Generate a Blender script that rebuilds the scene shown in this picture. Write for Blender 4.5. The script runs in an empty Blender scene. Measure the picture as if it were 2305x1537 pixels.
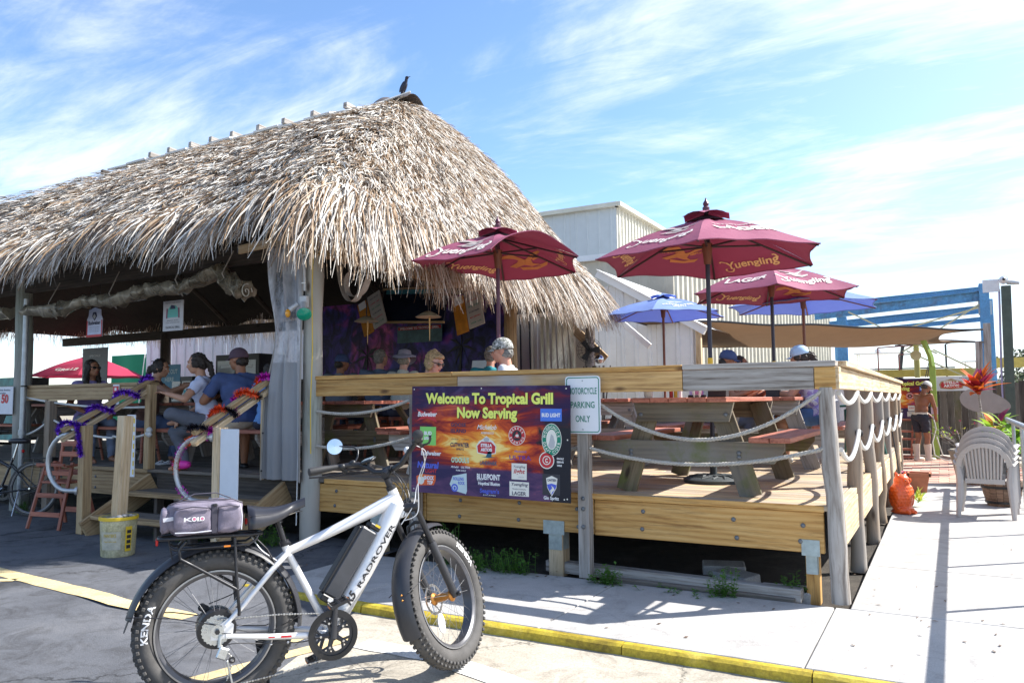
import bpy, math, random
import numpy as np
from mathutils import Vector, Matrix, Euler
random.seed(7); rng = np.random.default_rng(7)
PI = math.pi
scene = bpy.context.scene
COL = scene.collection

# ------------------------------------------------------------------ camera
def cam_axes(yaw, pitch, roll):
    cy, sy, cp, sp = math.cos(yaw), math.sin(yaw), math.cos(pitch), math.sin(pitch)
    f = Vector((sy*cp, cy*cp, sp)); r = Vector((cy, -sy, 0)); u = r.cross(f)
    return r*math.cos(roll)+u*math.sin(roll), -r*math.sin(roll)+u*math.cos(roll), f
cam = bpy.data.cameras.new('camera'); camo = bpy.data.objects.new('camera', cam); COL.objects.link(camo)
_r, _u, _f = cam_axes(math.radians(-29.139), math.radians(4.3586), math.radians(-0.521))
_m = Matrix((_r, _u, -_f)).transposed().to_4x4(); _m.translation = (0.69997, -5.76606, 1.4)
camo.matrix_world = _m
cam.sensor_width = 36; cam.lens = 27.118; cam.clip_start = .05; cam.clip_end = 3000
scene.camera = camo

# ------------------------------------------------------------------ light
SUN_AZ, SUN_EL = math.radians(49.1), math.radians(42.8)      # azimuth clockwise from +Y
sd = bpy.data.lights.new('sun', 'SUN'); sd.energy = 4.9; sd.angle = math.radians(.5); sd.color = (1, .965, .91)
so = bpy.data.objects.new('sun', sd); COL.objects.link(so)
sv = Vector((math.sin(SUN_AZ)*math.cos(SUN_EL), math.cos(SUN_AZ)*math.cos(SUN_EL), math.sin(SUN_EL)))
so.rotation_euler = sv.to_track_quat('Z', 'Y').to_euler(); so.location = (6, 6, 12)
world = bpy.data.worlds.new('World'); scene.world = world; world.use_nodes = True
wn, wl = world.node_tree.nodes, world.node_tree.links; wn.clear()
def N(nodes, t, **k):
    n = nodes.new(t)
    for a, b in k.items():
        if a.startswith('i_'):
            n.inputs[a[2:].replace('_', ' ')].default_value = b
        else: setattr(n, a, b)
    return n
sky = N(wn, 'ShaderNodeTexSky', sky_type='NISHITA', sun_disc=False, sun_elevation=SUN_EL, sun_rotation=SUN_AZ,
        air_density=1.0, dust_density=.25, ozone_density=5.0)
bg = N(wn, 'ShaderNodeBackground', i_Strength=.125); wo = N(wn, 'ShaderNodeOutputWorld')
tc = N(wn, 'ShaderNodeTexCoord'); sep = N(wn, 'ShaderNodeSeparateXYZ'); wl.new(tc.outputs['Generated'], sep.inputs[0])
def wmath(op, a, b=None, c=None):
    n = N(wn, 'ShaderNodeMath', operation=op)
    for i, x in enumerate((a, b, c)):
        if x is None: continue
        if isinstance(x, (int, float)): n.inputs[i].default_value = x
        else: wl.new(x, n.inputs[i])
    return n.outputs[0]
zz = wmath('ADD', wmath('MAXIMUM', sep.outputs['Z'], 0.0), .12)          # cloud layer seen in perspective
cmb = N(wn, 'ShaderNodeCombineXYZ'); wl.new(wmath('DIVIDE', sep.outputs['X'], zz), cmb.inputs[0]); wl.new(wmath('DIVIDE', sep.outputs['Y'], zz), cmb.inputs[1])
def wnoise(scale, detail, rough, rot, sc, dist=0., off=(0, 0, 0)):
    mp = N(wn, 'ShaderNodeMapping'); mp.inputs['Rotation'].default_value = (0, 0, rot); mp.inputs['Scale'].default_value = sc; mp.inputs['Location'].default_value = off
    wl.new(cmb.outputs[0], mp.inputs[0]); n = N(wn, 'ShaderNodeTexNoise', i_Scale=scale, i_Detail=detail, i_Roughness=rough, i_Distortion=dist)
    wl.new(mp.outputs[0], n.inputs['Vector']); return n.outputs['Fac']
n1 = wnoise(.55, 9, .62, math.radians(-38), (1, 2.3, 1), .9, (3.1, 1.7, 0))
n2 = wnoise(1.7, 8, .66, math.radians(-30), (1, 3.4, 1), .6)
nm = wmath('ADD', wmath('MULTIPLY', n1, .68), wmath('MULTIPLY', n2, .32))
# clouds gather round the sun, thin out away from it
dt = N(wn, 'ShaderNodeVectorMath', operation='DOT_PRODUCT'); wl.new(tc.outputs['Generated'], dt.inputs[0]); dt.inputs[1].default_value = (sv.x*.94, sv.y*.94-.0, .34)
near = N(wn, 'ShaderNodeMapRange', interpolation_type='SMOOTHSTEP'); wl.new(dt.outputs['Value'], near.inputs[0])
for i, v in enumerate((.30, .95, 0., .25)): near.inputs[1+i].default_value = v
low = N(wn, 'ShaderNodeMapRange', interpolation_type='SMOOTHSTEP'); wl.new(sep.outputs['Z'], low.inputs[0])
for i, v in enumerate((.0, .30, .07, 0.)): low.inputs[1+i].default_value = v
cov = N(wn, 'ShaderNodeMapRange', interpolation_type='SMOOTHSTEP')
wl.new(wmath('ADD', wmath('ADD', nm, near.outputs[0]), low.outputs[0]), cov.inputs[0])
for i, v in enumerate((.44, .74, 0., .93)): cov.inputs[1+i].default_value = v
mix = N(wn, 'ShaderNodeMix', data_type='RGBA'); veil = N(wn, 'ShaderNodeMapRange', interpolation_type='SMOOTHSTEP'); wl.new(dt.outputs['Value'], veil.inputs[0])
for i, v in enumerate((.30, .98, .0, .60)): veil.inputs[1+i].default_value = v
wl.new(wmath('MAXIMUM', cov.outputs[0], veil.outputs[0]), mix.inputs[0]); wl.new(sky.outputs[0], mix.inputs[6]); mix.inputs[7].default_value = (4.9, 5.15, 5.5, 1)
wl.new(mix.outputs[2], bg.inputs[0]); wl.new(bg.outputs[0], wo.inputs[0])
scene.view_settings.view_transform = 'Standard'; scene.view_settings.look = 'None'
scene.view_settings.gamma = 1; scene.view_settings.exposure = 1.15; scene.view_settings.use_curve_mapping = False
scene.render.engine = 'CYCLES'; scene.cycles.use_denoising = True; scene.cycles.max_bounces = 8; scene.cycles.transparent_max_bounces = 12

# ------------------------------------------------------------------ materials
MATS = {}; LM = {}
def new_mat(name):
    m = bpy.data.materials.new(name); m.use_nodes = True; nt = m.node_tree; nt.nodes.clear()
    out = nt.nodes.new('ShaderNodeOutputMaterial'); b = nt.nodes.new('ShaderNodeBsdfPrincipled'); nt.links.new(b.outputs[0], out.inputs[0])
    return m, nt.nodes, nt.links, b, out
def c4(c): return (c[0], c[1], c[2], 1)
def ramp(nodes, stops, interp='LINEAR'):
    r = nodes.new('ShaderNodeValToRGB'); e = r.color_ramp.elements; r.color_ramp.interpolation = interp
    e[0].position, e[0].color = stops[0][0], c4(stops[0][1]); e[1].position, e[1].color = stops[-1][0], c4(stops[-1][1])
    for p, c in stops[1:-1]:
        x = e.new(p); x.color = c4(c)
    return r
def noise(nodes, links, src, scale, detail=4, rough=.6, sc=(1, 1, 1), dist=0.):
    mp = nodes.new('ShaderNodeMapping'); mp.inputs['Scale'].default_value = sc; links.new(src, mp.inputs[0])
    n = nodes.new('ShaderNodeTexNoise'); n.inputs['Scale'].default_value = scale; n.inputs['Detail'].default_value = detail; n.inputs['Roughness'].default_value = rough; n.inputs['Distortion'].default_value = dist
    links.new(mp.outputs[0], n.inputs['Vector']); return n
def bump(nodes, links, b, h, strength=.3, dist=.01):
    bp = nodes.new('ShaderNodeBump'); bp.inputs['Strength'].default_value = strength; bp.inputs['Distance'].default_value = dist
    links.new(h, bp.inputs['Height']); links.new(bp.outputs[0], b.inputs['Normal']); return bp
def mixc(nodes, links, fac, a, b, blend='MIX'):
    m = nodes.new('ShaderNodeMix'); m.data_type = 'RGBA'; m.blend_type = blend
    for sock, x in ((m.inputs[0], fac), (m.inputs[6], a), (m.inputs[7], b)):
        if isinstance(x, (int, float)): sock.default_value = x
        elif isinstance(x, tuple): sock.default_value = c4(x)
        else: links.new(x, sock)
    return m.outputs[2]
def plain(name, col, rough=.55, metal=0., var=.12, scale=6., bumps=0., coat=0., trans=0., sheen=0.):
    """one colour with slight soiling: never perfectly even"""
    if name in MATS: return MATS[name]
    m, n, l, b, o = new_mat(name)
    tc = n.new('ShaderNodeTexCoord'); ns = noise(n, l, tc.outputs['Object'], scale, 5, .65)
    r = ramp(n, [(.3, tuple(c*(1-var) for c in col)), (.7, tuple(min(1, c*(1+var*.6)) for c in col))]); l.new(ns.outputs['Fac'], r.inputs[0])
    l.new(r.outputs[0], b.inputs['Base Color']); b.inputs['Metallic'].default_value = metal
    rr = n.new('ShaderNodeMapRange'); rr.inputs[3].default_value = max(0, rough-.08); rr.inputs[4].default_value = min(1, rough+.1); l.new(ns.outputs['Fac'], rr.inputs[0]); l.new(rr.outputs[0], b.inputs['Roughness'])
    if coat: b.inputs['Coat Weight'].default_value = coat; b.inputs['Coat Roughness'].default_value = .12
    if bumps:
        n2 = noise(n, l, tc.outputs['Object'], scale*12, 6, .7); bump(n, l, b, n2.outputs['Fac'], bumps, .004)
    MATS[name] = m; return m
def wood(name, light, mid, dark, rough=.75, grey=None, greyamt=0., grain=1., green=None, knots=True, scratch=0.):
    """board: grain runs along the object's own X axis; each object shifts the pattern and tone"""
    if name in MATS: return MATS[name]
    m, n, l, b, o = new_mat(name)
    tc = n.new('ShaderNodeTexCoord'); oi = n.new('ShaderNodeObjectInfo')
    off = n.new('ShaderNodeVectorMath'); off.operation = 'SCALE'; off.inputs[3].default_value = 37.
    cx = n.new('ShaderNodeCombineXYZ'); l.new(oi.outputs['Random'], cx.inputs[0]); l.new(oi.outputs['Random'], cx.inputs[1]); l.new(oi.outputs['Random'], cx.inputs[2]); l.new(cx.outputs[0], off.inputs[0])
    ad = n.new('ShaderNodeVectorMath'); ad.operation = 'ADD'; l.new(tc.outputs['Object'], ad.inputs[0]); l.new(off.outputs[0], ad.inputs[1])
    P = ad.outputs[0]
    g1 = noise(n, l, P, 5.5*grain, 7, .62, (.16, 1.6, 1.6), 1.6); g2 = noise(n, l, P, 60*grain, 5, .7, (.05, 1, 1)); g3 = noise(n, l, P, 1.3, 3, .6, (.6, 1, 1))
    wv = n.new('ShaderNodeTexWave'); wv.wave_type = 'BANDS'; wv.bands_direction = 'Z'; wv.inputs['Scale'].default_value = 5.; wv.inputs['Distortion'].default_value = 7.; wv.inputs['Detail'].default_value = 3; wv.inputs['Detail Scale'].default_value = .8
    mp = n.new('ShaderNodeMapping'); mp.inputs['Scale'].default_value = (.22, 1.2, 1.6); l.new(P, mp.inputs[0]); l.new(mp.outputs[0], wv.inputs['Vector'])
    s = n.new('ShaderNodeMath'); s.operation = 'MULTIPLY_ADD'; l.new(wv.outputs['Fac'], s.inputs[0]); s.inputs[1].default_value = .22; l.new(g1.outputs['Fac'], s.inputs[2])
    r = ramp(n, [(.30, dark), (.52, mid), (.82, light)]); l.new(s.outputs[0], r.inputs[0])
    fr = ramp(n, [(.36, (.52, .48, .44)), (.50, (1, 1, 1))]); l.new(g2.outputs['Fac'], fr.inputs[0])
    col = mixc(n, l, .7, r.outputs[0], fr.outputs[0], 'MULTIPLY')
    if grey:
        gm = ramp(n, [(.5-greyamt*.35, (0, 0, 0)), (.72-greyamt*.35, (1, 1, 1))]); l.new(g3.outputs['Fac'], gm.inputs[0]); col = mixc(n, l, gm.outputs[0], col, grey)
    if green:
        gg = noise(n, l, P, 2.6, 5, .7); gr = ramp(n, [(.5, (0, 0, 0)), (.68, (.85, .85, .85))]); l.new(gg.outputs['Fac'], gr.inputs[0]); col = mixc(n, l, gr.outputs[0], col, green)
    if knots:
        vo = n.new('ShaderNodeTexVoronoi'); vo.inputs['Scale'].default_value = 2.1; mp2 = n.new('ShaderNodeMapping'); mp2.inputs['Scale'].default_value = (.8, 2.2, 2.2); l.new(P, mp2.inputs[0]); l.new(mp2.outputs[0], vo.inputs['Vector'])
        kr = ramp(n, [(.05, (.20, .13, .09)), (.12, (1, 1, 1))]); l.new(vo.outputs['Distance'], kr.inputs[0]); col = mixc(n, l, .85, col, kr.outputs[0], 'MULTIPLY')
    tone = n.new('ShaderNodeMapRange'); tone.inputs[3].default_value = .78; tone.inputs[4].default_value = 1.14; l.new(oi.outputs['Random'], tone.inputs[0])
    vm = n.new('ShaderNodeVectorMath'); vm.operation = 'SCALE'; l.new(col, vm.inputs[0]); l.new(tone.outputs[0], vm.inputs[3])
    l.new(vm.outputs[0], b.inputs['Base Color']); b.inputs['Roughness'].default_value = rough
    bump(n, l, b, g2.outputs['Fac'], .35, .004)
    MATS[name] = m; return m
def ground(name, c_lo, c_mid, c_hi, fine=90., coarse=1.4, rough=.9, bstr=.5, bd=.006, speck=None, crack=0., stain=.35):
    if name in MATS: return MATS[name]
    m, n, l, b, o = new_mat(name); tc = n.new('ShaderNodeTexCoord'); P = tc.outputs['Object']
    a = noise(n, l, P, coarse, 7, .68); f = noise(n, l, P, fine, 4, .75)
    r = ramp(n, [(.25, c_lo), (.5, c_mid), (.75, c_hi)]); l.new(a.outputs['Fac'], r.inputs[0])
    fr = ramp(n, [(.3, (.55, .55, .55)), (.7, (1.15, 1.15, 1.15))]); l.new(f.outputs['Fac'], fr.inputs[0]); col = mixc(n, l, .8, r.outputs[0], fr.outputs[0], 'MULTIPLY')
    st = noise(n, l, P, 3.7, 8, .72, (1, 1, 1), 1.); sr = ramp(n, [(.33, (.42, .40, .38)), (.52, (1, 1, 1))]); l.new(st.outputs['Fac'], sr.inputs[0]); col = mixc(n, l, stain, col, sr.outputs[0], 'MULTIPLY')
    if speck:
        vo = n.new('ShaderNodeTexVoronoi'); vo.inputs['Scale'].default_value = 120; l.new(P, vo.inputs['Vector'])
        k = ramp(n, [(.0, (1, 1, 1)), (.16, (0, 0, 0))]); l.new(vo.outputs['Distance'], k.inputs[0]); col = mixc(n, l, k.outputs[0], col, speck)
    if crack:
        vo = n.new('ShaderNodeTexVoronoi'); vo.feature = 'DISTANCE_TO_EDGE'; vo.inputs['Scale'].default_value = .55
        dn = noise(n, l, P, 3., 5, .7); dm = n.new('ShaderNodeVectorMath'); dm.operation = 'MULTIPLY_ADD'; l.new(dn.outputs['Color'], dm.inputs[0]); dm.inputs[1].default_value = (.5, .5, 0); l.new(P, dm.inputs[2]); l.new(dm.outputs[0], vo.inputs['Vector'])
        k = ramp(n, [(.0, (0.12, .12, .12)), (.008, (1, 1, 1))]); l.new(vo.outputs['Distance'], k.inputs[0]); col = mixc(n, l, crack, col, k.outputs[0], 'MULTIPLY')
    l.new(col, b.inputs['Base Color']); b.inputs['Roughness'].default_value = rough
    bump(n, l, b, f.outputs['Fac'], bstr, bd); MATS[name] = m; return m
def clear_film(name, tint=(.93, .93, .9), fog=.10, fogc=(.75, .75, .72)):
    if name in MATS: return MATS[name]
    m, n, l, b, o = new_mat(name)
    tr = n.new('ShaderNodeBsdfTransparent'); tr.inputs[0].default_value = c4(tint); b.inputs['Base Color'].default_value = c4(fogc); b.inputs['Roughness'].default_value = .18
    fr = n.new('ShaderNodeFresnel'); fr.inputs[0].default_value = 1.45
    tc = n.new('ShaderNodeTexCoord'); ns = noise(n, l, tc.outputs['Object'], 5, 5, .65, (1, 1, .3), 1.)
    mr = n.new('ShaderNodeMapRange'); mr.inputs[1].default_value = .35; mr.inputs[2].default_value = .75; mr.inputs[3].default_value = fog*.3; mr.inputs[4].default_value = fog*2.6; l.new(ns.outputs['Fac'], mr.inputs[0])
    ad = n.new('ShaderNodeMath'); ad.operation = 'ADD'; ad.use_clamp = True; l.new(fr.outputs[0], ad.inputs[0]); l.new(mr.outputs[0], ad.inputs[1])
    mx = n.new('ShaderNodeMixShader'); l.new(ad.outputs[0], mx.inputs[0]); l.new(tr.outputs[0], mx.inputs[1]); l.new(b.outputs[0], mx.inputs[2]); l.new(mx.outputs[0], o.inputs[0])
    MATS[name] = m; return m
def cloth(name, col, trans=.35, back=None, rough=.8, var=.1, weave=0.):
    """thin fabric: part of the light goes through"""
    if name in MATS: return MATS[name]
    m, n, l, b, o = new_mat(name); tc = n.new('ShaderNodeTexCoord'); ns = noise(n, l, tc.outputs['Object'], 2.2, 5, .6)
    r = ramp(n, [(.3, tuple(c*(1-var) for c in col)), (.7, col)]); l.new(ns.outputs['Fac'], r.inputs[0]); colo = r.outputs[0]
    l.new(colo, b.inputs['Base Color']); b.inputs['Roughness'].default_value = rough
    t = n.new('ShaderNodeBsdfTranslucent'); t.inputs[0].default_value = c4(back or col)
    mx = n.new('ShaderNodeMixShader'); mx.inputs[0].default_value = trans; l.new(b.outputs[0], mx.inputs[1]); l.new(t.outputs[0], mx.inputs[2]); l.new(mx.outputs[0], o.inputs[0])
    n2 = noise(n, l, tc.outputs['Object'], 9, 4, .6); bump(n, l, b, n2.outputs['Fac'], .25, .02)
    MATS[name] = m; return m

W_HONEY = wood('honey_timber', (.60, .37, .135), (.50, .275, .08), (.27, .12, .03))
W_GREY = wood('weathered_timber', (.45, .42, .39), (.33, .30, .27), (.12, .09, .07), grain=.9, rough=.85)
W_BARE = wood('bleached_timber', (.70, .56, .38), (.60, .44, .26), (.34, .21, .10), rough=.8)
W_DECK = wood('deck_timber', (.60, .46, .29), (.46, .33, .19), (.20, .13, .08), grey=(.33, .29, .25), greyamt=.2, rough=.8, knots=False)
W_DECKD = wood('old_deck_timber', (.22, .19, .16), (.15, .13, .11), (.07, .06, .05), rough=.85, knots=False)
W_POST = wood('post_timber', (.42, .31, .21), (.30, .21, .135), (.10, .07, .045), grey=(.28, .25, .22), greyamt=.25, rough=.85)
W_POSTG = wood('grey_green_pole', (.40, .43, .38), (.30, .33, .29), (.15, .13, .10), grey=(.42, .40, .36), greyamt=.4, rough=.85)
W_RED = wood('red_stained_timber', (.46, .17, .11), (.36, .115, .07), (.19, .06, .04), rough=.6, knots=False)
W_MOSS = wood('mossy_timber', (.20, .16, .10), (.135, .105, .065), (.055, .04, .03), grey=(.20, .19, .17), greyamt=.15, green=(.11, .13, .025), rough=.85)
W_TAN = wood('tan_timber', (.50, .36, .20), (.40, .27, .14), (.22, .13, .06), rough=.75)
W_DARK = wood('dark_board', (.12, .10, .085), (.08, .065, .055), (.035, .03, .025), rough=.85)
GALV = plain('galvanised_steel', (.42, .45, .47), .45, .7, .25, 14)
ALU = plain('brushed_aluminium_paint', (.76, .76, .77), .36, .25, .06, 5, coat=.3)
STEEL = plain('bright_steel', (.60, .60, .60), .25, 1., .1, 30)
SPK = plain('spoke_grey', (.22, .22, .23), .45, .2, .1)
BLACK = plain('black_plastic', (.018, .018, .02), .42, 0, .2, 20)
BLACKM = plain('black_satin_metal', (.028, .028, .032), .33, .3, .2, 20)
RUBBER = plain('tyre_rubber', (.075, .071, .068), .78, 0, .35, 12, bumps=.3)
WHITEP = plain('white_print', (.82, .82, .82), .5, 0, .03)
BLACKP = plain('black_print', (.02, .02, .025), .5, 0, .05)

# ------------------------------------------------------------------ geometry helpers
def frame(x, up=(0, 0, 1)):
    x = Vector(x).normalized(); up = Vector(up)
    if abs(x.dot(up)) > .98: up = Vector((0, 1, 0)) if abs(x.y) < .9 else Vector((1, 0, 0))
    y = up.cross(x).normalized(); z = x.cross(y)
    return Matrix((x, y, z)).transposed()
class G:
    def __init__(s): s.v = []; s.f = []
    def add(s, v, f):
        o = len(s.v); s.v += [tuple(p) for p in v]; s.f += [tuple(i+o for i in q) for q in f]; return s
    def box(s, c, d, R=None, b=0.):
        R = R or Matrix.Identity(3); c = Vector(c); hx, hy, hz = d[0]/2, d[1]/2, d[2]/2
        if b <= 0:
            v = [c+R@Vector((x*hx, y*hy, z*hz)) for x in (-1, 1) for y in (-1, 1) for z in (-1, 1)]
            return s.add(v, [(0, 1, 3, 2), (4, 6, 7, 5), (0, 4, 5, 1), (2, 3, 7, 6), (0, 2, 6, 4), (1, 5, 7, 3)])
        v = []; idx = {}
        for x in (-1, 1):
            for y in (-1, 1):
                for z in (-1, 1):
                    for k in range(3):
                        q = [x*(hx-b), y*(hy-b), z*(hz-b)]; q[k] = (x, y, z)[k]*(hx, hy, hz)[k]
                        idx[(x, y, z, k)] = len(v); v.append(c+R@Vector(q))
        f = []; I = idx
        for sg in (-1, 1):
            f.append(tuple(I[(sg, a, e, 0)] for a, e in ((-1, -1), (sg, -sg), (1, 1), (-sg, sg))))
            f.append(tuple(I[(a, sg, e, 1)] for a, e in ((-1, -1), (-sg, sg), (1, 1), (sg, -sg))))
            f.append(tuple(I[(a, e, sg, 2)] for a, e in ((-1, -1), (sg, -sg), (1, 1), (-sg, sg))))
        for a in (-1, 1):
            for e in (-1, 1):
                p = a*e
                q = [I[(a, e, -1, 0)], I[(a, e, 1, 0)], I[(a, e, 1, 1)], I[(a, e, -1, 1)]]; f.append(tuple(q if p < 0 else q[::-1]))
                q = [I[(a, -1, e, 0)], I[(a, 1, e, 0)], I[(a, 1, e, 2)], I[(a, -1, e, 2)]]; f.append(tuple(q if p > 0 else q[::-1]))
                q = [I[(-1, a, e, 1)], I[(1, a, e, 1)], I[(1, a, e, 2)], I[(-1, a, e, 2)]]; f.append(tuple(q if p < 0 else q[::-1]))
                for g in (-1, 1):
                    q = [I[(a, e, g, 0)], I[(a, e, g, 1)], I[(a, e, g, 2)]]; f.append(tuple(q if a*e*g > 0 else q[::-1]))
        return s.add(v, f)
    def cyl(s, p0, p1, r0, r1=None, n=12, cap=True, sq=None):
        p0, p1 = Vector(p0), Vector(p1); r1 = r0 if r1 is None else r1; R = frame(p1-p0)
        v = []
        for p, r in ((p0, r0), (p1, r1)):
            for i in range(n):
                a = 2*PI*i/n; v.append(p+R@Vector((0, math.cos(a)*r, math.sin(a)*r)))
        f = [(i, (i+1) % n, n+(i+1) % n, n+i) for i in range(n)]
        if cap: f += [tuple(range(n-1, -1, -1)), tuple(range(n, 2*n))]
        return s.add(v, f)
    def tube(s, pts, r, n=8, closed=False, flat=1., up=(0, 0, 1)):
        pts = [Vector(p) for p in pts]; m = len(pts); rr = r if isinstance(r, (list, tuple)) else [r]*m; v = []
        t0 = (pts[1]-pts[0]).normalized(); R = frame(t0, up); y = R.col[1].copy()
        for i, p in enumerate(pts):
            if closed: t = pts[(i+1) % m]-pts[i-1]
            else: t = pts[min(i+1, m-1)]-pts[max(i-1, 0)]
            t.normalize(); y = (y-t*y.dot(t)).normalized(); z = t.cross(y)
            for k in range(n):
                a = 2*PI*k/n; v.append(p+y*math.cos(a)*rr[i]+z*math.sin(a)*rr[i]*flat)
        f = [(i*n+k, i*n+(k+1) % n, ((i+1) % m)*n+(k+1) % n, ((i+1) % m)*n+k) for i in range(m if closed else m-1) for k in range(n)]
        if not closed: f += [tuple(range(n-1, -1, -1)), tuple(range((m-1)*n, m*n))]
        return s.add(v, f)
    def sph(s, c, r, nu=14, nv=9, R=None):
        R = R or Matrix.Identity(3); c = Vector(c); r = (r, r, r) if isinstance(r, (int, float)) else r
        v = [c+R@Vector((0, 0, -r[2]))]
        for j in range(1, nv):
            th = -PI/2+PI*j/nv
            for i in range(nu):
                a = 2*PI*i/nu; v.append(c+R@Vector((math.cos(a)*math.cos(th)*r[0], math.sin(a)*math.cos(th)*r[1], math.sin(th)*r[2])))
        v.append(c+R@Vector((0, 0, r[2]))); L = len(v)-1
        f = [(0, 1+(i+1) % nu, 1+i) for i in range(nu)]
        for j in range(nv-2):
            for i in range(nu): a = 1+j*nu; f.append((a+i, a+(i+1) % nu, a+nu+(i+1) % nu, a+nu+i))
        a = 1+(nv-2)*nu; f += [(a+i, a+(i+1) % nu, L) for i in range(nu)]
        return s.add(v, f)
    def lathe(s, prof, n=20, o=(0, 0, 0), R=None, cap=True):
        """profile of (radius, height) turned round local Z"""
        R = R or Matrix.Identity(3); o = Vector(o); v = []
        for r, h in prof:
            for i in range(n):
                a = 2*PI*i/n; v.append(o+R@Vector((r*math.cos(a), r*math.sin(a), h)))
        m = len(prof); f = [(j*n+i, j*n+(i+1) % n, (j+1)*n+(i+1) % n, (j+1)*n+i) for j in range(m-1) for i in range(n)]
        if cap:
            if prof[0][0] > 1e-4: f.append(tuple(range(n-1, -1, -1)))
            if prof[-1][0] > 1e-4: f.append(tuple(range((m-1)*n, m*n)))
        return s.add(v, f)
    def ring(s, prof, n, o=(0, 0, 0), R=None, closedprof=True):
        """closed profile of (radius, height) turned round local Z: tyres, rims"""
        R = R or Matrix.Identity(3); o = Vector(o); v = []
        for r, h in prof:
            for i in range(n):
                a = 2*PI*i/n; v.append(o+R@Vector((r*math.cos(a), r*math.sin(a), h)))
        m = len(prof); f = [(j*n+i, j*n+(i+1) % n, ((j+1) % m)*n+(i+1) % n, ((j+1) % m)*n+i) for j in range(m if closedprof else m-1) for i in range(n)]
        return s.add(v, f)
    def prism(s, poly, h, o=(0, 0, 0), R=None):
        """polygon in local XY, thick from z=0 to z=h"""
        R = R or Matrix.Identity(3); o = Vector(o); n = len(poly)
        v = [o+R@Vector((x, y, 0)) for x, y in poly]+[o+R@Vector((x, y, h)) for x, y in poly]
        return s.add(v, [tuple(range(n-1, -1, -1)), tuple(range(n, 2*n))]+[(i, (i+1) % n, n+(i+1) % n, n+i) for i in range(n)])
    def sheet(s, fn, nu, nv):
        v = [fn(i/nu, j/nv) for j in range(nv+1) for i in range(nu+1)]
        return s.add(v, [(j*(nu+1)+i, j*(nu+1)+i+1, (j+1)*(nu+1)+i+1, (j+1)*(nu+1)+i) for j in range(nv) for i in range(nu)])
    def xf(s, M, start=0):
        for i in range(start, len(s.v)): s.v[i] = tuple(M@Vector(s.v[i]))
        return s
def mesh_of(g, name, mat, smooth=35):
    me = bpy.data.meshes.new(name); me.from_pydata(g.v, [], g.f); me.materials.append(mat)
    if smooth:
        me.polygons.foreach_set('use_smooth', [True]*len(me.polygons))
        if smooth < 170: me.set_sharp_from_angle(angle=math.radians(smooth))
    me.update(); return me
def obj(name, g, mat, parent=None, smooth=35, loc=None, R=None, kind=None, label=None):
    me = g if isinstance(g, bpy.types.Mesh) else mesh_of(g, name, mat, smooth)
    o = bpy.data.objects.new(name, me); COL.objects.link(o)
    if parent is not None: o.parent = parent
    M = (R or Matrix.Identity(3)).to_4x4(); M.translation = Vector(loc or (0, 0, 0)); LM[o.name] = M
    if loc is not None or R is not None:
        o.location = M.translation; o.rotation_euler = M.to_euler()
    if kind: o['kind'] = kind
    if label: o['label'] = label
    return o
def thing(name, label, cat, loc=(0, 0, 0), rz=0., group=None, R=None):
    o = bpy.data.objects.new(name, None); COL.objects.link(o); o.empty_display_size = .1
    o.location = loc; o.rotation_euler = (0, 0, rz) if R is None else R.to_euler()
    o['label'] = label; o['category'] = cat
    if group: o['group'] = group
    return o
def tag(o, label=None, cat=None, group=None, kind=None):
    for k, v in (('label', label), ('category', cat), ('group', group), ('kind', kind)):
        if v: o[k] = v
    return o
def copy_tree(o, parent=None):
    c = o.copy(); COL.objects.link(c)
    if parent is not None: c.parent = parent; c.matrix_parent_inverse = o.matrix_parent_inverse.copy(); 
    for ch in list(KIDS(o)): copy_tree(ch, c)
    return c
def KIDS(o): return [x for x in bpy.data.objects if x.parent == o]
BC = {}
def board(name, p0, p1, w, h, mat, parent=None, up=(0, 0, 1), off=(0, 0, 0), b=.004):
    """squared timber from p0 to p1 (parent space); w across, h along 'up'"""
    p0, p1 = Vector(p0)-Vector(off), Vector(p1)-Vector(off); L = (p1-p0).length; key = (round(L, 4), w, h, mat.name, b)
    if key not in BC: BC[key] = mesh_of(G().box((0, 0, 0), (L, w, h), b=min(b, w*.3, h*.3)), name, mat, 0)
    return obj(name, BC[key], mat, parent, loc=(p0+p1)/2, R=frame(p1-p0, up))
def pole(name, p0, p1, r0, r1, mat, parent=None, n=14, wob=.008, off=(0, 0, 0)):
    """round timber, slightly out of true"""
    p0, p1 = Vector(p0)-Vector(off), Vector(p1)-Vector(off); L = (p1-p0).length; m = 9; rr = random.Random(hash((round(p0.x, 2), round(p0.y, 2))) & 0xffff)
    pts = [Vector((-L/2+L*i/(m-1), rr.uniform(-wob, wob) if 0 < i < m-1 else 0, rr.uniform(-wob, wob) if 0 < i < m-1 else 0)) for i in range(m)]
    g = G().tube(pts, [r0+(r1-r0)*i/(m-1)+rr.uniform(-wob, wob)*.4 for i in range(m)], n)
    return obj(name, g, mat, parent, 50, loc=(p0+p1)/2, R=frame(p1-p0))
TXC = {}
def text_raw(s, bold=0.):
    key = (s, round(bold, 4))
    if key not in TXC:
        cu = bpy.data.curves.new('t', 'FONT'); cu.body = s; cu.size = 1; cu.offset = bold; cu.resolution_u = 3
        o = bpy.data.objects.new('t', cu); COL.objects.link(o)
        me = bpy.data.meshes.new_from_object(o); v = [tuple(x.co) for x in me.vertices]; f = [tuple(p.vertices) for p in me.polygons]
        bpy.data.objects.remove(o); bpy.data.curves.remove(cu); bpy.data.meshes.remove(me)
        xs = [p[0] for p in v]; TXC[key] = (v, f, min(xs), max(xs))
    return TXC[key]
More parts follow.
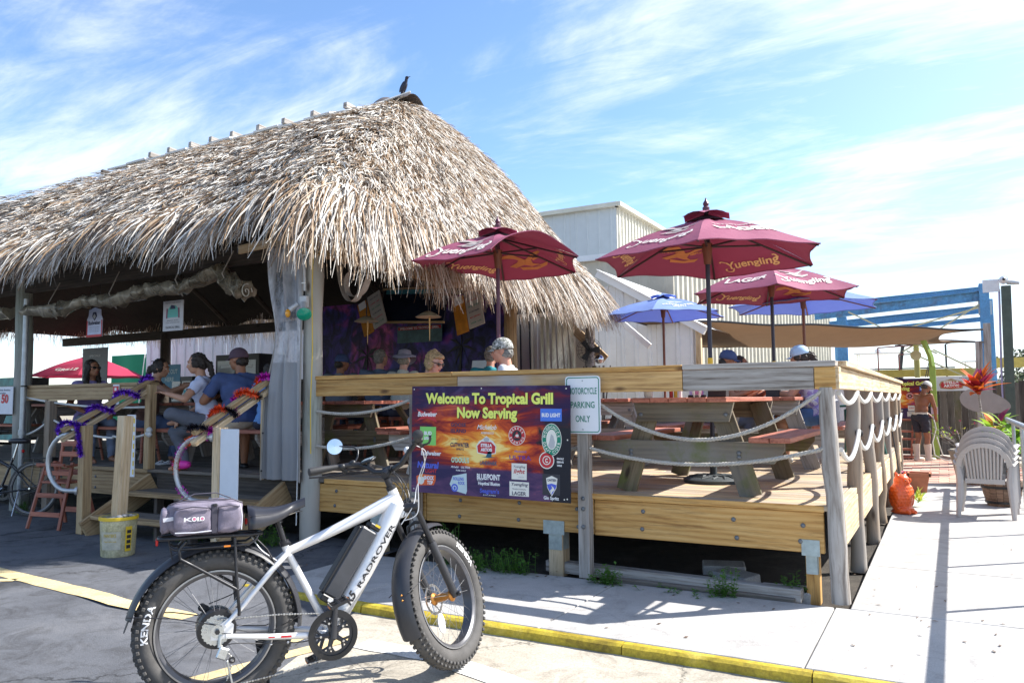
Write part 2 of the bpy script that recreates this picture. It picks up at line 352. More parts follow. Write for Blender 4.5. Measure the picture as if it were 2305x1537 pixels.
def text_pts(s, width=None, height=.1, bold=0., shear=0., cx=0., cy=0.):
    """glyph outlines filled, centred on cx, baseline at cy; cap height = height"""
    v, f, x0, x1 = text_raw(s, bold); k = height/.73; kx = (width/(x1-x0)) if width else k
    return [((p[0]-(x0+x1)/2)*kx+p[1]*k*shear+cx, p[1]*k+cy) for p in v], f
def flat_text(name, s, mat, parent, O, X, Y, width=None, height=.1, bold=0., shear=0., cx=0., cy=0., lift=0.002):
    """lettering printed on a plane: origin O, axes X, Y"""
    p, f = text_pts(s, width, height, bold, shear, cx, cy); O, X, Y = Vector(O), Vector(X).normalized(), Vector(Y).normalized(); Z = X.cross(Y)
    g = G(); g.add([O+X*a+Y*b+Z*lift for a, b in p], f); return obj(name, g, mat, parent, 0)
# ------------------------------------------------------------------ ground and paving
DECK = .656
def lot_z(x, y=0):
    t = min(1, max(0, (-3.0-x)/1.8)); t = t*t*(3-2*t); return -.06+.09*t
def ap_edge(y): return -2.92+(y+1.58)*-.37
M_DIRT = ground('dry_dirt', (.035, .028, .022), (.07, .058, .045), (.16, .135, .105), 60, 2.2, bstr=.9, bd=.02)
M_ASPH = ground('worn_asphalt', (.075, .078, .090), (.115, .120, .135), (.18, .18, .19), 110, 1.0, bstr=.7, speck=(.30, .29, .27), crack=.85, stain=.8)
M_APRON = ground('sandy_concrete', (.36, .32, .255), (.46, .415, .34), (.55, .50, .42), 90, 1.1, bstr=.35, crack=.7, stain=.65)
M_CONC = ground('pale_concrete', (.38, .365, .35), (.47, .455, .435), (.55, .535, .51), 120, 1.1, bstr=.35, stain=.42, crack=.2)
M_YEL = ground('worn_yellow_paint', (.34, .24, .02), (.56, .42, .03), (.62, .50, .12), 55, 5., rough=.6, bstr=.3, stain=.9)
M_YELP = ground('faded_cream_yellow_paint', (.55, .43, .22), (.74, .58, .30), (.80, .66, .40), 80, 3., rough=.7, bstr=.3, stain=.4)
M_WHT = ground('faded_white_paint', (.55, .54, .50), (.72, .71, .68), (.80, .79, .76), 80, 3., rough=.7, bstr=.3, stain=.45)
o = obj('ground', G().add([(-400, -300, -.16), (500, -300, -.16), (500, 900, -.16), (-400, 900, -.16)], [(0, 1, 2, 3)]), ground('sandy_soil', (.20, .17, .12), (.30, .26, .19), (.38, .33, .25), 40, .4), smooth=0, kind='structure')
def lotsheet(xa, xb, ya, yb, nx, ny, lift=0.):
    def fn(u, v):
        y = ya+(yb-ya)*v; x = (xa(y) if callable(xa) else xa)*(1-u)+(xb(y) if callable(xb) else xb)*u
        return (x, y, lot_z(x)+lift)
    return G().sheet(fn, nx, ny)
g = lotsheet(-60, lambda y: ap_edge(y), -30, -1.50, 60, 10); g2 = lotsheet(-60, -3.9, -1.50, .3, 60, 3); g.add(g2.v, g2.f)
obj('asphalt_lot', g, M_ASPH, smooth=60, kind='structure')
obj('concrete_apron', lotsheet(lambda y: ap_edge(y), 40, -30, -1.50, 60, 10), M_APRON, smooth=60, kind='structure')
# painted stripes follow the paving 4 mm above it
def stripe(name, pts, w, mat, label=None):
    g = G(); P = []
    for i in range(len(pts)-1):
        a, b = Vector(pts[i]), Vector(pts[i+1]); n = max(2, int((b-a).length/.12))
        for k in range(n+(i == len(pts)-2)): P.append(a.lerp(b, k/n))
    v = []
    for i, p in enumerate(P):
        t = (P[min(i+1, len(P)-1)]-P[max(i-1, 0)]).normalized(); q = Vector((-t.y, t.x))
        for s in (-1, 1):
            e = p+q*s*(w/2+random.uniform(-.006, .006)); v.append((e.x, e.y, lot_z(e.x)+.004))
    g.add(v, [(2*i, 2*i+2, 2*i+3, 2*i+1) for i in range(len(P)-1)]); o = obj(name, g, mat, smooth=0, kind='structure'); return o
stripe('painted_line', [(-12, -1.55), (-6.25, -2.17), (-4.4, -2.30), (-3.6, -2.20), (-2.82, -2.12)], .16, M_YELP)
stripe('painted_line', [(-7.2, -3.15), (-5.72, -2.28)], .09, M_YELP)
stripe('painted_line', [(-3.05, -3.9), (-2.83, -2.95), (-2.58, -1.98)], .11, M_YELP)
stripe('painted_line', [(-2.45, -2.03), (-1.9, -2.02), (-1.26, -2.20), (.6, -2.75)], .17, M_WHT)
# kerb and sidewalk (z = 0), slabs with open joints
def slab(x0, x1, y0, y1, mat, parent, name='concrete_slab', z0=-.12, z1=0., b=.006):
    return obj(name, G().box(((x0+x1)/2, (y0+y1)/2, (z0+z1)/2), (x1-x0-.008, y1-y0-.008, z1-z0), b=b), mat, parent, 0)
sw = obj('sidewalk', G().box((3, -.80, -.10), (13.2, 1.24, .12)), M_CONC, smooth=0, kind='structure')      # bed under the slabs
xs = [-4.0, -3.1, -1.55, 0.0, 1.55, 3.1, 4.65, 6.2, 7.8]
for a, b in zip(xs[:-1], xs[1:]): slab(a, b, -1.427, -.10, M_CONC, sw)
ww = obj('walkway', G().box((.98, 4.1, -.10), (1.80, 8.3, .12)), M_CONC, smooth=0, kind='structure')
ys = [-.10, 1.42, 3.0, 4.55, 6.1, 7.55, 8.55]
for a, b in zip(ys[:-1], ys[1:]): slab(.09, 1.88, a, b, M_CONC, ww)
k = obj('kerb', G().box((-.6, -1.455, -.12), (6.8, .02, .16)), M_CONC, smooth=0, kind='structure')
kx = [-4.1, -2.9, -.98, .05, 2.0, 4.2, 7.]
for a, b in zip(kx[:-1], kx[1:]):
    rr = random.Random(int(a*100)); n = 24; v = []
    for i in range(n+1):
        x = a+.004+(b-a-.008)*i/n; sk = .05*max(0, x) ; top = -.002 if x > -3.3 else -.002; e = rr.uniform(-.006, .006); zb = lot_z(x)-.03
        for (yy, zz) in ((-1.43, -.10), (-1.43, top), (-1.475+e*.5, top), (-1.497+e, top-.014), (-1.502+e, zb)): v.append((x, yy+0*sk, zz))
    f = [(i*5+j, i*5+5+j, i*5+6+j, i*5+1+j) for i in range(n) for j in range(4)]+[(0, 1, 2, 3, 4), tuple(n*5+j for j in (4, 3, 2, 1, 0))]
    obj('kerb_stone', G().add(v, f), M_YEL, k, 30)
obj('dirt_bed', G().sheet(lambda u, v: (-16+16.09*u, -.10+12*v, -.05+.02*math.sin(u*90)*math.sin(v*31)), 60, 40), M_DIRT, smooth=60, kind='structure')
obj('planting_bed', G().sheet(lambda u, v: (1.89+30*u, -.1+14*v, -.03+.03*math.sin(u*190)*math.sin(v*41)), 60, 40), ground('mulch', (.10, .07, .045), (.20, .15, .10), (.34, .27, .19), 50, 3, bstr=1., bd=.03), smooth=60, kind='structure')
obj('yard', G().sheet(lambda u, v: (-45+70*u, 11+60*v, -.04), 4, 4), M_APRON, smooth=0, kind='structure')
# brick patio, every paver its own piece
pat = obj('brick_patio', G().box((.45, 12.3, -.09), (3.2, 7.4, .10)), M_DIRT, smooth=0, kind='structure')
MB = [plain('brick_'+n, c, .75, 0, .25, 18, bumps=.4) for n, c in (('rose', (.50, .25, .18)), ('tan', (.55, .34, .25)), ('dusky', (.36, .19, .15)), ('pale', (.60, .42, .33)))]
bm = [mesh_of(G().box((0, 0, 0), (.305, .205, .06), b=.006), 'brick', m, 0) for m in MB]
y = 8.68; row = 0
while y < 15.4:
    x = -1.0+(row % 2)*.155
    while x < 1.85:
        oo = obj('brick', random.choice(bm), None, pat, loc=(x, y, -.03+random.uniform(-.003, .003))); x += .312
    y += .212; row += 1

# ------------------------------------------------------------------ timber deck
deck = thing('timber_deck', 'raised timber deck with honey coloured fascia and rope railings beside the thatched hut', 'deck', (0, 0, 0))
def D(name, p0, p1, w, h, mat, up=(0, 0, 1), b=.004): return board(name, p0, p1, w, h, mat, deck, up, b=b)
# floor boards run along X
y = -.02; i = 0
while y < 10.9:
    xs = [-.02, -2.45+.6*((i % 3)-1), -4.62] if y < .1 or True else 0
    for a, b in zip(xs[:-1], xs[1:]): D('deck_board', (b+.002, y+.07, DECK-.019), (a-.002, y+.07, DECK-.019), .134, .038, W_DECK)
    y += .141; i += 1
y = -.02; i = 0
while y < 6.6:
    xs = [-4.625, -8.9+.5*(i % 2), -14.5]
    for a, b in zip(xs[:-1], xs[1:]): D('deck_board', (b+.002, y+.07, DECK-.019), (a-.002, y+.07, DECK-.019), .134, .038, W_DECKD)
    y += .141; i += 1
# fascia, right part: honey boards with bolts
BOLT = mesh_of(G().sph((0, 0, 0), (.017, .008, .017), 10, 6), 'bolt', plain('weathered_bolt', (.16, .17, .18), .5, .5, .2, 30), 60)
def fascia(x0, x1, y, zt, zb, mat, bolts):
    f = D('fascia_board', (x0+.003, y, (zt+zb)/2), (x1-.003, y, (zt+zb)/2), .045, zt-zb, mat, up=(0, 0, 1))
    for bx, bz in bolts:
        c = obj('bolt', BOLT, None, f, loc=LM[f.name].inverted()@Vector((bx, y-.027, bz)), R=LM[f.name].to_3x3().inverted())
D('edge_board', (-4.62, .005, .632), (-.055, .005, .632), .05, .046, W_HONEY)
fascia(-4.75, -3.42, .03, .604, .335, W_HONEY, [(-4.48, .54), (-4.50, .40), (-3.78, .54), (-3.80, .40)])
fascia(-3.42, -1.78, .03, .604, .33, W_HONEY, [(-3.05, .53), (-3.06, .39), (-2.46, .54), (-2.47, .40), (-1.93, .52), (-1.92, .38)])
fascia(-1.78, -.06, .03, .604, .325, W_HONEY, [(-1.37, .535), (-1.38, .40), (-.68, .52), (-.66, .39), (-.20, .51), (-.22, .40)])
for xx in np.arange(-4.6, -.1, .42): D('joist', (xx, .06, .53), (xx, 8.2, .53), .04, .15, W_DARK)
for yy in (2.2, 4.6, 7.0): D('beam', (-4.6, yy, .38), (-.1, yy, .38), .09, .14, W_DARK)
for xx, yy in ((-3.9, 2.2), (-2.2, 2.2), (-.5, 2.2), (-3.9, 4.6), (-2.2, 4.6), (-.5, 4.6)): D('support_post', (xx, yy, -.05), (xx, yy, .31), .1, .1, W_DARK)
for xx, mt in ((-2.14, W_BARE), (-.155, W_HONEY), (-4.02, W_BARE)):
    zz = .325; sp = D('support_post', (xx, .10, -.04), (xx, .10, zz), .13 if xx < -1 else .09, .13 if xx < -1 else .09, mt)
    wd = .19 if xx < -1 else .12
    obj('bracket', G().box((xx, .002, zz+.035), (wd, .004, .11)).box((xx, .031, zz-.08), (wd*.62, .006, .14)).box((xx+wd*.33, .10, zz-.08), (.005, .11, .14)), plain('zinc_plate', (.36, .43, .44), .5, .55, .3, 12), deck, 0)
# railing posts on the front
CP = (0.02, 0.0)
pole('corner_post', (.025, .03, 0), (-.01, -.01, 1.47), .062, .055, W_GREY, deck, 16)
FP = board('rail_post', (-1.83, -.05, 0), (-1.83, -.05, 1.46), .095, .085, W_GREY, deck, up=(0, 1, 0))
FP2 = board('rail_post', (-3.49, -.05, 0), (-3.49, -.05, 1.46), .095, .085, W_GREY, deck, up=(0, 1, 0))
for px_ in (-1.83, -3.49):
    for bz in (.54, .40, .62):
        obj('bolt', BOLT, None, deck, loc=(px_, -.1, bz))
W_HG = wood('stained_to_bare_timber', (.62, .40, .17), (.50, .30, .11), (.30, .16, .06), grey=(.44, .42, .41), greyamt=.12)
for a, b, m in ((-4.72, -3.05, W_HONEY), (-3.05, -1.02, W_HG), (-1.02, -.085, W_GREY)):
    D('rail_board', (a+.002, -.02, 1.535), (b-.002, -.02, 1.535), .045, .155, m)
D('rail_board_end', (-.083, -.02, 1.535), (.055, -.02, 1.535), .045, .155, W_HONEY)
for a, b, m in ((-4.72, -3.1, W_HONEY), (-3.1, -1.02, W_HONEY), (-1.02, .06, W_GREY)):
    D('rail_cap', (a+.002, .03, 1.636), (b-.002, .03, 1.636), .165, .04, m)
# right side: round posts, pale boards
SY = [1.33, 2.72, 4.16, 5.62, 7.15, 8.6]
for i, yy in enumerate(SY):
    pole('rail_post', (.02+.015*math.sin(i*2.1), yy, -.04), (.02-.015*math.sin(i*3), yy, 1.47), .062, .056, W_POST, deck, 16, .012)
for a, b in ((-.04, 2.7), (2.7, 5.6), (5.6, 8.75)):
    D('rail_board', (.055, a+.002, 1.535), (.055, b-.002, 1.535), .045, .155, W_BARE); 
    D('rail_cap', (.03, max(a, .115)+.002, 1.637), (.03, b-.002, 1.637), .165, .04, W_BARE)
for a, b in zip([-.0]+SY[:-1], SY):
    D('fascia_board', (.02, a+.004, .47), (.02, b-.004, .47), .045, .27, W_BARE); D('edge_board', (.012, a+.004, .632), (.012, b-.004, .632), .05, .046, W_DECK)
# ropes
ROPE = None
def rope(name, p0, p1, sag, r, mat, parent, n=26, twist=True):
    p0, p1 = Vector(p0), Vector(p1); g = G(); pts = []
    for i in range(n+1):
        t = i/n; p = p0.lerp(p1, t); p.z -= sag*4*t*(1-t); pts.append(p)
    if not twist: g.tube(pts, r, 8)
    else:
        L = (p1-p0).length; m = int(L/.012); path = [pts[0].lerp(pts[1], 0)]
        for s in range(3):
            q = []
            for i in range(m+1):
                t = i/m; p = p0.lerp(p1, t); p.z -= sag*4*t*(1-t); a = i*.012/.075*2*PI+s*2*PI/3; d = (p1-p0).normalized(); side = d.cross(Vector((0, 0, 1))).normalized()
                q.append(p+side*math.cos(a)*r*.52+Vector((0, 0, 1))*math.sin(a)*r*.52)
            g.tube(q, r*.56, 5)
    return obj(name, g, mat, parent, 60)
M_ROPE = plain('grey_twisted_rope', (.46, .43, .38), .85, 0, .3, 60, bumps=.5)
M_HOSE = plain('white_rope_sleeve', (.60, .60, .58), .45, 0, .06, 10)
rope('rope', (-1.80, -.07, 1.45), (-.02, -.04, 1.46), .36, .0155, M_ROPE, deck)
rope('rope', (-1.78, -.06, 1.015), (.0, -.03, 1.06), .125, .0155, M_ROPE, deck)
rope('rope', (-3.45, -.06, 1.43), (-1.86, -.06, 1.45), .2, .0155, M_ROPE, deck); rope('rope', (-3.45, -.06, 1.06), (-1.86, -.06, 1.02), .1, .0155, M_ROPE, deck)
rope('rope', (-4.70, -.04, 1.31), (-3.52, -.06, 1.42), .07, .0155, M_ROPE, deck); rope('rope', (-4.70, -.04, .97), (-3.52, -.06, 1.08), .06, .0155, M_ROPE, deck)
for a, b in zip([0.0]+SY[:-1], SY):
    rope('rope_sleeve', (.06, a+.05, 1.43), (.07, b-.06, 1.44), .08, .018, M_HOSE, deck, 12, False); rope('rope_sleeve', (.06, a+.05, 1.04), (.07, b-.06, 1.12), .14, .018, M_HOSE, deck, 12, False)
    obj('rope_collar', G().ring([(.018, -.012), (.032, -.012), (.032, .012), (.018, .012)], 12, (.07, b-.05, 1.10), frame((0, 0, 1), (0, 1, 0))), BLACK, deck)
# left part of the deck front and its railing
fascia(-14.5, -7.32, .03, .604, .33, W_TAN, [(-8.3, .53), (-8.3, .40), (-9.0, .5)])
D('edge_board', (-14.5, .005, .632), (-7.3, .005, .632), .05, .046, W_TAN)
D('rail_board', (-9.75, -.02, 1.53), (-7.30, -.02, 1.53), .045, .155, W_TAN); D('rail_cap', (-9.75, .03, 1.63), (-7.30, .03, 1.63), .165, .04, W_TAN)
D('rail_cap', (-14.4, .03, 1.63), (-10.05, .03, 1.63), .165, .04, W_TAN)
for xx in (-9.18, -12.4): D('rail_post', (xx, -.05, -.02), (xx, -.05, 1.45), .11, .1, W_POST, up=(0, 1, 0))
D('rail_post', (-7.27, -.02, DECK), (-7.27, -.02, 1.62), .09, .09, W_TAN, up=(0, 1, 0))
rope('rope', (-9.8, -.04, 1.50), (-7.32, -.03, 1.36), .05, .014, M_HOSE, deck, 12, False)
rope('rope', (-9.1, -.05, 1.20), (-7.9, -.05, 1.0), .05, .014, M_HOSE, deck, 12, False); rope('rope', (-9.8, -.05, 1.0), (-9.25, -.05, 1.18), .03, .014, M_HOSE, deck, 12, False)
rope('rope', (-7.9, -.05, 1.02), (-7.30, -.05, 1.05), .03, .014, M_HOSE, deck, 12, False)
obj('rope_knot', G().sph((-7.17, -.10, 1.1), .035).sph((-7.15, -.11, 1.05), .03).sph((-7.2, -.1, 1.06), .028), M_HOSE, deck)
# steps
st = thing('wooden_steps', 'wooden steps up to the deck between two round steel hand loops', 'steps', (-6.2, -.4, 0)); so_ = (-6.2, -.4, 0)
for k2, (yf, zt) in enumerate(((-.40, .445), (-.76, .235))):
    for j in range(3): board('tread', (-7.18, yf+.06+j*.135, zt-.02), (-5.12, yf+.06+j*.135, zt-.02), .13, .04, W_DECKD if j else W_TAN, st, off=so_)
    for xx in (-6.7, -6.2, -5.7): board('riser_block', (xx, yf+.1, lot_z(xx)), (xx, yf+.1, zt-.04), .05, .09, W_DARK, st, (0, 1, 0), off=so_)
for xx in (-7.2, -5.12):
    board('stringer', (xx, -.80, .06), (xx, .0, .50), .045, .26, W_TAN, st, off=so_)
D('header_board', (-7.2, .05, .50), (-5.0, .05, .50), .04, .25, W_DARK)
NEW = []
for xx, nm in ((-7.36, 'left'), (-5.27, 'right')):
    board('newel_post', (xx, -.72, lot_z(xx)), (xx, -.72, 1.17), .10, .10, W_TAN if xx < -6 else W_BARE, st, (0, 1, 0), off=so_)
for x0, x1 in ((-7.50, -7.30), (-5.42, -5.32)):
    for dz in (0, -.10):
        board('handrail', (x0, -.90, 1.12+dz), (x1, .03, 1.69+dz), .075, .05, W_BARE if dz else W_TAN, st, off=so_)
M_PIPE = plain('grey_painted_pipe', (.50, .51, .52), .35, .5, .08, 10)
for xx, zc in ((-7.36, .78), (-5.27, .78)):
    pts = [(xx-.05, -.75, zc+.30), (xx-.12, -.78, zc+.30)]+[(xx-.18-.26*math.sin(a), -.80-.06*math.sin(a), zc+.30*math.cos(a)) for a in [i*PI/12 for i in range(13)]]+[(xx-.12, -.78, zc-.30), (xx-.05, -.75, zc-.30)]
    g = G().tube([Vector(p)-Vector(so_) for p in pts], .024, 10)
    for z_ in (.30, -.30): g.cyl(Vector((xx-.05, -.75, zc+z_))-Vector(so_), Vector((xx-.075, -.765, zc+z_))-Vector(so_), .045, n=12)
    obj('hand_loop', g, M_PIPE, st, 60)
WALLB = board('blank_sign', (-5.06, -.79, .50), (-5.06, -.79, 1.16), .24, .012, plain('white_board', (.66, .70, .76), .5, 0, .05), None, (0, 1, 0)); 
tag(WALLB, 'blank white upright panel fixed beside the right post of the steps', 'blank sign')

# ------------------------------------------------------------------ thatched hut
hut = thing('thatched_hut', 'open sided hut under a shaggy pale palm thatch roof on round poles', 'hut', (0, 0, 0))
RX0, RX1, RY, RZ, EZ = -12.5, -5.75, 2.9, 5.55, 3.27
def roof_pt(t, s):
    """t: position round the eaves (0..1), s: 0 ridge .. 1 eave"""
    hy = 3.5*s; xr = RX1+1.55*s; xl = RX0-7.5*s; rc = min(.75*s, hy)
    # rounded rectangle, anticlockwise from the middle of the front
    segs = [('l', (RX0+2, RY-hy), (xr-rc, RY-hy)), ('a', (xr-rc, RY-hy+rc), -PI/2), ('l', (xr, RY-hy+rc), (xr, RY+hy-rc)), ('a', (xr-rc, RY+hy-rc), 0.), ('l', (xr-rc, RY+hy), (xl+rc, RY+hy)), ('l', (xl, RY+hy-rc), (xl, RY-hy+rc)), ('l', (xl+rc, RY-hy), (RX0+2, RY-hy))]
    W = [.27, .045, .25, .045, .20, .06, .13]
    a = 0
    for w, sg in zip(W, segs):
        if t <= a+w+1e-9 or sg is segs[-1]:
            u = min(1, max(0, (t-a)/w))
            if sg[0] == 'l': x = sg[1][0]+(sg[2][0]-sg[1][0])*u; y = sg[1][1]+(sg[2][1]-sg[1][1])*u
            else: an = sg[2]+u*PI/2; x = sg[1][0]+rc*math.cos(an); y = sg[1][1]+rc*math.sin(an)
            break
        a += w
    z = EZ+(RZ-EZ)*(1-s**1.38)+.05*math.sin(x*2.3+y*1.7)*s+.03*math.sin(x*5.1-y*4.3)
    return Vector((x, y, z))
tt = np.linspace(0, 1, 241); ss = np.linspace(0, 1, 17)
PT = np.array([[roof_pt(t, s) for t in tt] for s in ss])
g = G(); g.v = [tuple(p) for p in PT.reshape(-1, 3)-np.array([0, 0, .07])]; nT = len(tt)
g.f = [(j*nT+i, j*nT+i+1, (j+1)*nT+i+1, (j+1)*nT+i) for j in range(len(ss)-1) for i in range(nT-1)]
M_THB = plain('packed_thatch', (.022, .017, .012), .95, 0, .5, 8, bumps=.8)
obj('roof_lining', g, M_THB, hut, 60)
def thatch_mat():
    m, n, l, b, o = new_mat('palm_thatch'); at = n.new('ShaderNodeAttribute'); at.attribute_name = 'tone'
    r = ramp(n, [(0., (.05, .035, .025)), (.13, (.20, .115, .055)), (.28, (.40, .28, .17)), (.38, (.44, .37, .30)), (.50, (.56, .51, .45)), (1., (.78, .75, .69))]); l.new(at.outputs['Fac'], r.inputs[0])
    l.new(r.outputs[0], b.inputs['Base Color']); b.inputs['Roughness'].default_value = .62
    t = n.new('ShaderNodeBsdfTranslucent'); l.new(r.outputs[0], t.inputs[0]); mx = n.new('ShaderNodeMixShader'); mx.inputs[0].default_value = .12
    l.new(b.outputs[0], mx.inputs[1]); l.new(t.outputs[0], mx.inputs[2]); l.new(mx.outputs[0], o.inputs[0]); return m
M_TH = thatch_mat()
def interp(t, s):
    """bilinear lookup on the roof grid, arrays"""
    a = t*(len(tt)-1); b = s*(len(ss)-1); i = np.clip(a.astype(int), 0, len(tt)-2); j = np.clip(b.astype(int), 0, len(ss)-2); fa = (a-i)[:, None]; fb = (b-j)[:, None]
    return (PT[j, i]*(1-fa)+PT[j, i+1]*fa)*(1-fb)+(PT[j+1, i]*(1-fa)+PT[j+1, i+1]*fa)*fb
def strands(name, t, s, L, w, lift, hang, tone, drift=.22, nseg=3):
    n = len(t); P = interp(t, s); e = .02
    dn = interp(t, np.minimum(s+e, 1.))-interp(t, np.maximum(s-e, 0)); dn /= np.linalg.norm(dn, axis=1)[:, None]
    sd_ = interp(np.minimum(t+.004, 1), s)-interp(np.maximum(t-.004, 0), s); sd_ /= np.linalg.norm(sd_, axis=1)[:, None]+1e-9
    nr = np.cross(sd_, dn); nr *= np.sign(nr[:, 2])[:, None]; nr[np.abs(nr).sum(1) == 0] = (0, 0, 1); nr /= np.linalg.norm(nr, axis=1)[:, None]+1e-9
    # outward horizontal
    d = dn+sd_*rng.normal(0, drift, n)[:, None]; d /= np.linalg.norm(d, axis=1)[:, None]
    tw = sd_+nr*rng.normal(0, .55, n)[:, None]; tw /= np.linalg.norm(tw, axis=1)[:, None]
    V = np.zeros((n, (nseg+1)*2, 3)); down = np.array([0, 0, -1.])
    P = P+nr*rng.uniform(-.03, .05, n)[:, None]; p = P.copy(); dd = d.copy(); sway = rng.normal(0, .20, (n, 3)); sway[:, 2] = 0
    for k in range(nseg+1):
        f = k/nseg; ww = w*(1-.75*f**1.6)
        V[:, 2*k] = p-tw*ww[:, None]/2; V[:, 2*k+1] = p+tw*ww[:, None]/2
        dd = d*(1-hang[:, None]*f)+down*hang[:, None]*f*1.1+nr*(lift[:, None]*(1-f*.6))+sway*f; dd /= np.linalg.norm(dd, axis=1)[:, None]
        p = p+dd*(L/nseg)[:, None]
    m = (nseg+1)*2; base = (np.arange(n)*m)[:, None]
    q = np.concatenate([np.stack([base[:, 0]+2*k, base[:, 0]+2*k+1, base[:, 0]+2*k+3, base[:, 0]+2*k+2], 1)[:, None] for k in range(nseg)], 1).reshape(-1, 4)
    me = bpy.data.meshes.new(name); me.vertices.add(n*m); me.vertices.foreach_set('co', V.reshape(-1)); me.loops.add(len(q)*4); me.loops.foreach_set('vertex_index', q.reshape(-1).astype(np.int32))
    me.polygons.add(len(q)); me.polygons.foreach_set('loop_start', np.arange(len(q), dtype=np.int32)*4); me.polygons.foreach_set('loop_total', np.full(len(q), 4, dtype=np.int32))
    at = me.attributes.new('tone', 'FLOAT', 'POINT'); at.data.foreach_set('value', np.repeat(np.clip(tone, 0, 1), m).astype(np.float32)); me.materials.append(M_TH); me.update(); me.validate()
    return obj(name, me, None, hut, kind='stuff')
def tsamp(n, lo, hi): return rng.uniform(lo, hi, n)
VIS = .62                                     # front and right side (and the far right corner) carry most of the strands
def clump(t, s): return .10*np.sin(t*210+s*9)+.08*np.sin(t*97-s*23)+.09*np.sin(t*530+s*41)
n = 135000; t = np.concatenate([tsamp(int(n*.93), 0, VIS), tsamp(n-int(n*.93), VIS, 1)]); s = rng.uniform(0, 1, n)**.62*.985
rowj = np.floor(s*15)/15+rng.uniform(0, .045, n); s = np.where(rng.uniform(0, 1, n) < .6, np.clip(rowj, 0, .985), s)
tone = np.where(rng.uniform(0, 1, n) < .34, rng.uniform(.04, .36, n), rng.uniform(.50, 1.05, n))+clump(t, s)*.7; patch = np.sin(t*61+s*5.3)*np.sin(t*23-s*11)+.5*np.sin(t*140+s*17); tone -= .22*np.clip(patch-.45, 0, 1); tone[rng.uniform(0, 1, n) < .20] *= .25
strands('thatch', t, s, rng.uniform(.08, .23, n), rng.uniform(.009, .022, n), rng.uniform(.0, .38, n), rng.uniform(.0, .45, n), tone, .62, 2)
n = 21500; t = np.concatenate([tsamp(12500, 0, .61), tsamp(9000, .61, 1)]); s = rng.uniform(.92, 1., n)
tone = np.where(rng.uniform(0, 1, n) < .50, rng.uniform(.04, .36, n), rng.uniform(.42, 1.0, n))+clump(t, s)*1.0; tone[rng.uniform(0, 1, n) < .22] *= .35
front = (t < .29); L = rng.uniform(.30, .74, n)+np.where((t > .285) & (t < .60), .27, 0.)+np.where(t >= .60, .12, 0.)+.05*np.sin(t*160)
strands('thatch_fringe', t, s, L, rng.uniform(.009, .022, n), rng.uniform(.0, .2, n), rng.uniform(.62, .98, n), tone, .20, 4)
# ridge: pale cap boards, pegs, tarp at the peak
M_PALE = plain('sun_bleached_board', (.72, .70, .66), .75, 0, .15, 9)
for i, x in enumerate(np.linspace(-12.3, -7.0, 11)):
    board('ridge_board', (x, RY-.17, RZ+.105+.02*(i % 2)), (x+.52, RY-.17, RZ+.105+.03*(i % 2)), .26, .035, M_PALE, hut, up=(0, -.35, 1))
for i, x in enumerate((-12.55, -11.2, -10.7, -10.15, -9.65, -9.15, -8.55, -8.0, -7.4, -6.75)):
    h_ = .20 if i > 0 else .05
    board('ridge_peg', (x+.02, RY+.30, RZ+.03+h_*.6), (x-.03, RY-.22, RZ+.05+h_*.7), .075, .085, W_GREY if i else W_DARK, hut)
g = G(); g.sheet(lambda u, v: (-6.25+.62*u, RY-.26+.42*v, RZ+.06+.15*math.sin(PI*v)*(1-.35*u)+.03*math.sin(u*9)), 8, 8); obj('ridge_tarp', g, plain('brown_grey_tarp', (.11, .095, .09), .6, 0, .2, 5), hut, 60)
board('ridge_slat', (-6.15, RY-.40, RZ-.03), (-5.72, RY-.05, RZ+.21), .12, .02, M_PALE, hut)
# roof poles and frame under the thatch
W_IN = wood('dark_pole', (.08, .06, .045), (.055, .042, .03), (.03, .022, .018))  # roof poles in one very dark brown
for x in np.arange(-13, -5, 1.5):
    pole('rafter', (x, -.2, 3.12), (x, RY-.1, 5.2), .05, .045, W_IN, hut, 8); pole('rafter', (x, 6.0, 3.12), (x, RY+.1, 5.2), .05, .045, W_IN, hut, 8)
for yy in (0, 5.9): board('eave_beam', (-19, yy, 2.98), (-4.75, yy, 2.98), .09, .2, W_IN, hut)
board('eave_beam', (-4.72, -.1, 2.96), (-4.72, 6.0, 2.96), .09, .2, W_TAN, hut)
pole('hut_post', (-4.80, -.02, 0), (-4.79, 0, 3.05), .098, .092, W_POSTG, hut, 18, .012)
pole('hut_post', (-9.95, .02, 0), (-9.97, 0, 3.05), .11, .10, W_POSTG, hut, 18, .012)
pole('hut_post', (-4.85, 4.15, DECK), (-4.85, 4.15, 3.0), .10, .095, W_TAN, hut, 14)
pole('hut_post', (-4.55, 6.3, DECK), (-4.5, 6.3, 2.9), .085, .08, W_GREY, hut, 14)
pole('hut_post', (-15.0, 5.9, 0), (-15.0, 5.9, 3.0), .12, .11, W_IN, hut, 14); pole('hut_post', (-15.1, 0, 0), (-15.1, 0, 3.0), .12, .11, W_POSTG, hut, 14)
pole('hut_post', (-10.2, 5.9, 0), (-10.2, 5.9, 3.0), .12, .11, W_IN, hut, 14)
board('eave_trim', (-5.7, -.16, 3.0), (-4.72, -.16, 3.06), .03, .09, W_BARE, hut)
